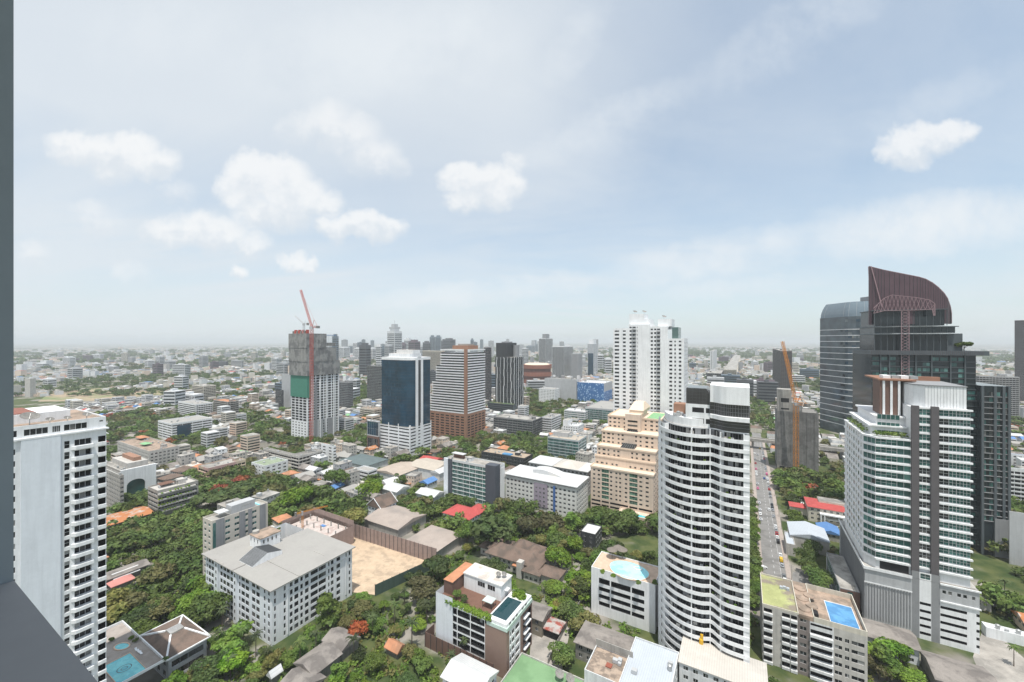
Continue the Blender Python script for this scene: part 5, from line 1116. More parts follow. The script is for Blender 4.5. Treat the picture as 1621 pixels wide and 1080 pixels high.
def striped_tower():
    p0, p1, q0, q1 = rect(680, 738, 768.5, 698); B = Bld('office_tower', 'terracotta and white striped office tower with a sloping stepped left side', 'office tower', (p0, p1, q0, q1), phrase='the striped terracotta tower')
    hx, hy = B.hx, B.hy; zb = height(656, 698); zt = height(555, 698); pt = 3.35
    n1 = int(zb/pt)
    for s in 'FRLB':
        L_ = B.plane(s)[4]; k = 7 if s in 'FB' else 5; B.face(s, 0, zb, cols(L_, k, L_/k*.66, 1.2), rows(n1, .3, pt, 1.1, 1.5), wall=BRICK, back=DARK, rec=.8)
    B.part('podium_roof', [ROOFGREY], lambda b: b.box(-hx, hx, -hy, hy, zb-.3, zb-.004))
    n2 = int((zt-zb)/pt); X = lambda u: ray_q(u, q0)-p0-hx
    it = []; sp = []
    for i in range(n2):
        z = zb+pt*i; f = i/n2; step = 0 if f < .22 else (X(683)+hx if f < .5 else (X(689)+hx if f < .75 else X(696)+hx)); x0 = -hx+step+.8
        b = MB(); b.box(x0+1, hx-1.2, -hy+1.2, hy-1.2, z, z+pt, 0); b.build('storey_glazing', [DARKGLASS], B.e)
        b = MB(); b.box(x0, hx-.2, -hy+.1, hy-.1, z+.003, z+1.45, 0); b.build('spandrel_band', [WHITE], B.e)
    B.part('corner_column', [BRICK], lambda b: (b.box(hx-3.4, hx+.15, -hy-.15, -hy+1.6, 0, zt+1.5), b.box(hx-1.4, hx+.15, -hy+1.6, -hy+3.0, 0, zt+1.5)))
    B.part('roof', [ROOFGREY, WHITE], lambda b: b.box(-hx+(X(696)+hx)+1, hx-.2, -hy+.1, hy-.1, zt-.4, zt+1.2, 1, 0))
    B.part('roof_plant', [BRICK, CONC], lambda b: (b.box(-4, hx-8, -6, hy-6, zt+1.203, zt+6, 0), b.box(2, hx-12, -2, hy-9, zt+6.003, zt+8, 1)))
    B.done()
striped_tower()
def construction_tower():
    p0, p1, q0, q1 = rect(461, 486, 537, 700); B = Bld('construction_tower', 'unfinished tower with grey netted top storeys, green netting and a red crane mast', 'construction site', (p0, p1, q0, q1), phrase='the unfinished tower with the red crane')
    hx, hy = B.hx, B.hy; zn = height(594, 700); zt = height(528, 700); pt = 3.4; n = int((zn)/pt)
    zb = height(668, 700)
    for s in 'FRLB':
        L_ = B.plane(s)[4]; k = 4 if s in 'FB' else 8
        nl = int(zb/pt)
        B.face(s, 0, zb, cols(L_, k+1, L_/(k+1)*.42, .8), rows(nl, .4, pt, .9, 1.6), wall=WHITE if s == 'F' else GREY_L, gl=DARKGLASS, wins=(s in 'FR'), n=(1, 1))
        B.face(s, zb, zn, cols(L_, k, L_/k*.72, .6), rows(int((zn-zb)/pt), zb, pt, .5, 2.3), wall=WHITE2 if s != 'R' else WHITE, back=DARK, rec=1.2)
    R = hy*2
    B.part('grey_panel', [GREY], lambda b: (b.box(hx+.003, hx+.2, -hy+R*.62, -hy+R*.78, 0, zb*1.0), b.box(hx+.003, hx+.2, -hy+R*.22, -hy+R*.3, 0, zn-10)))
    B.part('white_fin', [WHITE], lambda b: [b.box(hx+.003, hx+.9, -hy+R*f, -hy+R*f+1.1, 0, zn) for f in (.0, .16, .38, .56, .8, .95)])
    B.part('green_netting', [NET_G], lambda b: (b.box(-hx-.5, hx+.95, -hy-.6, -hy-.35, height(630, 700), zn), b.box(hx+.95, hx+1.2, -hy-.6, -hy+R*.10, height(630, 700), zn)))
    z2 = height(548, 700)
    def net(b, rg=random.Random(6)):
        # four stages of netting, each a little out of line
        for k, (za, zc, y0, y1, o) in enumerate(((zn-1, height(573, 700), -hy, hy, 1.6), (height(573, 700), height(551, 700), -hy, hy*.75, 1.9), (height(551, 700), zt, -hy, hy*.1, 2.2))):
            nn = 14; xs = [-hx-o, hx+o]
            ring = [(-hx-o, y0-o), (hx+o, y0-o)]+[(hx+o+rg.uniform(-.5, .5), y0-o+(y1-y0+o)*t/nn) for t in range(1, nn+1)]+[(-hx-o, y1)]
            b.prism(ring, za, zc-.02, 0, bottom=True)
    B.part('safety_netting', [NET], net)
    B.part('formwork', [CONC_D, STEEL_R, TILE_BLUE, STEEL], lambda b: ([b.box(-hx+1+4*i, -hx+3.2+4*i, -hy+1, -hy+4, zt, zt+3.2+(i % 2)*1.5, 1 if i % 2 else 0) for i in range(int(hx/2))], b.box(-hx, hx, -1, hy*.75, z2, z2+4, 0), b.box(-hx-.5, hx+1, hy*.05, hy*.75, zt-2, zt-1.4, 2), [b.bar((hx+.6, hy*.1+k*2, z2), (hx+.6, hy*.1+k*2, zt-1.4), .16, 3) for k in range(8)]))
    B.done()
    D = depth(493, 702)
    crane('tower_crane', 'red tower crane climbing the unfinished tower with the grey netting', P3(493, 704, D-14), P3(493.5, 519, D-14), P3(476, 459, D-4), STEEL_R, 2.9, back=11)
    crane('tower_crane', 'small pale crane behind the red crane on the unfinished tower', P3(481, 540, D+12), P3(481, 514, D+12), P3(467, 500, D+16), WHITE2, 1.8, back=6)
construction_tower()
def dark_striped():
    p0, p1, q0, q1 = rect(784, 812, 829, 656); B = Bld('apartment_tower', 'dark slender apartment tower with pale zigzag vertical fins and rooftop trees', 'apartment tower', (p0, p1, q0, q1), phrase='the dark tower with zigzag fins')
    hx, hy = B.hx, B.hy; zt = height(566, 656); zc = height(543, 656)
    for s in 'FRLB': 
        L_ = B.plane(s)[4]; B.face(s, 0, zt, cols(L_, 6, L_/6*.6, .5), rows(int(zt/4), 2, 4, .8, 2.6), wall=CHAR, gl=SLATEGLASS, fr=CHAR, wins=s in 'FR')
    rg = random.Random(12)
    for s, L_ in (('F', hx*2), ('R', hy*2)):
        for k in range(5):
            b = MB(); u = L_*(k+.5)/5; z = 0
            while z < zt:
                zz = min(zt, z+rg.choice((4, 8, 12))); j = rg.choice((-.6, 0, .6)); w = 1.1 if (k % 2 == 0) else .7
                if s == 'F': b.box(-hx+u+j-w/2, -hx+u+j+w/2, -hy-.7, -hy-.003, z, zz-.01)
                else: b.box(hx+.003, hx+.7, -hy+u+j-w/2, -hy+u+j+w/2, z, zz-.01)
                z = zz
            b.build('zigzag_fin', [WHITE2 if k % 2 == 0 else GREY_L], B.e)
    B.part('crown_block', [CHAR, GREY], lambda b: (b.box(-hx+1, hx*.25, -hy+1, hy-2, zt, zc, 0), b.cyl(-hx*.3, 0, zt, zc+2, hx*.55, hx*.55, 18, 1), b.cyl(hx*.62, hy*.2, zt, zc-4, hx*.3, hx*.3, 14, 1)))
    B.part('roof', [ROOFGREY], lambda b: b.box(-hx, hx, -hy, hy, zt-.4, zt-.004))
    b2 = rect(770, 812, 838, 662); B.done()
    C = Bld('parking_podium', 'dark planted parking podium under the tower with zigzag fins', 'building', (p0-9, p1+7, q0-10, q0-.3)); C.face('F', 0, 18, [(1, C.hx*2-1)], rows(5, .5, 3.4, .9, 1.6), wall=DKGREY, back=DARK, rec=1); C.face('R', 0, 18, wall=DKGREY); C.face('L', 0, 18, wall=DKGREY); C.face('B', 0, 18, wall=DKGREY); C.top(18, LAWN, DKGREY, .6); C.done()
dark_striped()
# ------------------------------------------------------------------ middle-distance buildings
def mid(label, px, wall=WHITE, style='punch', roof=ROOFGREY, gl=DARKGLASS, fr=FRAME_W, name='apartment_block', cat='apartment block', dens=3.4, phrase=None, clut=5, par=.9, pt=3.15, side=None, fin=None, extra=None, hh=None, depthmax=None, sidewall=None):
    uL, uC, uR, vt, vb = px; r = list(rect(uL, uC, uR, vb)); h = hh or height(vt, vb)
    if depthmax and r[3]-r[2] > depthmax: r[3] = r[2]+depthmax
    B = Bld(name, label, cat, tuple(r), phrase=phrase); n = max(1, int((h-.4)/pt)); z0 = (h-n*pt)*.6
    for s in 'FRLB':
        L_ = B.plane(s)[4]; st = style if s in 'FB' else (side or style); w_ = wall if s in 'FB' or not sidewall else sidewall; vis = s == 'F' or s == ('R' if uC < 1178 else 'L')
        k = max(1, int(L_/dens))
        if st == 'ribbon': cs, rs, nn = cols(L_, max(1, k//3), L_/max(1, k//3)-.7, .4), rows(n, z0, pt, 1.05, 1.65), (max(2, int(L_/max(1, k//3)/1.6)), 1)
        elif st == 'balc': cs, rs, nn = cols(L_, max(1, k), L_/max(1, k)*.84, .4), rows(n, z0, pt, .95, 1.75), (2, 1)
        elif st == 'curtain': cs, rs, nn = cols(L_, max(1, k//2), L_/max(1, k//2)-.3, .3), rows(n, z0, pt, .35, pt-.55), (max(2, int(L_/max(1, k//2)/1.5)), 1)
        elif st == 'blank': cs, rs, nn = [], [], (1, 1)
        else: cs, rs, nn = cols(L_, k, dens*.52, .6), rows(n, z0, pt, .95, 1.45), (2, 1)
        if st == 'balc': B.face(s, 0, h, cs, rs, wall=w_, back=DARK, rec=1.1)
        else: B.face(s, 0, h, cs, rs, wall=w_, gl=gl, fr=fr, n=nn, wins=vis, rec=.3)
        if st == 'balc' and vis and s in 'FR':
            if s == 'F': m_ = boxmesh('balcony', -B.hx+.3, B.hx-.3, -B.hy-.7, -B.hy-.003, 0, .9, wall)
            else: m_ = boxmesh('balcony', B.hx+.003, B.hx+.7, -B.hy+.3, B.hy-.3, 0, .9, wall)
            many(B.e, 'balcony', [(m_, (0, 0, z0+pt*i), 0) for i in range(n)])
    B.top(h, roof, wall, par)
    if clut: B.clutter(h, clut, wall=wall)
    if extra: extra(B, h)
    return B.done()
def ex_solar(B, h):
    B.part('solar_panels', [SLATEGLASS], lambda b: [b.box(B.hx-11+k*2.6, B.hx-8.8+k*2.6, -B.hy+3, B.hy-4, h+.6, h+.75) for k in range(4)])
def ex_m1(B, h):
    B.part('slate_block', [SLATE], lambda b: b.box(B.hx-8.6, B.hx+.3, -B.hy-1.2, -B.hy+5.5, 0, h+2)); ex_solar(B, h)
    B.part('white_end', [PALEBLUE, SLATE], lambda b: (b.box(-B.hx-.2, -B.hx+4, -B.hy-1, -B.hy-.003, 0, h+1.2, 0), b.box(-B.hx+4.01, -B.hx+7.6, -B.hy-.8, -B.hy-.003, 0, h+1, 1)))
    B.part('roof_pavilion', [ROOFWHITE, WOOD], lambda b: (b.box(-B.hx+2, -B.hx+14, -B.hy+6, B.hy-2, h+3.4, h+3.8, 0), b.box(-B.hx+3, -B.hx+13, -B.hy+8, B.hy-3, h, h+3.4, 1)))
    for i in range(8): B.part('fin', [WHITE], lambda b: b.box(B.hx+.003, B.hx+.9, -B.hy+6+i*(2*B.hy-7)/8, -B.hy+6.25+i*(2*B.hy-7)/8, 2, h-1))
mid('grey apartment block with a slate blue end wall and white window grid', (704, 785, 799, 742, 806), mat('white_grid_render', (.62, .64, .64), .7, .06), 'curtain', CONCYARD, TEAL, dens=3.0, phrase='the slate blue end block', extra=ex_m1, clut=3)
def ex_m2(B, h):
    s = 2*B.hx/112
    B.part('lilac_panel', [mat('lilac_render', (.33, .28, .34), .8, .06)], lambda b: b.box(-B.hx+48*s, -B.hx+69*s, -B.hy-.5, -B.hy-.003, 4, h-1.2))
    many(B.e, 'window', [(window_mesh(1.7, 1.5, DARKGLASS, FRAME_W, 2, 1), (-B.hx+(52+c*6)*s, -B.hy-.5, 5.2+3.1*i), 0) for i in range(5) for c in range(3)])
    B.part('blue_strip', [mat('cobalt_panel', (.06, .14, .36), .6, .1)], lambda b: b.box(-B.hx+78*s, -B.hx+81*s, -B.hy-.6, -B.hy-.003, 0, h-1))
    def rf(b):
        b.box(-B.hx-.8, B.hx+.8, -B.hy-1, B.hy+.8, h+.9, h+1.4); n = 12
        x0, x1, y0, y1 = -B.hx+34*s, -B.hx+82*s, 0, B.hy-2
        for k in range(n):
            a, c = k/n, (k+1)/n; za, zb = h+1.4+3.2*sin(pi*(.25+.75*a)), h+1.4+3.2*sin(pi*(.25+.75*c)); xa, xc = x0+(x1-x0)*a, x0+(x1-x0)*c
            b.poly([(xa, y0, za), (xc, y0, zb), (xc, y1, zb), (xa, y1, za)]); b.poly([(xa, y0, h+1.4), (xc, y0, h+1.4), (xc, y0, zb), (xa, y0, za)]); b.poly([(xc, y1, h+1.4), (xa, y1, h+1.4), (xa, y1, za), (xc, y1, zb)])
        b.poly([(x0, y1, h+1.4), (x0, y0, h+1.4), (x0, y0, h+1.4+3.2*sin(pi*.25)), (x0, y1, h+1.4+3.2*sin(pi*.25))])
    B.part('sheet_roof', [ROOFWHITE], rf)
mid('low white apartment block with a lilac panel and bright white curved roof', (800, 912.6, 931, 774, 824), OFFWHITE if False else mat('warm_white_render', (.64, .635, .61), .75, .06, .2, streak=.1), 'punch', ROOFWHITE, DARKGLASS, dens=3.3, phrase='the lilac panel block', extra=ex_m2, clut=0, par=0)
def ex_m3(B, h):
    B.part('sheet_roof', [ROOFWHITE, ROOFCREAM], lambda b: (b.box(-B.hx-.8, -B.hx+22, -B.hy-1, B.hy+1, h+.1, h+.7, 0), b.hip(-B.hx+23, -B.hx+44, -B.hy, B.hy, h+.5, 4, 1, .8), b.box(B.hx-14, B.hx+.8, -B.hy-1, B.hy+1, h+.1, h+.7, 0)))
mid('long grey apartment row with white and cream sheet roofs behind the white block', (838, 930, 948, 748, 787), GREY_L, 'punch', ROOFPALE, DARKGLASS, phrase='the long grey row with white roofs', clut=0, par=0, extra=ex_m3, depthmax=22)
mid('pale blue grey apartment block with glass balconies and a beige flat roof', (867, 916, 928.5, 699, 730), mat('pale_blue_render', (.45, .50, .52), .75, .06), 'curtain', mat('beige_flat_roof', (.42, .37, .31), .9, .15), TEAL, phrase='the pale blue grey block', clut=4, extra=lambda B, h: B.boxpart('upper_storey', GREY_L, -B.hx+2, B.hx*.1, -2, B.hy-1, h, h+4.5, ROOFGREY))
mid('dark grey glazed block with a planted roof behind the stepped peach tower', (781, 843, 858.5, 667, 693), GREY, 'curtain', ROOFGREY, SLATEGLASS, phrase='the dark glazed block', sidewall=CHAR, clut=6)
mid('white and grey banded block beside the dark glazed block', (857, 873, 888.5, 663, 686), WHITE2, 'ribbon', ROOFGREY, DARKGLASS, phrase='the white banded block', clut=4)
mid('small white cubic apartment block with a stair tower', (891, 915, 924, 676, 693), WHITE, 'punch', ROOFWHITE, DARKGLASS, phrase='the small white cubic block', clut=3, extra=lambda B, h: B.boxpart('stair_tower', WHITE, -B.hx, -B.hx*.3, -B.hy+.1, B.hy*.4, h, h+7, ROOFGREY))
mid('pale grey glazed block with a flat roof partly behind the stepped peach tower', (926, 990, 1010, 651, 675), GREY_L, 'curtain', ROOFPALE, TEAL, phrase='the pale glazed block', clut=3)
mid('low white office with a flat roof beside the pale glazed block', (893, 926, 934, 653, 671), WHITE2, 'ribbon', ROOFWHITE, TEAL, clut=2)
mid('low charcoal block with a roof pool and tan roof beside the slate blue end block', (762, 830, 843, 727, 745), CHAR, 'ribbon', mat('tan_roof_deck', (.36, .29, .22), .9, .2), SLATEGLASS, phrase='the low charcoal block', clut=4, extra=lambda B, h: B.boxpart('rooftop_pool', POOL_B, -2, 8, -B.hy+3, -B.hy+8, h, h+.9))
def ex_m11(B, h):
    B.part('grey_panel', [GREY], lambda b: [b.box(B.hx+.003, B.hx+.4, -B.hy+2*B.hy*f, -B.hy+2*B.hy*(f+w), 0, h+.8) for f, w in ((.06, .14), (.46, .1), (.62, .07), (.84, .11))])
    B.part('glass_strip', [TEAL], lambda b: b.box(B.hx+.003, B.hx+.25, -B.hy+.4, -B.hy+2.2, 1, h-.5))
    B.part('plant_screen', [GREY_L, ROOFWHITE], lambda b: (b.box(-B.hx+2, B.hx-2, -4, 8, h, h+4.5, 0), b.box(-B.hx+2, B.hx-2, -B.hy+4, -5, h+2.4, h+2.8, 1)))
    B.part('rooftop_pool', [POOL_P], lambda b: b.box(-B.hx+2, B.hx-2, 10, B.hy-3, h, h+.5))
mid('ten storey grey and cream apartment slab behind the white building with the broad pale roof', (321, 335.5, 424, 828, 928), mat('light_cream_render', (.56, .52, .46), .8, .06), 'punch', ROOFGREY, TEAL, phrase='the grey and cream slab', extra=ex_m11, clut=2, dens=4.4)
def ex_arch(B, h):
    L_ = B.plane('R')[4]; r = L_*.26; c = -B.hy+L_*.42
    def f(b):
        n = 14; pts = [(c-r, 0)]+[(c-r*cos(pi*k/n), h*.42+r*.75*sin(pi*k/n)) for k in range(n+1)]+[(c+r, 0)]
        b.poly([(B.hx+.62, y, z) for y, z in pts], 0)
        # white surround in front of the wall, leaving the arch open
        pr = [(B.hx+.003, B.hx+1.6)]
        x = B.hx+1.6; outer = [(-B.hy, 0), (-B.hy, h+1), (B.hy, h+1), (B.hy, 0)]
        for k in range(len(pts)-1):
            a, d = pts[k], pts[k+1]; b.poly([(x, a[0], a[1]), (x, d[0], d[1]), (x-1, d[0], d[1]), (x-1, a[0], a[1])][::-1], 1)
        for k in range(1, n+1):
            a, d = pts[k], pts[k+1]; b.poly([(x, a[0], a[1]), (x, d[0], d[1]), (x, d[0], h+1), (x, a[0], h+1)], 1)
        b.poly([(x, -B.hy, 0), (x, pts[0][0], 0), (x, pts[0][0], h+1), (x, -B.hy, h+1)], 1); b.poly([(x, pts[-1][0], 0), (x, B.hy, 0), (x, B.hy, h+1), (x, pts[-1][0], h+1)], 1)
        b.poly([(x, -B.hy, h+1), (x, B.hy, h+1), (x-1.59, B.hy, h+1), (x-1.59, -B.hy, h+1)], 1); b.poly([(x-1.59, -B.hy, 0), (x, -B.hy, 0), (x, -B.hy, h+1), (x-1.59, -B.hy, h+1)], 1)
    B.part('arched_front', [TEAL, WHITE], f)
    B.part('roof_storey', [CONC_L, BRICK], lambda b: (b.box(-B.hx+3, B.hx-6, -B.hy+6, B.hy-3, h, h+4, 0), b.box(-B.hx+8, B.hx-10, 0, B.hy-6, h+4, h+7, 1)))
mid('old concrete block with a big white arch over a glazed front', (160, 190, 246, 747, 790), CONC_L, 'ribbon', ROOFGREY, DARKGLASS, side='blank', phrase='the block with the white arch', extra=ex_arch, clut=6, name='office_building', cat='office building')
mid('narrow grey five storey block below the tall white tower with the blank wall', (140, 190.5, 196, 755, 812), CONC, 'punch', ROOFWHITE, DARKGLASS, phrase='the narrow grey block', clut=2, depthmax=12)
mid('rambling concrete block with terracotta roof huts behind the white arch', (186, 236, 284, 716, 746), CONC_L, 'punch', DECK_D, DARKGLASS, phrase='the rambling concrete block', clut=8, extra=lambda B, h: B.part('roof_hut', [TILE_OR, TILE_GREEN], lambda b: (b.hip(-B.hx+3, -B.hx+16, 2, 9, h+2.5, 1.5, 0), b.hip(0, 10, -6, 0, h+2, 1.2, 1))))
def ex_ter(B, h):
    many(B.e, 'balcony', [(boxmesh('balcony', B.hx+.003, B.hx+1.8, -B.hy, B.hy-2, 0, .9, CONC_L), (0, 0, 4.2*i+3), 0) for i in range(4)])
    B.part('planting', [LEAF_L], lambda b, rg=random.Random(9): [b.box(B.hx+.3, B.hx+1.9, -B.hy+k*1.6, -B.hy+k*1.6+rg.uniform(.4, 1.2), 3.9+4.2*i, 3.9+4.2*i+rg.uniform(.3, 1.0)) for i in range(4) for k in range(int(B.hy*1.1)) if rg.random() < .6])
    B.part('roof_storey', [CONC_L, WOOD], lambda b: (b.box(-B.hx+6, B.hx-5, 2, B.hy-6, h, h+3.4, 0), b.hip(-B.hx+3, B.hx-8, -B.hy+5, 0, h+2, 1.2, 1)))
mid('weathered concrete block with planted balcony bands right of the white arch', (234, 249.5, 314, 779, 819), CONC, 'ribbon', CONC_L, DARKGLASS, phrase='the block with planted balconies', extra=ex_ter, clut=6)
mid('row of narrow shophouses painted pink, peach and cream', (314, 329, 389, 743, 759), mat('pink_render', (.55, .36, .33), .85, .1, .05, alt=(.55, .46, .34), alt_amt=.6, alt_scale=.05), 'balc', ROOFGREY, phrase='the pink shophouse row', clut=3, name='shophouse_row', cat='shophouse row', depthmax=60)
mid('white office with a dark blue glass front among the trees', (250, 272, 336, 672, 699), WHITE, 'ribbon', ROOFPALE, DARKGLASS, phrase='the white office with the blue glass front', clut=3, name='office_building', cat='office building', extra=lambda B, h: B.part('glass_front', [BLUEGLASS], lambda b: b.box(B.hx+.003, B.hx+.5, -B.hy+2*B.hy*.12, -B.hy+2*B.hy*.45, 0, h*.86)))
mid('cream stepped apartment block beyond the white office', (304, 322, 342, 612, 638), OFFWHITE, 'balc', ROOFGREY, phrase='the cream stepped block', clut=3)
mid('white apartment block with deep balconies beyond the white office', (282, 310, 337, 641, 662), WHITE, 'balc', ROOFPALE, clut=3)
mid('unfinished concrete block with an orange gabled annex', (338, 360, 378, 637, 662), CONC, 'balc', TILE_OR, clut=2)
mid('long concrete block with stained balconies in front of the unfinished tower', (461, 473, 511, 724, 748), CONC_L, 'balc', CONC_D, phrase='the stained balcony block', clut=5)
mid('plain white narrow block with one column of windows in front of the unfinished tower', (508, 528, 532, 708, 733), WHITE, 'punch', TILE_TEAL, clut=2, dens=8)
mid('long grey two storey row with dark window bays in front of the unfinished tower', (416, 466, 473, 723, 736), CONC_L, 'balc', CONC_D, clut=3)
mid('white block with a green roof edge beside the stained balcony block', (398, 419, 456, 739, 757), WHITE, 'punch', mat('mossy_roof', (.25, .30, .21), .9, .2), phrase='the white block with the green roof', clut=3, sidewall=WHITE, dens=5)
mid('dark grid faced apartment tower left of the blue mirror glass tower', (581, 611, 618, 581, 640), mat('grey_grid_render', (.20, .205, .20), .8, .1), 'curtain', ROOFGREY, SLATEGLASS, phrase='the dark grid tower', clut=3)
mid('dark apartment tower right behind the unfinished tower', (536, 551, 559, 606, 650), GREY, 'curtain', ROOFGREY, SLATEGLASS, clut=2)
mid('plain pale grey slab left of the unfinished tower', (446, 459, 463, 594, 646), GREY_L, 'blank', ROOFPALE, clut=2)
mid('narrow charcoal slab beside the plain pale grey slab', (436, 446, 449, 619, 648), CHAR, 'ribbon', ROOFGREY, clut=1)
mid('tan apartment block with balconies in front of the dark grid tower', (570, 592, 606, 649, 668), OFFWHITE, 'balc', DECK_D, clut=3, sidewall=PEACH)
mid('white villa block with wide eaves near the dark teal roofs', (562, 583, 597, 748, 766), WHITE, 'ribbon', ROOFPALE, clut=0, depthmax=18)
# retail park beyond: brown drum, blue patterned mall
def brown_drum():
    vb = 612; D = depth(850, vb); x = (850-CX)/F*D; e = thing('shopping_centre', 'low rust brown rounded shopping centre with banded walls', 'shopping centre', (x, D, 0)); h = height(577, vb); w = 22/F*D; LANDMARKS.append(('the rust brown rounded shopping centre', x, D, 40)); c = pq(x, D); OCC.append((c[0]-w, c[0]+w, c[1]-w, c[1]+w))
    m1, m2 = mat('rust_panel', (.26, .105, .07), .7, .1), mat('dark_rust_panel', (.14, .06, .045), .7, .1)
    for k in range(6): b = MB(); rr = w*(1.06 if k % 2 else 1.0); b.prism([(rr*cos(2*pi*t/30), rr*.9*sin(2*pi*t/30)) for t in range(30)], h*k/6, h*(k+1)/6-.004, 0, bottom=True); b.build('wall_band', [m1 if k % 2 else m2], e)
    b = MB(); b.cyl(0, 0, h, h+3, w*.9, w*.8, 30); b.build('roof', [PEACH_L], e)
brown_drum()
BUB = None
def blue_mall():
    global BUB
    m = bpy.data.materials.new('blue_bubble_print'); m.use_nodes = True; nt = m.node_tree; N, L = nt.nodes, nt.links
    g = N.new('ShaderNodeTexCoord'); mp = N.new('ShaderNodeMapping'); mp.inputs[3].default_value = (.38, .38, .22); L.new(g.outputs['Object'], mp.inputs[0])
    v = N.new('ShaderNodeTexVoronoi'); v.inputs['Scale'].default_value = 1.0; L.new(mp.outputs[0], v.inputs['Vector']); r = N.new('ShaderNodeValToRGB'); e = r.color_ramp.elements
    e[0].position = .25; e[0].color = (.45, .62, .80, 1); e[1].position = .38; e[1].color = (.04, .15, .38, 1); L.new(v.outputs['Distance'], r.inputs[0]); L.new(r.outputs[0], N['Principled BSDF'].inputs['Base Color'])
    B = mid('shopping mall with a blue and white bubble patterned front', (914, 956, 969, 608, 640), GREY_L, 'blank', ROOFWHITE, name='shopping_mall', cat='shopping mall', phrase='the blue patterned mall', clut=2)
    h = 30
    h = height(608, 640); B.part('printed_front', [m], lambda b: (b.box(-B.hx, B.hx, -B.hy-.4, -B.hy-.003, 3, h+1), b.box(B.hx+.003, B.hx+.4, -B.hy, B.hy, 3, h*.6)))
blue_mall()
mid('broad pale grey mall hall left of the blue patterned mall', (862, 912, 916, 602, 637), GREY_L, 'blank', ROOFPALE, name='shopping_mall', cat='shopping mall', clut=3)
mid('white five storey block in front of the pale grey mall hall', (853, 878, 886, 617, 638), WHITE, 'punch', ROOFPALE, clut=2)
mid('white hotel slab with ribbon windows beyond the rust brown centre', (874, 893, 907, 549, 603), WHITE, 'curtain', ROOFGREY, SLATEGLASS, phrase='the far white hotel slab', clut=5, dens=5)
mid('white tower with a grey crown left of the white hotel slab', (853, 864, 875, 536, 590), WHITE, 'curtain', GREY, SLATEGLASS, clut=0, dens=6, extra=lambda B, h: B.boxpart('crown_block', GREY, -B.hx*.5, B.hx*.5, -B.hy*.5, B.hy*.5, h, h+18))
mid('white block with lower wings right of the white hotel slab', (905, 915, 922, 560, 604), WHITE2, 'balc', ROOFGREY, clut=2)
mid('tall white and dark blue glass hospital tower', (930, 939, 946, 545, 596), WHITE, 'ribbon', ROOFPALE, BLUEGLASS, clut=0, dens=6, extra=lambda B, h: (B.boxpart('crown_block', WHITE, -B.hx*.8, B.hx*.8, -B.hy*.6, B.hy*.6, h, h+16), B.part('blue_glass', [BLUEGLASS], lambda b: b.box(-B.hx*.8, B.hx+.5, -B.hy-.6, -B.hy-.003, 0, h*.72))))
mid('broad beige apartment block behind the blue mirror glass tower', (669, 700, 704, 556, 600), OFFWHITE, 'balc', ROOFPALE, clut=2, sidewall=PEACH)
mid('plum brown narrow tower right behind the striped terracotta tower', (766, 774, 778, 551, 640), mat('plum_render', (.13, .10, .105), .7, .1), 'curtain', ROOFGREY, SLATEGLASS, clut=0)
mid('dark brown twin slab block far behind the orange crane', (1223, 1236, 1254, 556, 622), mat('dark_brown_render', (.13, .115, .11), .8, .1), 'balc', ROOFGREY, clut=2)
mid('white apartment slab far right of the tall white stepped tower', (1124, 1129, 1135, 556, 590), WHITE2, 'punch', ROOFGREY, clut=0, dens=8)
mid('grey block near the low hall roofs right of the tall white stepped tower', (1146, 1166, 1172, 586, 603), OFFWHITE, 'balc', ROOFGREY, clut=1)
mid('charcoal office slab with ribbon windows right of the tall white stepped tower', (1118, 1142, 1146, 592, 606), CHAR, 'ribbon', ROOFGREY, clut=1)
mid('dark slim tower at the right edge of the view', (1606, 1607, 1640, 508, 640), mat('dark_plum_cladding', (.075, .062, .068), .6, .1), 'ribbon', MAROON, SLATEGLASS, clut=0, dens=5, phrase='the dark slim tower')
mid('patterned grey and white block right of the dark skyscraper', (1545, 1550, 1614, 596, 662), mat('pale_grey_pattern', (.34, .34, .34), .8, .1), 'balc', ROOFWHITE, clut=2)
mid('blank grey hall with a white roof at the right edge', (1597, 1598, 1660, 812, 893), GREY_L, 'blank', ROOFCREAM, clut=0, name='hall', cat='hall', phrase='the blank grey hall')
mid('white parking building with open decks at the right edge', (1592, 1594, 1650, 742, 800), WHITE2, 'balc', ROOFWHITE, clut=0)
mid('small house with a bright blue roof at the right edge', (1590, 1592, 1640, 718, 742), WHITE2, 'punch', TILE_BLUE, clut=0, name='house', cat='house', par=.2)
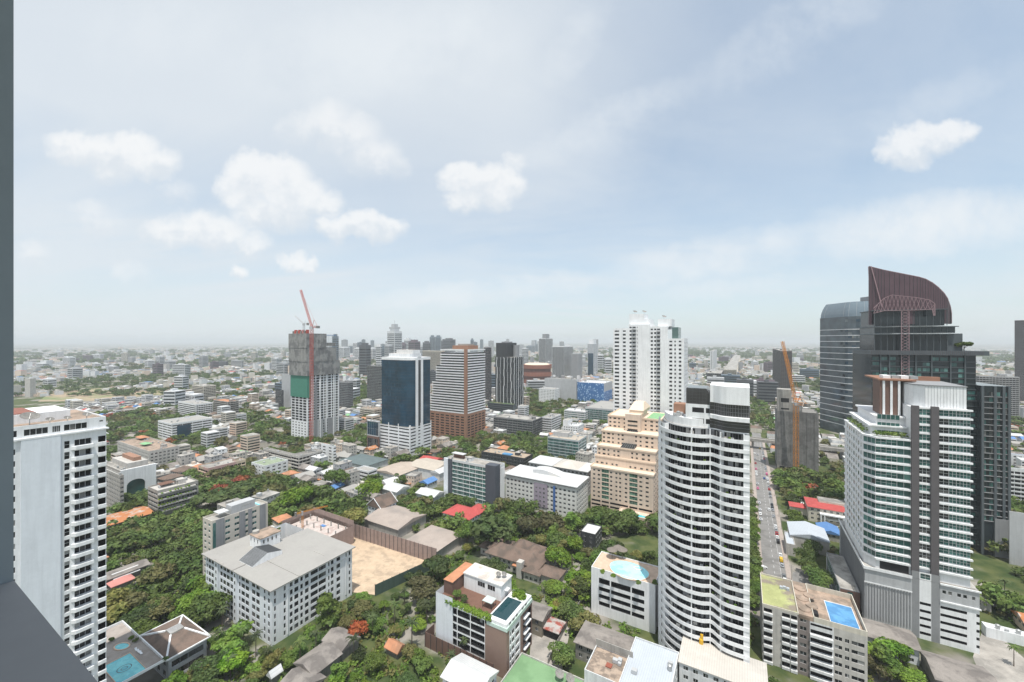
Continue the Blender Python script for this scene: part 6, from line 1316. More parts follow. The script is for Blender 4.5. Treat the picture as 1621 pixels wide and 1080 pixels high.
# ------------------------------------------------------------------ far skyline: one thing per tower
HB = []
def skyline():
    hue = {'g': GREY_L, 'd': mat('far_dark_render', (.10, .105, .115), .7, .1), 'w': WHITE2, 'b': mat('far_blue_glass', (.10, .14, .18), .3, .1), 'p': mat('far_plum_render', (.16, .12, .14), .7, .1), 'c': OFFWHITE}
    word = {'g': 'pale grey', 'd': 'dark grey', 'w': 'white', 'b': 'blue glass', 'p': 'plum', 'c': 'cream'}
    T = [(531,3.6,529,1750,'b','slender, with a flat top, right of the unfinished tower'),(577.8,6.3,543,1350,'d','plain slab standing alone'),(624.7,8,521,2000,'w','tall, with a stepped crown, highest on the far skyline'),(600,3.6,545,1700,'w','thin, left of the tall one with the stepped crown'),(608,4.5,548,2100,'b','low, left of the tall one with the stepped crown'),(616,5,545,1900,'g','broad, below the tall one with the stepped crown'),(637,5,542,2300,'p','narrow, right of the tall one with the stepped crown'),(646,4.5,535,2500,'w','with a small spire, over the blue mirror glass tower'),(656,6.5,538,1900,'p','with a broken roofline, over the blue mirror glass tower'),(664,4,545,2200,'w','with a pointed roof, over the blue mirror glass tower'),(675.5,4.6,540,2300,'d','left of the hazy glass pair'),(684.5,3,531,3000,'b','left of the hazy glass pair, thin'),(694,4.2,531,2900,'b','hazy, wider of the glass pair'),(703,3.4,537,2500,'d','left of the square dark block over the striped terracotta tower'),(711,6.8,535.5,2300,'d','square, left above the striped terracotta tower'),(747.5,2.4,536,2800,'b','thin, right above the striped terracotta tower'),(771,4,548,2500,'g','low, between the striped and the zigzag fin towers'),
         (840,5,547,4200,'b','very faint, left of the grey crowned tower'),(848,3,544,4500,'b','thin and faint, left of the grey crowned tower'),(899,4.5,545,1500,'w','behind the white hotel slab'),(951,4,560,1700,'w','low, right of the hospital tower'),(962,5,566,1500,'w','right of the low one beside the hospital tower'),(520,4,546,3600,'w','faint, left of the slender blue one'),(545,6,549,3000,'w','low slab right of the unfinished tower'),(556,4,548,3300,'b','faint slab right of the unfinished tower'),(567,4,550,2600,'w','short, left of the plain dark slab'),(590,4,550,2500,'w','short, right of the plain dark slab')]
    for k, (u, hw, vt, D, c, d) in enumerate(T):
        x = (u-CX)/F*D; h = H-(vt-CY)*D/F; w = hw/F*D; e = thing('skyline_tower', f'{word[c]} far skyline tower, {d}', 'tower', (x, D, 0), -GA*(k % 3)/2)
        b = MB(); b.box(-w, w, -w, w, 0, h*.94, 0); b.box(-w*.6, w*.6, -w*.6, w*.6, h*.94+.003, h, 0); b.build('wall', [hue[c]], e)
        if k == 2: b = MB(); b.box(-w*.75, w*.75, -w*.75, w*.75, h, h+10); b.box(-w*.45, w*.45, -w*.45, w*.45, h+10, h+24); b.bar((0, 0, h+24), (0, 0, h+45), .8); b.build('crown_block', [GREY_L], e)
        n = int(h*.9/9); m_ = MB(); t = .25
        for a, c_, y0, y1 in ((-w*.92, w*.92, -w-t, -w-.01), (-w*.92, w*.92, w+.01, w+t)): m_.box(a, c_, y0, y1, 0, 4.5)
        for a, c_, y0, y1 in ((w+.01, w+t, -w*.92, w*.92), (-w-t, -w-.01, -w*.92, w*.92)): m_.box(a, c_, y0, y1, 0, 4.5)
        me = mesh_of(m_, 'window_band', [SLATEGLASS]); many(e, 'window_band', [(me, (0, 0, 4+9*i), 0) for i in range(n)])
    rg = random.Random(77)
    for k in range(142):       # pale housing slabs and blocks towards the horizon
        if k < 20: u = rg.uniform(60, 455); D = rg.uniform(1300, 3200)
        else: u = rg.uniform(1085, 1300); D = rg.uniform(1400, 3600)
        if 34 <= k < 84: u = rg.uniform(535, 965); D = rg.uniform(800, 2900)
        elif k >= 110: u = rg.uniform(545, 965); D = rg.uniform(2600, 5600)
        elif k >= 84: u = rg.uniform(60, 460) if k % 2 else rg.uniform(1085, 1290); D = rg.uniform(750, 2000)
        x = (u-CX)/F*D; pp, qq = pq(x, D)
        if any(a-14 < pp < c+14 and d-14 < qq < f+14 for a, c, d, f in OCC): continue
        h = rg.uniform(24, 62) if k < 20 else rg.uniform(18, 45) if k < 34 or k >= 84 else rg.uniform(22, 95) if rg.random() < .35 else rg.uniform(18, 45)
        if k >= 110: h = rg.uniform(70, 120)+D*.007
        w = rg.uniform(10, 26) if h < 50 else rg.uniform(10, 16) if k < 110 else rg.uniform(11, 24); d = rg.uniform(8, 14); c = rg.choice('wwwgccp' if k < 34 else 'wwgcdpwgb' if k < 110 else 'wbgbgw')
        rowd = int((D-1300)/400)
        e = thing('housing_block', '', 'housing block', (x, D, 0), rg.uniform(-.6, .2)); HB.append((e, word[c], h, x, D))
        b = MB(); b.box(-w, w, -d, d, 0, h, 0); b.build('wall', [hue[c]], e); b = MB(); b.box(-w*.3, w*.1, -d*.5, d*.5, h, h+4); b.build('stair_house', [hue[c]], e)
        n = int(h/6); m_ = MB(); m_.box(-w*.95, w*.95, -d-.25, -d-.01, 0, 2.6); m_.box(w+.01, w+.25, -d*.9, d*.9, 0, 2.6); me = mesh_of(m_, 'window_band', [SLATEGLASS]); many(e, 'window_band', [(me, (0, 0, 3+6*i), 0) for i in range(n)])
skyline()
# ------------------------------------------------------------------ elevated railway across the street end
def viaduct():
    a, c = P3(1150, 690, 430), P3(1420, 707, 408); d = 470
    pa, pb = G(1140, 688, 11), G(1345, 712, 11); e = thing('railway_viaduct', 'long grey concrete elevated railway crossing the end of the street', 'viaduct', (pa[0], pa[1], 0)); v = Vector((pb[0]-pa[0], pb[1]-pa[1], 0)); L_ = v.length*1.7; v.normalize(); n = Vector((-v.y, v.x, 0))
    b = MB(); i = [tuple((v*t+n*s)[:2]) for t, s in ((-60, -5), (L_, -5), (L_, 5), (-60, 5))]; b.prism(i, 8.6, 10.4, 0, bottom=True)
    for s in (-5, 4.7): i = [tuple((v*t+n*(s+w))[:2]) for t, w in ((-60, 0), (L_, 0), (L_, .3), (-60, .3))]; b.prism(i, 10.4, 11.8, 0)
    b.build('deck', [CONC], e)
    for k in range(int((L_+60)/28)): p = v*(-50+28*k); b = MB(); b.cyl(p.x, p.y, 0, 7.4, 1.1, 1.1, 12); b.box(p.x-2.4, p.x+2.4, p.y-2, p.y+2, 7.4, 8.597); b.build('pier', [CONC], e)
viaduct()
# ------------------------------------------------------------------ building plots, fences and yards
def wall_fence(name, label, pts, h, m, posts=None, step=4, cat='fence', lean=None):
    """standing sheet fence along ground points, with posts as parts"""
    o = pts[0]; e = thing(name, label, cat, (o[0], o[1], 0)); b = MB(); it = []
    pm = boxmesh('post', -.09, .09, -.09, .09, 0, h+.3, posts or STEEL)
    for p, q in zip(pts, pts[1:]):
        d = Vector((q[0]-p[0], q[1]-p[1])); L_ = d.length; d.normalize(); n = Vector((-d.y, d.x))*.06
        P = [(p[0]-o[0]+s*n.x, p[1]-o[1]+s*n.y) for s in (-1, 1)]; Q = [(q[0]-o[0]+s*n.x, q[1]-o[1]+s*n.y) for s in (-1, 1)]
        b.prism([P[0], Q[0], Q[1], P[1]], 0, h, 0)
        k = int(L_/step)
        for i in range(k+1): it.append((pm, (p[0]-o[0]+d.x*L_*i/max(1, k)-n.x*3, p[1]-o[1]+d.y*L_*i/max(1, k)-n.y*3, 0), 0))
    b.build('panel', [m], e); many(e, 'post', it); return e
def plots():
    # bare sand plot with tall mesh fence behind and a dark sheet fence in front
    A, Bq, C, Dd = G(552, 846), G(668, 888), G(690, 893), G(590, 942)
    pA, pB, pC, pD = pq(*A), pq(*Bq), pq(*C), pq(*Dd)
    p0, p1 = -148.5, pq(*G(592, 944))[0]; 
    c = [G(540, 850), G(672, 890), G(694, 905), G(592, 944), G(548, 925)]
    sheet('sand', [G(535, 848), G(560, 846), G(690, 893), G(594, 942), G(535, 935)][::-1], SAND, .04)
    back = [pq(*G(555, 852)), pq(*G(688, 895))]
    wall_fence('mesh_fence', 'tall pinkish mesh hoarding along the back of the bare sand plot', [G(558, 850), G(691, 893)], 8.6, NET_P, CHAR, 3.2)
    wall_fence('sheet_fence', 'dark green sheet hoarding along the front of the bare sand plot', [G(691, 898), G(594, 944)], 5.6, FENCE_G, CHAR, 4)
    for r in ((-220, -150, 134, 176),): take(*r)
    # excavation wrapped in netting behind
    z = 9.0; r = rect(458, 553, 556, 868); ps = [G(454, 852), G(553, 878), G(550, 838), G(498, 826)]
    q = [pq(*p) for p in ps]; p0, p1 = -249, -209; q0, q1 = 145, 166
    E = Bld('construction_block', 'low building frame wrapped in brown mesh netting beside the bare sand plot', 'construction site', (p0, p1, q0, q1), phrase='the low netted building frame')
    for s in 'FRLB': E.face(s, 0, 11, wall=NET_P)
    E.part('site_slab', [mat('rubble_slab', (.50, .44, .41), .95, .2, .5, alt=(.42, .33, .30), alt_amt=.4, alt_scale=.3)], lambda b: b.box(-E.hx+.2, E.hx-.2, -E.hy+.2, E.hy-.2, 7.0, 8.6))
    E.part('blue_tarpaulin', [TILE_BLUE], lambda b: b.box(-2, 1.5, 3, 5, 8.6, 9.0)); E.part('safety_netting', [NET_P, NET_G], lambda b: (b.box(-E.hx-.15, E.hx+.15, E.hy, E.hy+.15, 0, 14, 0), b.box(-E.hx-.15, -E.hx, -E.hy, E.hy, 0, 13, 0)))
    many(E.e, 'column', [(boxmesh('column', -.25, .25, -.25, .25, 8.6, 11.6, CONC), (-E.hx+3+7*i, -E.hy+3+7*j, 0), 0) for i in range(6) for j in range(3)]); E.done()
    x, y, z = P3(479, 850, 250); crane('tower_crane', 'small orange crane with a low level jib over the netted building frame', (x, y, 4), P3(479, 813, 250), P3(519, 801, 262), STEEL_O, .9, back=4)
plots()
# ------------------------------------------------------------------ houses built one by one
def house(label, r, h, roof, kind='hip', wall=OFFWHITE, rh=None, name='house', cat='house', wins=True, phrase=None, ov=.7, gl=DARKGLASS, group=None, ang=30, windows=30):
    B = Bld(name, label, cat, r, phrase=phrase, group=group, ang=ang); n = max(1, int(h/3.0)); vis = wins
    for s in 'FRLB':
        L_ = B.plane(s)[4]; k = max(1, int(L_/3.2))
        if wins: B.face(s, 0, h, cols(L_, k, 1.5, .5), rows(n, h-n*3.0, 3.0, .9, 1.3), wall=wall, gl=gl, rec=.15, n=(2, 1), wins=s in 'FR' or (s == 'L' and B.e.location.x > 100))
        else: B.face(s, 0, h, wall=wall)
    if kind == 'flat':
        B.top(h, roof, wall, .6)
        if B.hx > 5 and roof is not COURT: B.clutter(h, 3, stair=False)
    else:
        b = MB(); b.hip(-B.hx, B.hx, -B.hy, B.hy, h+.2, rh or min(B.hx, B.hy)*.5, 0, ov, gable=(kind == 'gable'), soff=0)
        if kind == 'gable':
            r_ = rh or min(B.hx, B.hy)*.5
            if B.hx >= B.hy:
                for x in (-B.hx, B.hx): f = [(x, -B.hy, h), (x, B.hy, h), (x, 0, h+r_)]; b.poly(f if x > 0 else f[::-1], 1)
            else:
                for y in (-B.hy, B.hy): f = [(-B.hx, y, h), (B.hx, y, h), (0, y, h+r_)]; b.poly(f if y < 0 else f[::-1], 1)
        b.build('roof', [roof, wall], B.e)
    B.done(cap=windows); return B
def HR(u0, u1, v, z, d, w=None):
    """grid footprint whose roof at height z spans u0..u1 near row v"""
    a, c = pq(*G(u0, v, z)), pq(*G(u1, v, z)); pm, qm = (a[0]+c[0])/2, (a[1]+c[1])/2; ww = w or abs(c[0]-a[0]); return (pm-ww/2, pm+ww/2, qm-d/2, qm+d/2)
def villa():
    def at(u, v, z=8): return pq(*G(u, v, z))
    c = at(815, 868)
    B = Bld('villa', 'large villa under many brown tiled hipped roofs between the trees', 'villa', (c[0]-22, c[0]+22, c[1]-13, c[1]+13), phrase='the large brown roofed villa')
    blocks = [(-13, 19, -9, 3, 6.4, 4.2), (-16, -6, -3, 9, 6.0, 3.2), (-3, 5, 2, 12, 6.6, 3.2), (5, 13, 2, 12, 6.2, 3.0), (13, 21, 0, 10, 6.0, 2.8), (-22, -14, -2, 7, 4.4, 2.6), (12, 21, -12, -7, 4.8, 2.2)]
    for x0, x1, y0, y1, h, rh in blocks:
        B.face((x0, y0, 1, 0, x1-x0), 0, h, cols(x1-x0, max(1, int((x1-x0)/3)), 1.6, .6), rows(2 if h > 5 else 1, .2, 2.9, .8, 1.5), wall=CONC_L, rec=.15, n=(2, 1)); B.face((x1, y0, 0, 1, y1-y0), 0, h, cols(y1-y0, 2, 1.6, .6), rows(2 if h > 5 else 1, .2, 2.9, .8, 1.5), wall=CONC_L, rec=.15); B.face((x1, y1, -1, 0, x1-x0), 0, h, wall=CONC_L); B.face((x0, y1, 0, -1, y1-y0), 0, h, wall=CONC_L)
        b = MB(); b.hip(x0, x1, y0, y1, h+.2, rh, 0, 1.0); b.build('roof', [TILE_BR], B.e)
    B.boxpart('chimney_block', CONC_L, 8, 11, -12.5, -9.05, 0, 8.5); B.boxpart('porch_roof', TILE_OR, 4.5, 7.8, -11.5, -9.05, 5, 5.3)
    B.done()
    r = HR(806, 872, 962, 7.5, 9); house('grey roofed two storey annex between the brown hotel and the large villa', r, 7.2, TILE_GR, 'gable', mat('khaki_render', (.22, .195, .155), .85, .12), 1.5, phrase='the grey roofed annex')
    r = HR(848, 893, 903, 5, 9); house('small brown hipped garage wing right of the large brown roofed villa', r, 4.4, TILE_BR, 'hip', CONC_L, 2.2, wins=False)
    # red roofed house
    r = HR(704, 762, 809, 6, 16); B = house('low house with a bright red tiled roof below the slate blue end block', r, 5.4, TILE_RED, 'hip', WHITE, 3.6, phrase='the bright red roofed house')
    B.part('cross_roof', [TILE_RED], lambda b: b.hip(2, 12, 1, B.hy+7, 5.9, 3.0, 0, .8))
    # dark modern house
    r = HR(922, 950, 838, 9, 13); B = house('tall charcoal modern house with a flat white roof among the trees', r, 9, ROOFWHITE, 'flat', CHAR, phrase='the charcoal house')
    # warehouses behind the sand plot
    for (u0, u1, v, z, d, k, l) in ((585, 668, 818, 6, 26, 'gable', 'wide grey tiled warehouse behind the pinkish mesh hoarding, nearer the unfinished tower'), (650, 722, 852, 5.5, 24, 'hip', 'wide grey tiled warehouse behind the pinkish mesh hoarding, nearer the brown roofed villa')):
        r = HR(u0, u1, v, z, d); house(l, r, z, mat('weathered_tile_roof', (.36, .305, .27), .9, .12, .2, alt=(.29, .25, .225), alt_amt=.4, alt_scale=.1), k, CONC, 2.4, name='warehouse', cat='warehouse', wins=False, phrase='the weathered warehouses' if k == 'gable' else None)
    for (u0, u1, v, z, d, m, l) in ((603, 660, 742, 7, 30, mat('beige_sheet_roof', (.42, .355, .30), .85, .1), 'broad beige roofed shed near the round dark tree'), (650, 712, 735, 8, 26, mat('beige_sheet_roof_two', (.45, .40, .34), .85, .1), 'broad beige roofed shed with a white ridge, left of the slate blue end block'), (660, 702, 780, 5, 12, ROOFWHITE, 'white sheet roofed shed near the trees left of the slate blue end block'), (608, 645, 772, 6, 14, ROOFWHITE, 'white sheet roofed shed below the broad beige roofs'), (688, 708, 745, 7, 16, ROOFWHITE, 'bright white vaulted shed left of the slate blue end block'), (540, 612, 728, 6, 26, TILE_TEAL, 'wide hall under dark teal grey hipped roofs'), (665, 700, 727, 6, 14, TILE_RED, 'small red roofed shed below the blue mirror glass tower')):
        r = HR(u0, u1, v, z, d); house(l, r, z, m, 'hip' if m is TILE_TEAL else 'gable', WHITE2, 2.2, name='shed', cat='shed', wins=False)
    # thai gabled house
    r = HR(588, 622, 795, 9, 14); B = house('steep brown gabled house with white barge boards', r, 8, TILE_BR, 'gable', PALEBLUE, 6.0, phrase='the steep gabled house')
    B.part('barge_board', [WHITE], lambda b: [b.bar((sx*(B.hx+.75), sy*(B.hy+.8), 8.2), (0 if B.hx < B.hy else sx*(B.hx+.75), 0 if B.hx >= B.hy else sy*(B.hy+.8), 14.4), .25) for sx in (-1, 1) for sy in (-1, 1)])
    # garden houses lower left of centre
    for (u0, u1, v, z, d, m, k, l) in ((478, 530, 1043, 4.5, 11, TILE_GR, 'gable', 'low house with a dark weathered gable roof in the garden'), (515, 565, 1012, 4.2, 8, TILE_GR, 'gable', 'long dark weathered roof behind the garden house'), (450, 505, 1080, 4, 10, TILE_GR, 'gable', 'dark weathered gable roof at the bottom edge of the garden'), (612, 640, 1024, 2.6, 4, TILE_OR, 'gable', 'narrow orange tiled shed beside the coconut palm'), (430, 440, 1066, 3, 3, ROOFWHITE, 'gable', 'tiny white roofed hut in the garden'), (176, 205, 905, 5, 20, TILE_GR, 'gable', 'long grey roof beside the tall white tower with the blank wall'), (182, 202, 920, 4, 8, mat('salmon_roof', (.55, .23, .20), .8, .1), 'hip', 'small salmon pink roofed house beside the long grey roof'), (190, 206, 908, 4, 9, ROOFWHITE, 'gable', 'small white canopy roof beside the salmon roofed house'), (165, 222, 818, 6, 26, RUST, 'gable', 'wide white shed roof with orange rust patches')):
        r = HR(u0, u1, v, z, d); house(l, r, z, m, k, CONC_D, 2.0 if z < 5 else 1.5, wins=False)
    # mansion and sheds along the street
    r = HR(1279, 1345, 800, 10, 19); B = house('cream three storey mansion with a red tiled roof and white columns right of the street', r, 10, TILE_RED, 'hip', OFFWHITE, 2.6, phrase='the cream mansion with columns')
    B.part('roof_deck', [ROOFGREY, OFFWHITE], lambda b: (b.box(-6, 9, -3, 6, 10.3, 13.2, 1, 0)))
    B.part('portico', [WHITE, OFFWHITE], lambda b: (b.box(-6.5, 8.5, -B.hy-3.2, -B.hy-.003, 6.6, 7.4), [b.cyl(x, -B.hy-2.8, 0, 6.6, .45, .4, 10) for x in (-6, -4, 6, 8)], b.box(-6.5, 8.5, -B.hy-3.4, -B.hy-.01, 0, .4, 1), b.box(-5, 7, -B.hy-1.6, -B.hy-.01, 3.2, 4.2)))
    r = HR(1251, 1275, 800, 5, 9); house('low red roofed wing left of the cream mansion', r, 5, TILE_RED, 'hip', OFFWHITE, 1.6, wins=False)
    r = HR(1250, 1306, 842, 8, 20); B = house('white walled workshop with a broad pale blue grey sheet roof right of the street', r, 8, ROOFBLUE, 'gable', CONC_L, 2.4, name='workshop', cat='workshop', wins=False, phrase='the workshop with the pale sheet roof', ov=.3)
    r = HR(1243, 1256, 852, 6.5, 18); house('narrow lean-to with a pale roof beside the workshop', r, 6.3, ROOFBLUE, 'flat', CONC_L, name='workshop', cat='workshop', wins=False)
    # foreground roofs
    z = 14; p0, p1 = pq(*G(1006, 1010, z)), pq(*G(1080, 1018, z)); r = (p0[0], p1[0]-.3, 122, p0[1]); house('building with a plain pale blue sheet roof in front of the wavy white tower', r, z, ROOFBLUE, 'flat', WHITE2, name='warehouse', cat='warehouse', wins=True, phrase='the pale blue sheet roof')
    a, c = pq(*G(1074, 1042, 15)), pq(*G(1255, 1090, 15)); q1 = pq(*G(1083, 1003, 15))[1]
    B = house('long building with a broad cream sheet roof in front of the wavy white tower', (a[0]+.4, a[0]+26, a[1]-1, q1-1), 14.6, ROOFCREAM, 'gable', WHITE2, .5, name='warehouse', cat='warehouse', phrase='the broad cream sheet roof', ov=.4)
    x, y = xy(a[0]+6.2, q1-2.2); t = thing('rooftop_object', 'bright yellow rooftop tank cluster on the broad cream sheet roof', 'tank', (x, y, 14.9)); b = MB(); b.cyl(0, 0, 0, 1.6, .75, .75, 14); b.cyl(0, 0, 1.6, 2.2, .75, .3, 14); b.cyl(.2, 0, 2.2, 3.3, .55, .5, 14); b.build('body', [mat('yellow_plastic', (.62, .36, .02), .5, .1)], t)  # yellow object of unclear kind, built as stacked cylinders
    r = HR(930, 1000, 1052, 13, 12); r = (r[0], r[1], r[2]-1, r[3]); B = house('stained concrete building top with a rusty hatch and parapet', r, 13, mat('stained_roof_slab', (.42, .33, .26), .95, .2, .3, alt=(.20, .16, .13), alt_amt=.6, alt_scale=.3), 'flat', WHITE2, cat='building', name='building', wins=False, phrase='the stained concrete roof')
    B.boxpart('roof_hatch', mat('rust_hatch', (.28, .09, .06), .9, .2), -1, 1, -1.2, .8, 13, 13.3); B.boxpart('back_wall', CONC, -B.hx, B.hx, B.hy-.5, B.hy-.254, 13.61, 16)
    r = HR(912, 1005, 1012, 7, 13); house('old house under a wide mottled grey tile roof below the white parking podium', r, 6.4, TILE_GR, 'hip', CONC_D, 2.4, phrase='the mottled grey tile roof')
    # sports court roof
    a, c = G(838, 1042, 6), G(940, 1074, 6); pa, pc = pq(*a), pq(*c); B = house('low building with a bright green painted court on its roof', (pa[0]-3.5, pc[0]+1.5, pa[1]-22, pa[1]+.5), 6, COURT, 'flat', CONC_L, name='sports_building', cat='sports building', wins=False, phrase='the green roof court')
    for dp, l in ((13.5, 'large mesh satellite dish at the back corner of the green roof court'), (17.5, 'mesh satellite dish on the green roof court, nearer the stained concrete roof')):
        x, y = xy(pa[0]+dp, pa[1]-3.2); dish(x, y, 6.0, .5, 1.6, l)
    # white angular roofs at the bottom edge
    p = pq(*G(745, 1066, 9)); B = house('bright white angular modern house roof at the bottom edge beside the brown hotel', (p[0]-7.5, p[0]+7.5, p[1]-6, p[1]+5), 9, ROOFWHITE, 'gable', WHITE, 2.0, phrase='the white angular roof')
    # hotel yard
    r = HR(847, 893, 985, 4, 7); B = house('open car shed with a patched red and grey sheet roof behind the brown hotel', r, 3.4, mat('patched_shed_roof', (.40, .37, .35), .8, .2, .4, alt=(.30, .08, .06), alt_amt=.5, alt_scale=.3), 'gable', DARK, .9, name='car_shed', cat='car shed', wins=False, phrase='the patched red car shed')  # closed near-black walls stand in for the shade under the open shed
    sheet('yard', [G(842, 1000), G(905, 985), G(890, 1060), G(835, 1075)][::-1], CONCYARD, .03)
    sheet('driveway', [G(1540, 1040), G(1560, 985), G(1640, 1060), G(1640, 1110), G(1560, 1090)][::-1], CONCYARD, .03)
    sheet('car_park', [G(1255, 905), G(1325, 905), G(1322, 945), G(1250, 945)][::-1], ASPHALT, .03)
    wall_fence('screen_wall', 'dark brown slatted screen wall wrapping the foot of the brown hotel', [xy(B_HOT.p0-3.4, B_HOT.q0+3), xy(B_HOT.p0-3.4, B_HOT.q0-2.6), xy(B_HOT.p1-4, B_HOT.q0-2.6)], 6.0, BROWNCLAD, CHAR, 3, 'wall')
    wall_fence('garden_wall', 'grey garden wall along the lane behind the patched red car shed', [G(935, 930), G(893, 1000), G(868, 1052)], 2.2, CONC, CONC_D, 4, 'wall')
    r = HR(1372, 1440, 1003, 6, 12); house('old house with a grey patched roof at the foot of the white and teal tower', r, 6, TILE_GR, 'gable', PALEBLUE, 1.8, phrase='the grey patched roof')
    r = HR(1478, 1560, 1062, 6, 15); house('long dark grey tiled roof at the bottom edge before the white and teal tower', r, 5, TILE_GR, 'gable', CONC_D, 2.0, wins=False)
    r = HR(1565, 1625, 998, 4, 4); house('small white gatehouse wall beside the driveway right of the white and teal tower', r, 3.6, WHITE, 'flat', WHITE, name='gatehouse', cat='gatehouse', wins=False)
    sheet('field', [G(60, 636), G(80, 622), G(185, 612), G(300, 620), G(190, 634)][::-1], mat('bare_earth_field', (.36, .28, .19), .95, .2, .02, alt=(.16, .19, .08), alt_amt=.45, alt_scale=.02), .1)
    x, y = G(885, 853, 2); pool('garden_pool', 'small turquoise garden pool hidden between trees', x, y, .05, RZ, rectp(7, 11), POOL, rim=CONC_L)
villa()
def hotel_trees_spots():
    hx, hy = B_HOT.hx, B_HOT.hy; h = Z_HOT
    return [(*W_HOT(-hx+7.4, -hy+4.2), h, 2.5, 'roof garden tree with a round crown nearer the orange topped stair house'), (*W_HOT(-hx+11.8, -hy+3.6), h, 2.2, 'roof garden tree with a round crown nearer the dark rooftop pool')]
# ------------------------------------------------------------------ the city around: generic plots
def inside(p, q, m=0):
    for a, c, d, e in OCC:
        if a-m < p < c+m and d-m < q < e+m: return True
    return False
def pip(u, v, poly):
    r = False; n = len(poly)
    for i in range(n):
        (x1, y1), (x2, y2) = poly[i], poly[(i+1) % n]
        if (y1 > v) != (y2 > v) and u < (x2-x1)*(v-y1)/(y2-y1)+x1: r = not r
    return r
GREEN = [[(160,800),(250,815),(330,780),(335,1100),(160,1100)],[(315,748),(420,752),(470,776),(545,792),(600,815),(555,850),(455,845),(420,800),(330,800)],[(640,800),(690,782),(770,800),(945,815),(940,900),(890,930),(760,850),(700,870),(600,830)],
    [(300,1010),(440,1040),(560,940),(690,885),(690,1005),(830,1100),(300,1100)],[(1535,800),(1680,800),(1680,1010),(1560,965)],[(160,772),(335,772),(335,835),(160,835)],[(1216,715),(1342,735),(1342,800),(1232,800)],[(1188,760),(1204,760),(1212,900),(1188,905)],[(165,660),(330,655),(330,720),(165,715)],[(900,880),(930,930),(1045,905),(1045,800),(950,790),(925,830)],[(870,930),(935,900),(940,1000),(1000,1000),(930,1010),(890,1040)],
    [(540,690),(605,670),(600,715),(540,700)],[(1370,1020),(1480,1040),(1490,1100),(1370,1100)],[(380,640),(465,680),(460,715),(380,690)],[(830,600),(905,640),(900,675),(830,660)],[(1185,620),(1225,640),(1225,690),(1190,680)],[(1280,660),(1300,640),(1300,690),(1280,690)],[(560,600),(610,590),(610,640),(560,640)],[(60,590),(330,600),(330,625),(60,640)],[(1085,560),(1300,570),(1300,600),(1085,590)]]
CLEAR = [[(540,840),(700,885),(700,905),(592,948),(535,935)],[(832,985),(905,980),(895,1065),(832,1078)],[(1243,890),(1335,890),(1335,950),(1243,950)],[(1540,960),(1570,975),(1660,1060),(1660,1110),(1545,1100)],[(70,618),(190,612),(190,632),(70,636)],[(720,1030),(800,1030),(800,1100),(700,1100)],[(958,846),(1045,846),(1045,884),(958,884)]]
def vnoise(x, y, s):
    x, y = x/s, y/s; i, j = math.floor(x), math.floor(y); fx, fy = x-i, y-j; fx, fy = fx*fx*(3-2*fx), fy*fy*(3-2*fy)
    def hsh(a, c): return (math.sin(a*127.1+c*311.7)*43758.5453) % 1.0
    return (hsh(i,j)*(1-fx)+hsh(i+1,j)*fx)*(1-fy)+(hsh(i,j+1)*(1-fx)+hsh(i+1,j+1)*fx)*fy
ORD = ['nearest', 'second', 'third', 'fourth', 'fifth', 'sixth', 'seventh', 'eighth', 'ninth', 'tenth', 'eleventh', 'twelfth', 'thirteenth', 'fourteenth', 'fifteenth', 'sixteenth', 'seventeenth', 'eighteenth', 'nineteenth', 'twentieth']
LABELQ = {}
def locate(x, y):
    """nearest landmark and how the spot lies to it, seen from the balcony"""
    best = min(LANDMARKS, key=lambda l: hypot(l[1]-x, l[2]-y)-.6*l[3]); dx, dy = x-best[1], y-best[2]; r = hypot(best[1], best[2]); ux, uy = best[1]/r, best[2]/r
    along = dx*ux+dy*uy; side = dx*uy-dy*ux
    rel = 'behind' if along > abs(side) else ('in front of' if -along > abs(side) else 'beside')
    return best[0], rel, hypot(dx, dy)
def queue(o, what, cat, x, y, grp): LABELQ.setdefault((what, *locate(x, y)[:2]), []).append((locate(x, y)[2], o, cat, grp))
def flush_labels():
    for (what, lm, rel), L_ in LABELQ.items():
        L_.sort(key=lambda t: t[0])
        for k, (d, o, cat, grp) in enumerate(L_):
            o['category'] = cat; o['group'] = grp
            if len(L_) == 1: o['label'] = f'{what} {rel} {lm}'
            elif k < len(ORD): o['label'] = f'{what}, {ORD[k]}{" closest" if k else ""} {rel} {lm}'
            else: o['label'] = f'{what}, among the farther ones {rel} {lm}'
ROOFS = [('grey flat roofed', 'flat', ROOFGREY, 6), ('white sheet roofed', 'gable', ROOFWHITE, 5), ('orange tile roofed', 'hip', TILE_OR, 3), ('brown hip roofed', 'hip', TILE_BR, 4), ('grey gable roofed', 'gable', TILE_GR, 6), ('pale sheet roofed', 'gable', ROOFPALE, 5), ('cream flat roofed', 'flat', ROOFCREAM, 3), ('red roofed', 'hip', TILE_RED, 1), ('green roofed', 'gable', TILE_GREEN, 1), ('blue roofed', 'gable', TILE_BLUE, .6), ('rust patched', 'gable', RUST, 2)]
WALLS = [WHITE2, OFFWHITE, CONC_L, GREY_L, WHITE, PEACH, CONC]
def roofpick(rg): return rg.choices(ROOFS, [r[3] for r in ROOFS])[0]
HSPOTS = []; TSPOTS = []
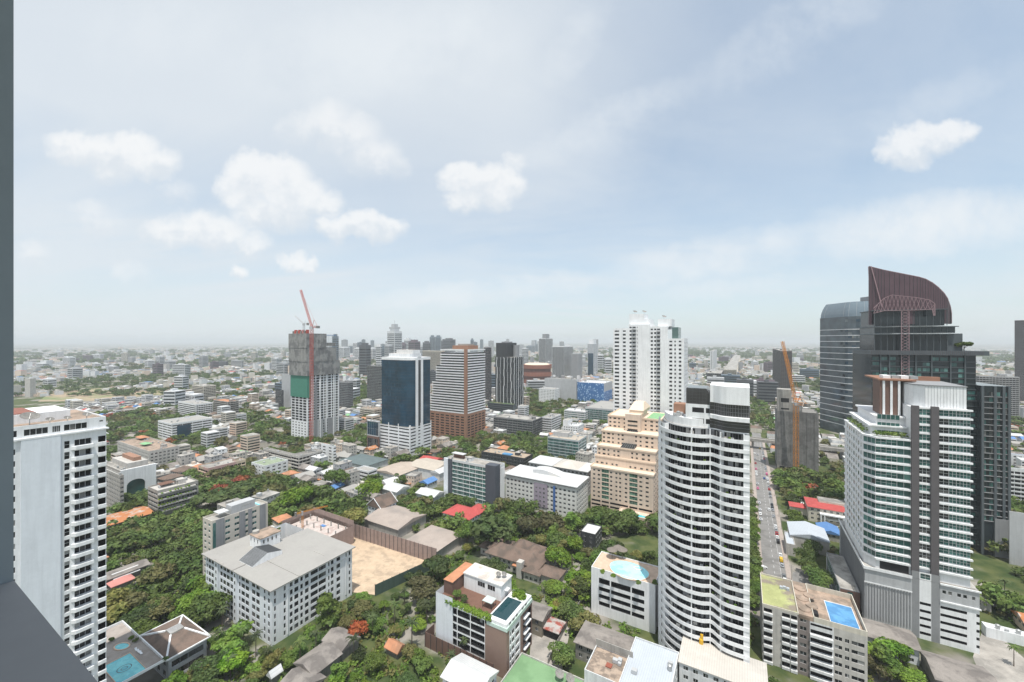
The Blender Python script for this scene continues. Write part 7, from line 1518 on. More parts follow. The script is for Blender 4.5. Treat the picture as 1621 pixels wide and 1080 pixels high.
def plan_city():
    rg = random.Random(42); s = 15.5
    for i in range(-70, 75):
        for j in range(-3, 74):
            p, q = i*s+rg.uniform(-2, 2), 60+j*s+rg.uniform(-2, 2); x, y = xy(p, q)
            if y < 60: continue
            u, v = uvz(x, y)
            if not (-60 < u < 1690) or v > 1150: continue
            if any(pip(u, v, c) for c in CLEAR): continue
            if inside(p, q, 2.5): continue
            near = inside(p, q, 7)
            D = hypot(x, y); gr = any(pip(u, v, g) for g in GREEN)
            nz = vnoise(p, q, 70)*.6+vnoise(p+999, q, 28)*.4
            if gr and D < 480: continue
            if gr or (D < 230 and v > 830): TSPOTS.append((x, y, p, q, 1 if gr else .6))
            elif nz > (.60 if D < 500 else .66): TSPOTS.append((x, y, p, q, .8))
            elif not near: HSPOTS.append((x, y, p, q, D))
            elif rg.random() < .5: TSPOTS.append((x, y, p, q, .8))
    for i in range(-130, 140):                # gardens and groves on a finer grid
        for j in range(3, 66):
            p, q = i*8.0+rg.uniform(-2.5, 2.5), j*8.0+rg.uniform(-2.5, 2.5); x, y = xy(p, q)
            if y < 60 or hypot(x, y) >= 480 or inside(p, q, 1.8): continue
            u, v = uvz(x, y)
            if -60 < u < 1690 and v < 1150 and any(pip(u, v, g) for g in GREEN) and not any(pip(u, v, c) for c in CLEAR): TSPOTS.append((x, y, p, q, 1))
    HSPOTS.sort(key=lambda t: t[4])
plan_city()
def roofmesh_part(b, kind, hx, hy, h, rh):
    if kind == 'flat':
        b.box(-hx-.15, hx+.15, -hy-.15, hy+.15, h, h+.35, 0)
    else: b.hip(-hx, hx, -hy, hy, h+.1, rh, 0, .6, gable=kind == 'gable', soff=0)
def generic_houses():
    rg = random.Random(7); NI = 285; stuff = {}
    for k, (x, y, p, q, D) in enumerate(HSPOTS):
        name, kind, rm, _ = roofpick(rg); hx, hy = rg.uniform(4, 7.2), rg.uniform(4, 7.2)
        tall = rg.random(); h = rg.uniform(3.6, 7.5) if tall < .72 else rg.uniform(8, 13) if tall < .94 else rg.uniform(14, 22)
        if tall > .72: kind, rm, name = 'flat', rg.choice((ROOFGREY, ROOFGREY, CONCYARD, ROOFWHITE)), 'flat roofed'
        if tall > .94: hx, hy = rg.uniform(6, 7.6), rg.uniform(6, 7.6)
        wm = rg.choice(WALLS); rz = -GA+rg.choice((0, 0, 0, .12, -.15)); rh = min(hx, hy)*rg.uniform(.35, .6)
        if k < NI:
            what = f'{name} {"low" if h < 5 else "two storey" if h < 8 else "multi storey"} house'
            e = thing('house', '', 'house', (x, y, 0), rz); queue(e, what, 'house', x, y, 'generic houses around the towers')
            b = MB(); b.box(-hx, hx, -hy, hy, 0, h, 0, bottom=False)
            if kind == 'gable':
                if hx >= hy: [b.poly([(sx*hx, -hy, h), (sx*hx, hy, h), (sx*hx, 0, h+rh)]) for sx in (-1, 1)]
                else: [b.poly([(-hx, sy*hy, h), (hx, sy*hy, h), (0, sy*hy, h+rh)]) for sy in (-1, 1)]
            b.build('wall', [wm], e)
            b = MB(); roofmesh_part(b, kind, hx, hy, h, rh); b.build('roof', [rm, wm], e)
            n = max(1, int(h/3)); it = []
            W1 = window_mesh(1.5, 1.3, DARKGLASS, FRAME_W, 2, 1)
            side = 1 if x < 100 else -1
            for f in range(n):
                for c in range(int(hx*2/2.8)): it.append((W1, (-hx+1.4+c*2.8, -hy-.02, h-n*3+3*f+1.7), 0))
                for c in range(int(hy*2/2.8)): it.append((W1, (side*(hx+.02), -hy+1.4+c*2.8, h-n*3+3*f+1.7), side*pi/2))
            many(e, 'window', [i for i in it if rg.random() < .8], 24)
            if kind == 'flat' and rg.random() < .7:
                b = MB(); a, c = rg.uniform(-hx+.5, hx-3.5), rg.uniform(-hy+.5, hy-3.5); b.box(a, a+3, c, c+2.6, h+.35, h+2.7); b.build('stair_house', [wm], e)
                b = MB(); a, c = rg.uniform(-hx+1, hx-1), rg.uniform(-hy+1, hy-1); b.cyl(a, c, h+.35, h+2, .6, .6, 10); b.build('water_tank', [STEEL], e)
            if rg.random() < .5:
                b = MB(); a = rg.uniform(1.5, 3); b.box(-hx, hx*.3, -hy-a, -hy-.01, 2.6, 2.8); b.build('lean_to_roof', [rg.choice((ROOFPALE, TILE_GR, RUST, ROOFWHITE))], e)
        else:
            stuff.setdefault((wm.name, rm.name), []).append((x, y, hx, hy, h, rz, kind, rh))
    return stuff
STUFF_H = generic_houses()
for e, w, h, x, D in HB: queue(e, f'{"tall" if h > 40 else "low"} {w} far housing block', 'housing block', x, D, 'far housing blocks')
def far_houses():
    """roofs beyond the 285 nearest houses: one mass"""
    rg = np.random.default_rng(5); pal = [WHITE2, OFFWHITE, CONC_L, ROOFGREY, ROOFWHITE, ROOFPALE, TILE_OR, TILE_BR, TILE_GR, TILE_BLUE, TILE_GREEN, TILE_RED, PEACH, DARKGLASS, GREY]
    V, Fc, MI = [], [], []
    cnt = 0
    def add(x, y, hx, hy, h, rz, wi, ri, rh=0.0):
        nonlocal cnt
        c, s = np.cos(rz), np.sin(rz); loc = np.array([(-hx,-hy,0),(hx,-hy,0),(hx,hy,0),(-hx,hy,0),(-hx,-hy,h),(hx,-hy,h),(hx,hy,h),(-hx,hy,h)], float)
        if rh > 0:
            loc = np.vstack([loc, [(-hx*.98, 0, h+rh), (hx*.98, 0, h+rh)]]); fs = [(0,1,5,4),(1,2,6,5),(2,3,7,6),(3,0,4,7),(4,5,9,8),(6,7,8,9)]
            fs += [(5,6,9,9),(7,4,8,8)]
        else: fs = [(0,1,5,4),(1,2,6,5),(2,3,7,6),(3,0,4,7),(4,5,6,7)]
        w = loc.copy(); w[:, 0] = loc[:, 0]*c-loc[:, 1]*s+x; w[:, 1] = loc[:, 0]*s+loc[:, 1]*c+y
        V.append(w); Fc.extend([tuple(cnt+i for i in (f if len(set(f)) == 4 else f[:3])) for f in fs]); MI.extend([wi]*4+[ri]*(len(fs)-4)); cnt += len(w)
    names = {m.name: i for i, m in enumerate(pal)}
    for (wn, rn), L_ in STUFF_H.items():
        for x, y, hx, hy, h, rz, kind, rh in L_:
            wi = names.get(wn, 0); ri = names.get(rn, 3); add(x, y, hx, hy, h, rz, wi, ri, rh if kind != 'flat' else 0)
            if h > 6:
                c, s = cos(rz), sin(rz)
                for f in range(int(h/3)):      # window strips
                    z = 1.2+3*f
                    for sx in (1,):
                        i0 = cnt; loc = np.array([(-hx*.9, -hy-.05, z), (hx*.9, -hy-.05, z), (hx*.9, -hy-.05, z+1.3), (-hx*.9, -hy-.05, z+1.3), (hx+.05, -hy*.9, z), (hx+.05, hy*.9, z), (hx+.05, hy*.9, z+1.3), (hx+.05, -hy*.9, z+1.3)])
                        w = loc.copy(); w[:, 0] = loc[:, 0]*c-loc[:, 1]*s+x; w[:, 1] = loc[:, 0]*s+loc[:, 1]*c+y; V.append(w); Fc.extend([tuple(range(i0, i0+4)), tuple(range(i0+4, i0+8))]); MI.extend([13, 13]); cnt += 8
    # from 1.1 to 9 km: blocks whose size grows with distance
    wts = np.array([0,0,0,6,6,6,2.2,2,5,.7,.6,.6,0,0,0]); wts = wts/wts.sum()
    for k in range(23000):
        D = 1050*np.exp(rg.random()**1.0*2.15); a = rg.uniform(-.93, .93); x, y = D*np.sin(a), D*np.cos(a)
        if y < 900: continue
        n = vnoise(x, y, 420)*.55+vnoise(x+55, y, 150)*.45
        if n > .60: continue
        g = min(2.4, max(1, D/1500)); hx, hy = rg.uniform(4, 9)*g, rg.uniform(4, 8)*g; t = rg.random(); h = rg.uniform(4, 10) if t < .86 else rg.uniform(10, 20) if t < .985 else rg.uniform(20, 42)
        add(x, y, hx, hy, h, -GA+rg.choice([0, 0, .2, -.3, .5]), int(rg.choice([0, 0, 1, 2, 12, 14, 0])), int(rg.choice(15, p=wts)), 2.2 if h < 9 and t < .5 else 0)
    me = bpy.data.meshes.new('distant_houses'); me.from_pydata(np.vstack(V).tolist(), [], Fc)
    for m in pal: me.materials.append(m)
    me.polygons.foreach_set('material_index', MI); me.update(); o = put('distant_houses', me, kind='stuff'); o['label'] = 'mass of low city roofs running to the horizon'
far_houses()
# ------------------------------------------------------------------ trees
def leaf_cloud(lobes, n, size, rg, flat=.75):
    """leaf-clump quads scattered in the shells of several lobes: lobes (x,y,z,rx,rz)"""
    w = np.array([l[3]**2 for l in lobes]); w = w/w.sum(); idx = rg.choice(len(lobes), n, p=w); L_ = np.array(lobes)[idx]
    d = rg.normal(size=(n, 3)); d /= np.linalg.norm(d, axis=1)[:, None]; low = d[:, 2] < -.35; d[low, 2] *= -.6
    r = .62+.42*rg.random(n)**.6; c = L_[:, :3]+d*r[:, None]*np.stack([L_[:, 3], L_[:, 3], L_[:, 4]], 1)
    nrm = d*.75+rg.normal(size=(n, 3))*.5+np.array([0, 0, .35]); nrm /= np.linalg.norm(nrm, axis=1)[:, None]
    t = np.cross(nrm, rg.normal(size=(n, 3))); t /= np.linalg.norm(t, axis=1)[:, None]; b = np.cross(nrm, t)
    s = size*(.55+.9*rg.random(n)); t = t*s[:, None]; b = b*(s*(.5+.4*rg.random(n)))[:, None]
    v = np.stack([c-t, c-b*.9+t*.1, c+t, c+b-t*.1], 1).reshape(-1, 3); f = np.arange(4*n).reshape(-1, 4); return v, f
def crown_mesh(kind, seed, m, n=2300):
    rg = np.random.default_rng(seed)
    if kind == 'round': k, spread, zc, zr, lr = 13, .62, .95, .42, .40
    elif kind == 'umbrella': k, spread, zc, zr, lr = 15, .80, 1.0, .16, .30
    elif kind == 'tall': k, spread, zc, zr, lr = 12, .42, 1.25, .80, .36
    else: k, spread, zc, zr, lr = 9, .55, .62, .32, .42
    lobes = []
    for i in range(k):
        a = rg.uniform(0, 2*pi); r = spread*sqrt(rg.random()); z = zc+zr*rg.uniform(-1, 1)*(1-.5*r/spread); s = lr*rg.uniform(.7, 1.25); lobes.append((r*cos(a), r*sin(a), z, s, s*(.55 if kind == 'umbrella' else .8)))
    n, ls = ((2300, .075), (1500, .105), (3200, .056), (1900, .085))[seed % 4]; v, f = leaf_cloud(lobes, n, ls, rg)
    me = bpy.data.meshes.new('crown'); me.from_pydata(v.tolist(), [], f.tolist()); me.materials.append(m); me.update(); return me, lobes
def trunk_mesh(lobes, seed):
    rg = random.Random(seed); b = MB(); b.cyl(0, 0, 0, .45, .055, .04, 8); top = Vector((0, 0, .44))
    for l in lobes[:7]: b.bar(tuple(top-Vector((0, 0, rg.uniform(0, .12)))), (l[0]*.8, l[1]*.8, l[2]-.05), .018, 0, 5)
    return mesh_of(b, 'trunk', [BARK])
PROTO = {}
def proto(kind, m, seed):
    key = (kind, m.name, seed)
    if key not in PROTO:
        c, l = crown_mesh(kind, hash(kind) % 97*0+seed*7+len(kind), m); PROTO[key] = (c, trunk_mesh(l, seed))
    return PROTO[key]
def palm_proto(seed):
    key = ('palm', seed)
    if key in PROTO: return PROTO[key]
    rg = random.Random(seed); b = MB(); p = Vector((0, 0, 0)); q = p
    for k in range(6):
        q = Vector((.02*k*k*.12, 0, (k+1)*1.25)); b.bar(tuple(p), tuple(q), .16-.012*k, 0, 7); p = q
    top = p; tr = mesh_of(b, 'trunk', [BARK]); fr = MB()
    for k in range(20):
        a = 2*pi*k/20+rg.uniform(-.1, .1); el = rg.uniform(-.1, 1.1); L_ = rg.uniform(2.2, 3.0); P = [top]
        for i in range(7):
            e = el-i*.26; P.append(P[-1]+Vector((cos(a)*cos(e), sin(a)*cos(e), sin(e)))*L_/7)
        for i in range(7):
            w0, w1 = .42*(1-i/7.5), .42*(1-(i+1)/7.5); s = Vector((-sin(a), cos(a), 0)); dn = Vector((0, 0, -.16))
            fr.poly([tuple(P[i]), tuple(P[i+1]), tuple(P[i+1]+s*w1+dn*.8), tuple(P[i]+s*w0+dn)]); fr.poly([tuple(P[i+1]), tuple(P[i]), tuple(P[i]-s*w0+dn), tuple(P[i+1]-s*w1+dn)])
    PROTO[key] = (mesh_of(fr, 'crown', [LEAF_P]), tr); return PROTO[key]
def tree(x, y, r, what, kind='round', m=None, z=0.0, hf=1.0, seed=0, label=None, name='tree', cat='tree', grp='trees of the city gardens'):
    e = bpy.data.objects.new(name, None); COL.objects.link(e); e.location = (x, y, z); e.rotation_euler = (0, 0, random.random()*6.28)
    c, t = palm_proto(seed % 3) if kind == 'palm' else proto(kind, m or LEAF, seed)
    for nm, me in (('trunk', t), ('crown', c)): o = put(nm, me, e); o.scale = (r, r, r*hf)
    if label: tag(e, label, cat, grp)
    else: queue(e, what, cat, x, y, grp)
    return e
LEAFW = [(LEAF, 5, 'dark green'), (LEAF_L, 2.6, 'bright green'), (LEAF_O, 1.6, 'olive green')]
LOW_TREES = []                   # the rest, one mass
def plant_trees():
    rg = random.Random(19); random.seed(3)
    # trees one can pick out in the photo: u, v at the foot, crown radius in photo pixels, kind
    for u, v, rp, kind, m, hf, lab in [(775, 868, 38, 'round', LEAF_L, .95, 'huge bright green spreading tree behind the large brown roofed villa'), (635, 742, 16, 'round', LEAF, 1.0, 'dense round dark tree standing alone by the broad beige roofs'), (355, 800, 40, 'umbrella', LEAF, .55, 'very wide flat topped rain tree below the pink shophouse row'), (520, 1000, 27, 'tall', LEAF, 1.05, 'tall tree leaning over the right front of the building with the broad pale roof'), (985, 842, 26, 'round', LEAF_L, .9, 'bright feathery tree beside the pool ledge of the stepped peach tower'), (885, 905, 24, 'round', LEAF, 1.0, 'dark tree beside the charcoal house with the white roof'), (905, 848, 22, 'tall', LEAF_L, .9, 'upright bright tree before the white block with the lilac panel'), (950, 835, 22, 'round', LEAF, .9, 'dark tree left of the garage rows of the stepped peach tower'), (870, 845, 24, 'round', LEAF_O, .9, 'olive tree before the lilac panel'), (840, 850, 24, 'round', LEAF_O, .9, 'olive brown tree behind the villa roofs'), (740, 860, 22, 'round', LEAF, .9, 'dark tree left of the huge bright spreading tree'),
        (560, 840, 26, 'round', LEAF_O, .9, 'dry olive tree behind the low netted building frame'), (585, 790, 22, 'round', LEAF, .9, 'dark tree left of the steep gabled house'), (505, 800, 24, 'round', LEAF, .9, 'dark tree in the grove behind the netted frame, centre'), (470, 808, 26, 'round', LEAF, .95, 'dark tree in the grove behind the grey and cream slab'), (535, 775, 22, 'round', LEAF, .95, 'dark tree at the top of the grove below the stained balcony block'), (720, 938, 18, 'round', LEAF, .9, 'dark tree by the corner of the dark green hoarding'), (905, 985, 22, 'round', LEAF_L, .9, 'yellow green tree over the lane beside the patched red car shed'), (925, 1002, 24, 'round', LEAF_O, .85, 'olive tree below the left corner of the white parking podium'), (890, 1050, 22, 'round', LEAF_L, .8, 'bushy bright tree behind the green roof court'), (1400, 1062, 30, 'round', LEAF_L, .9, 'bushy bright tree below the grey patched roof'), (1300, 935, 26, 'round', LEAF_L, .8, 'bright round tree in front of the glass entrance wing')]:
        x, y = G(u, v); r = rp/F*y; tree(x, y, r, '', kind, m, 0, hf*1.0, rg.randrange(4), label=lab)
    x, y = G(652, 1030); tree(x, y, 1.55, '', 'palm', None, 0, 1.0, 1, label='tall coconut palm with drooping fronds in the scrubby garden', name='palm_tree', cat='palm', grp='palms')
    for u, v, l in ((405, 1040, 'first'), (425, 1058, 'second'), (385, 1030, 'third'), (330, 960, 'fourth'), (352, 1000, 'fifth'), (500, 1040, 'sixth'), (475, 1055, 'seventh'), (1610, 870, 'eighth'), (1600, 880, 'ninth'), (1618, 885, 'tenth'), (715, 1070, 'eleventh'), (735, 1045, 'twelfth'), (590, 1010, ''), (625, 990, ''), (560, 1050, ''), (675, 990, ''), (640, 960, ''), (345, 1040, ''), (310, 985, ''), (365, 1075, ''), (250, 930, ''), (230, 900, ''), (275, 890, ''), (905, 870, ''), (980, 850, ''), (1590, 950, ''), (1605, 1055, '')):
        x, y = G(u, v); e = tree(x, y, random.uniform(.95, 1.3), 'palm tree', 'palm', None, 0, 1.0, rg.randrange(3), name='palm_tree', cat='palm', grp='palms')
    for x, y, z, r, lab in hotel_trees_spots(): tree(x, y, r*.8, '', 'round', LEAF_L, z, 1.2, rg.randrange(4), label=lab, name='roof_tree', cat='tree', grp='roof garden trees')
    lx_, ly_, lz_, le = SAIL_TREE; v = Matrix.Rotation(le.rotation_euler.z, 4, 'Z') @ Vector((lx_, ly_, 0))+le.location; tree(v.x, v.y, 4.6, '', 'round', LEAF, lz_, .85, 2, label='single dark tree on the cantilevered sky terrace of the dark tower', name='roof_tree', cat='tree', grp='roof garden trees')
    # street trees on the near side of the street
    for k in range(22):
        x, y = xy(ST0-4.3+rg.uniform(-.8, .8), 222+k*6.2+rg.uniform(-2, 2)); tree(x, y, rg.uniform(3.2, 4.8), 'street tree with a dark crown' if k % 2 else 'street tree with a bright crown', 'round', LEAF if k % 2 else LEAF_L, 0, 1.05, rg.randrange(4))
    for k in range(10):
        x, y = xy(ST1+9+rg.uniform(-1, 6), 265+k*13+rg.uniform(-2, 2)); 
        if inside(*pq(x, y), 3): continue
        tree(x, y, rg.uniform(4.5, 6.5), 'broad garden tree across the street', 'round', LEAF, 0, 1.0, rg.randrange(4))
    spots = []
    for (x, y, p, q, w) in TSPOTS:
        D = hypot(x, y); k = (1+(rg.random() < .6) if D < 480 else 2) if w >= .9 else 3 if D < 500 else 2; js = 3 if w >= .9 and D < 480 else 8
        for i in range(k):
            a, c = p+rg.uniform(-js, js), q+rg.uniform(-js, js)
            if inside(a, c, 2.2): continue
            X, Y = xy(a, c); u, v = uvz(X, Y)
            if any(pip(u, v, cl) for cl in CLEAR): continue
            spots.append((hypot(X, Y), X, Y, D))
    for (x, y, p, q, D) in HSPOTS:           # odd trees between houses
        if rg.random() < (.42 if D < 600 else .24): 
            X, Y = xy(p+rg.choice((-7.8, 7.8)), q+rg.choice((-7.8, 7.8)))
            if not inside(*pq(X, Y), 2): spots.append((hypot(X, Y), X, Y, D))
    spots.sort(key=lambda t: t[0]); n = 0
    for d, X, Y, D in spots:
        gm = rg.choices(LEAFW, [l[1] for l in LEAFW])[0]; kind = rg.choices(('round', 'round', 'tall', 'umbrella', 'bush'), (4, 3, 1.5, 1, 2.5))[0]; r = (rg.uniform(2.6, 5.2) if rg.random() < .55 else rg.uniform(5, 8.6))*(.62 if kind == 'bush' else 1)*(.75 if 600 < Y*0+d and d < 165 else 1)
        if uvz(X, Y)[1] > 960 and 540 < uvz(X, Y)[0] < 720: r *= .62
        if kind == 'tall': r *= .85
        if rg.random() < .012: gm = (LEAF_R, 0, 'orange blossoming')
        if n < 250: tree(X, Y, r, f'{gm[2]} {dict(round="round crowned tree", tall="upright tree", umbrella="flat topped tree", bush="low bushy tree")[kind]}', kind, gm[0], 0, rg.uniform(.75, 1.05), rg.randrange(4)); n += 1
        else: LOW_TREES.append((X, Y, r, gm[0], d))
plant_trees()
def mass_trees():
    rg = np.random.default_rng(8); pal = [LEAF, LEAF_L, LEAF_O, LEAF_R]; V, MI, c = [], [], 0
    base = {}
    for s in range(5):
        for n, tagk in ((360, 'm'), (110, 'f'), (64, 'u')):
            k = 9; lobes = [(rg.uniform(-.72, .72), rg.uniform(-.72, .72), rg.uniform(.5, 1.15), rg.uniform(.3, .5), rg.uniform(.25, .42)) for _ in range(k)]; base[(s, tagk)] = leaf_cloud(lobes, n, {'m': .135, 'f': .24, 'u': .26}[tagk], rg)[0]
    def add(x, y, r, mi, tagk):
        b = base[(int(rg.integers(5)), tagk)]; a = rg.random()*6.28; ca, sa = np.cos(a), np.sin(a); w = np.empty_like(b); w[:, 0] = (b[:, 0]*ca-b[:, 1]*sa)*r+x; w[:, 1] = (b[:, 0]*sa+b[:, 1]*ca)*r+y; w[:, 2] = b[:, 2]*r*rg.uniform(.7, 1); V.append(w); MI.append(np.full(len(b)//4, mi))
    for X, Y, r, m, d in LOW_TREES: add(X, Y, r*1.05, pal.index(m), 'm' if d < 700 else 'f')
    for k in range(11000):                      # belts and woods towards the horizon
        D = 1000*np.exp(rg.random()*2.0); a = rg.uniform(-.93, .93); x, y = D*np.sin(a), D*np.cos(a)
        if y < 900: continue
        n = vnoise(x, y, 420)*.55+vnoise(x+55, y, 150)*.45; u = CX+F*x/y
        if n < .57-(.12 if u > 1090 else 0) and rg.random() > .10: continue
        g = min(3.2, max(1, D/1200)); add(x, y, rg.uniform(4.5, 8)*g, 2 if rg.random() < .1 else 0, 'f')
    v = np.vstack(V); o = mesh_np('distant_trees', v, np.arange(len(v)).reshape(-1, 4), pal, np.concatenate(MI), kind='stuff'); o['label'] = 'far trees and tree belts between the roofs'
    # undergrowth between the garden trees
    V, MI = [], []; rr = random.Random(4)
    for (x, y, p, q, w) in TSPOTS:
        D = hypot(x, y)
        if D > 330: continue
        for i in range((14 if D < 200 else 8) if w >= .9 else 44 if D < 200 else 26):
            a, c = p+rr.uniform(-9, 9), q+rr.uniform(-9, 9)
            if inside(a, c, .6): continue
            X, Y = xy(a, c); u, v = uvz(X, Y)
            if any(pip(u, v, cl) for cl in CLEAR): continue
            if 560 < u < 690 and v > 900 and vnoise(X, Y, 9) > .62: continue
            s = rr.uniform(.7, 2.0); b = base[(rr.randrange(5), 'u')]; V.append(np.column_stack([b[:, 0]*s+X, b[:, 1]*s+Y, (b[:, 2]-.45)*s*rr.uniform(.7, 1.3)])); MI.append(np.full(len(b)//4, rr.choice((0, 0, 1, 1, 2))))
    v = np.vstack(V); o = mesh_np('undergrowth', v, np.arange(len(v)).reshape(-1, 4), pal, np.concatenate(MI), kind='stuff'); o['label'] = 'bushes and undergrowth filling the gardens'
    # roof planting on the brown hotel, podium planters
    V = []; hx, hy = B_HOT.hx, B_HOT.hy
    for i in range(84):
        t = i/60
        if i < 60: X, Y = W_HOT(-hx+4.5+t*22, -hy+.8+rr.uniform(-.3, .9))
        else: X, Y = W_HOT(hx-7+rr.uniform(0, 5), hy-2+rr.uniform(-2.4, 1)); 
        zz = Z_HOT if i < 60 else Z_HOT+.9
        s = rr.uniform(.9, 1.5); b = base[(rr.randrange(5), 'f')]; V.append(np.column_stack([b[:, 0]*s+X, b[:, 1]*s+Y, (b[:, 2]-.3)*s+zz]))
    v = np.vstack(V); o = mesh_np('roof_hedge', v, np.arange(len(v)).reshape(-1, 4), [LEAF_L]); tag(o, 'bright hedge along the roof garden edge of the brown hotel', 'hedge')
    for k, (u, v_, l) in enumerate(((954, 905, 'left front'), (971, 911, 'middle front'), (1010, 922, 'right front'), (1037, 922, 'right rear'))):
        x, y = G(u, v_, 21.5); tree(x, y, 1.5, '', 'bush', LEAF_L, 20.5, 1.1, k, label=f'small potted shrub on the {l} rim of the curved podium pool', name='shrub', cat='shrub', grp='podium planters')
    for k, (u, v_, l) in enumerate(((262, 1044, 'front corner'), (208, 1010, 'far corner'), (215, 1014, 'far corner beside another'), (176, 1013, 'spa side'))):
        x, y = G(u, v_, Z_TER+.5); tree(x, y, 1.2, '', 'bush', LEAF, Z_TER, 1.0, k, label=f'planter shrub on the pool terrace below the tall white tower, {l}', name='shrub', cat='shrub', grp='terrace planters')
mass_trees()
# ------------------------------------------------------------------ cars
def car_mesh(van=False):
    b = MB(); L_, W_, hb = (4.3, 1.72, .62); pro = [(-2.15, .35), (-2.15, .78), (-1.35, .92), (-.75, 1.42), (.95, 1.45), (1.75, .98), (2.15, .88), (2.15, .35)] if not van else [(-2.2, .35), (-2.2, .95), (-1.75, 1.1), (-1.2, 1.85), (2.1, 1.88), (2.25, 1.0), (2.25, .35)]
    n = len(pro); i = len(b.v); t = .12
    for s in (-1, 1): b.v += [(s*W_/2*(1 if z < 1 else .86), y, z) for y, z in pro]
    b.f.append(tuple(range(i, i+n))); b.m.append(0); b.f.append(tuple(range(i+2*n-1, i+n-1, -1))); b.m.append(0)
    for k in range(n): j = (k+1) % n; b.f.append((i+k, i+n+k, i+n+j, i+j)); b.m.append(0)
    g = MB()
    if not van:
        for s in (-1, 1): g.poly([(s*.80, -.95, .97), (s*.80, 1.35, 1.02), (s*.755, .85, 1.36), (s*.755, -.65, 1.34)][::s]); 
        g.poly([(-.66, -1.32, .965), (.66, -1.32, .965), (.62, -.84, 1.38), (-.62, -.84, 1.38)]); g.poly([(.66, 1.70, 1.04), (-.66, 1.70, 1.04), (-.62, 1.06, 1.43), (.62, 1.06, 1.43)])
    else:
        for s in (-1, 1): g.poly([(s*.80, -1.3, 1.1), (s*.80, 1.9, 1.15), (s*.757, 1.85, 1.7), (s*.757, -1.1, 1.68)][::s])
        g.poly([(-.66, -1.74, 1.15), (.66, -1.74, 1.15), (.62, -1.28, 1.78), (-.62, -1.28, 1.78)])
    for k in range(len(g.v)): g.v[k] = (g.v[k][0]*1.02, g.v[k][1]*1.01, g.v[k][2]+.012)
    w = MB(); n = 14
    for s in (-1, 1):
        ring = [(s*.09, .31*cos(2*pi*k/n), .31*sin(2*pi*k/n)) for k in range(n)]; ring2 = [(-s*.09, y, z) for _, y, z in ring]
        if s > 0:
            w.poly(ring); w.poly(ring2[::-1]); [w.poly([ring[k], ring2[k], ring2[(k+1) % n], ring[(k+1) % n]]) for k in range(n)]
    hub = MB(); hub.cyl(0, 0, -.1, .1, .17, .17, 10); hub.v = [(z, x, y) for x, y, z in hub.v]
    return b, mesh_of(g, 'windows', [SLATEGLASS]), (mesh_of(w, 'wheel', [CHAR]), mesh_of(hub, 'hub_cap', [STEEL]))
CARCOL = {'white': mat('white_car_paint', (.72, .73, .74), .25, .03, spec=.6), 'silver': mat('silver_car_paint', (.42, .43, .45), .25, .03, spec=.6, metal=.3), 'black': mat('black_car_paint', (.02, .02, .022), .2, .03, spec=.6), 'red': mat('red_car_paint', (.34, .03, .03), .25, .03, spec=.6), 'yellow and green': mat('yellow_car_paint', (.62, .40, .02), .25, .03, spec=.6), 'blue': mat('blue_car_paint', (.05, .10, .28), .25, .03, spec=.6), 'pink': mat('pink_car_paint', (.55, .12, .25), .25, .03, spec=.6), 'grey': mat('grey_car_paint', (.14, .145, .15), .25, .03, spec=.6)}
CARM = {}
def car(x, y, rz, col, van, z, where, seq):
    if (col, van) not in CARM:
        b, g, w = car_mesh(van); CARM[(col, van)] = (mesh_of(b, 'body', [CARCOL[col]]), g, w)
    e = bpy.data.objects.new('car', None); COL.objects.link(e); e.location = (x, y, z); e.rotation_euler = (0, 0, rz); body, g, w = CARM[(col, van)]
    put('body', body, e); put('windows', g, e)
    for sx in (-.8, .8):
        for sy in (-1.3, 1.35): put('hub_cap', w[1], put('wheel', w[0], e, (sx, sy, .31)))
    SEQ.setdefault((f'{col} {"van" if van else "car"}', where), []).append((seq, e)); return e
SEQ = {}
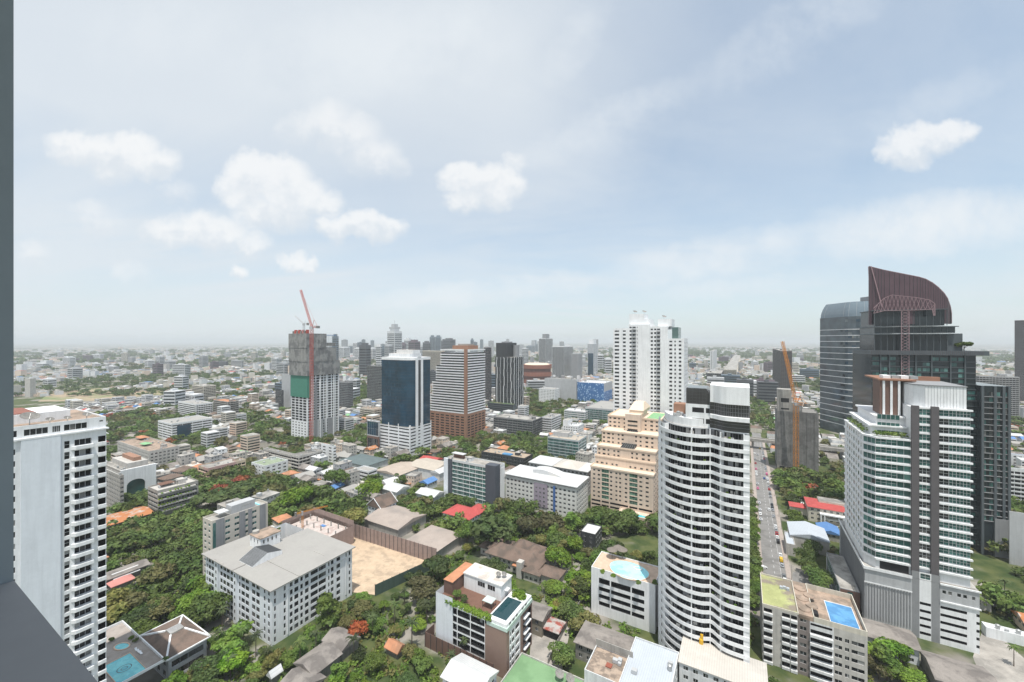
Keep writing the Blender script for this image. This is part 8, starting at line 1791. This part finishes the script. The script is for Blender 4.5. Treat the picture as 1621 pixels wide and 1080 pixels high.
def cars():
    rg = random.Random(31); cl = ['white']*5+['silver']*4+['grey', 'black', 'black', 'red', 'blue', 'yellow and green', 'pink']
    first = ['red', 'blue', 'white', 'grey', None, 'silver', 'yellow and green', 'white', None, None, 'black', 'white', 'red', 'silver', 'white', None]
    q = 239
    for k in range(52):
        c = first[k] if k < len(first) else rg.choice(cl)
        if c and (k < 16 or rg.random() < .68): x, y = xy(ST1-1.25, q); car(x, y, -GA+pi, c, rg.random() < .2, .02, 'parked at the far kerb of the street', q)
        q += rg.uniform(5.4, 6.6)
    q = 330
    for k in range(24):
        if rg.random() < .4: x, y = xy(ST0+1.2, q); car(x, y, -GA, rg.choice(cl), rg.random() < .2, .02, 'parked at the near kerb of the street', q)
        q += rg.uniform(6, 12)
    for q in (352, 430, 515, 548): x, y = xy(13.0 if q % 2 else 16.0, q); car(x, y, -GA+(pi if q % 2 == 0 else 0), rg.choice(cl), False, .02, 'driving along the street', q)
    for k in range(34):                        # car park before the white and teal tower
        u, v = 1318+(k % 9)*3.2, 748+(k//9)*6; x, y = G(u, v); p, q2 = pq(x, y); x, y = xy(46+(k % 9)*2.6-10, 360+(k//9)*9)
        if inside(46+(k % 9)*2.6-10, 360+(k//9)*9, 0) or rg.random() < .12: continue
        car(x, y, -GA+rg.choice((0, pi)), rg.choice(cl), rg.random() < .2, .03, 'in the car park behind the teal tower', q2+k)
    x, y = G(1208, 900); car(x, y, -GA+2.2, 'white', False, .02, 'turning out beside the wavy white tower', 1)
    for u, v in ((425, 795), (432, 797), (410, 793), (418, 796), (440, 800), (466, 797), (474, 799), (448, 803)): x, y = G(u, v); car(x, y, -GA+pi/2, rg.choice(('white', 'silver', 'white', 'grey')), False, .03, 'under the trees behind the grey and cream slab', u)
    for (what, where), L_ in SEQ.items():
        L_.sort(key=lambda t: t[0]); n = len(L_)
        for k, (s, e) in enumerate(L_): tag(e, f'{what} {where}' if n == 1 else f'{what}, {ORD[min(k, 19)]}{" closest" if k else ""} such, {where}', 'car', 'cars parked and driving')
cars()
def poles():
    m = MB(); m.cyl(0, 0, 0, 8.5, .14, .09, 8)
    for k, q in enumerate(range(232, 420, 22)):
        x, y = xy(ST1+1.9, q); t = thing('utility_pole', f'grey concrete utility pole at the far kerb, {ORD[k]}{" closest" if k else ""} along the street', 'utility pole', (x, y, .15), -GA, 'utility poles along the street'); put('pole', mesh_of(m, 'pole', [CONC]), t)
        b = MB(); b.box(-1, 1, -.06, .06, 7.6, 7.72); b.box(-.9, .9, -.06, .06, 6.9, 7.0); b.build('crossarm', [CONC_D], t)
poles()
flush_labels()
# ------------------------------------------------------------------ the air between
def haze():
    b = MB(); b.box(-28900, 28900, -1450, 28900, -1, 190)
    m = bpy.data.materials.new('haze'); m.use_nodes = True; nt = m.node_tree; nt.nodes.clear(); o = nt.nodes.new('ShaderNodeOutputMaterial'); v = nt.nodes.new('ShaderNodeVolumePrincipled')
    v.inputs['Color'].default_value = (.93, .98, 1.0, 1); v.inputs['Density'].default_value = 1.12e-4; v.inputs['Anisotropy'].default_value = -.08; nt.links.new(v.outputs[0], o.inputs['Volume'])
    ob = b.build('haze', [m]); ob['kind'] = 'stuff'
haze()
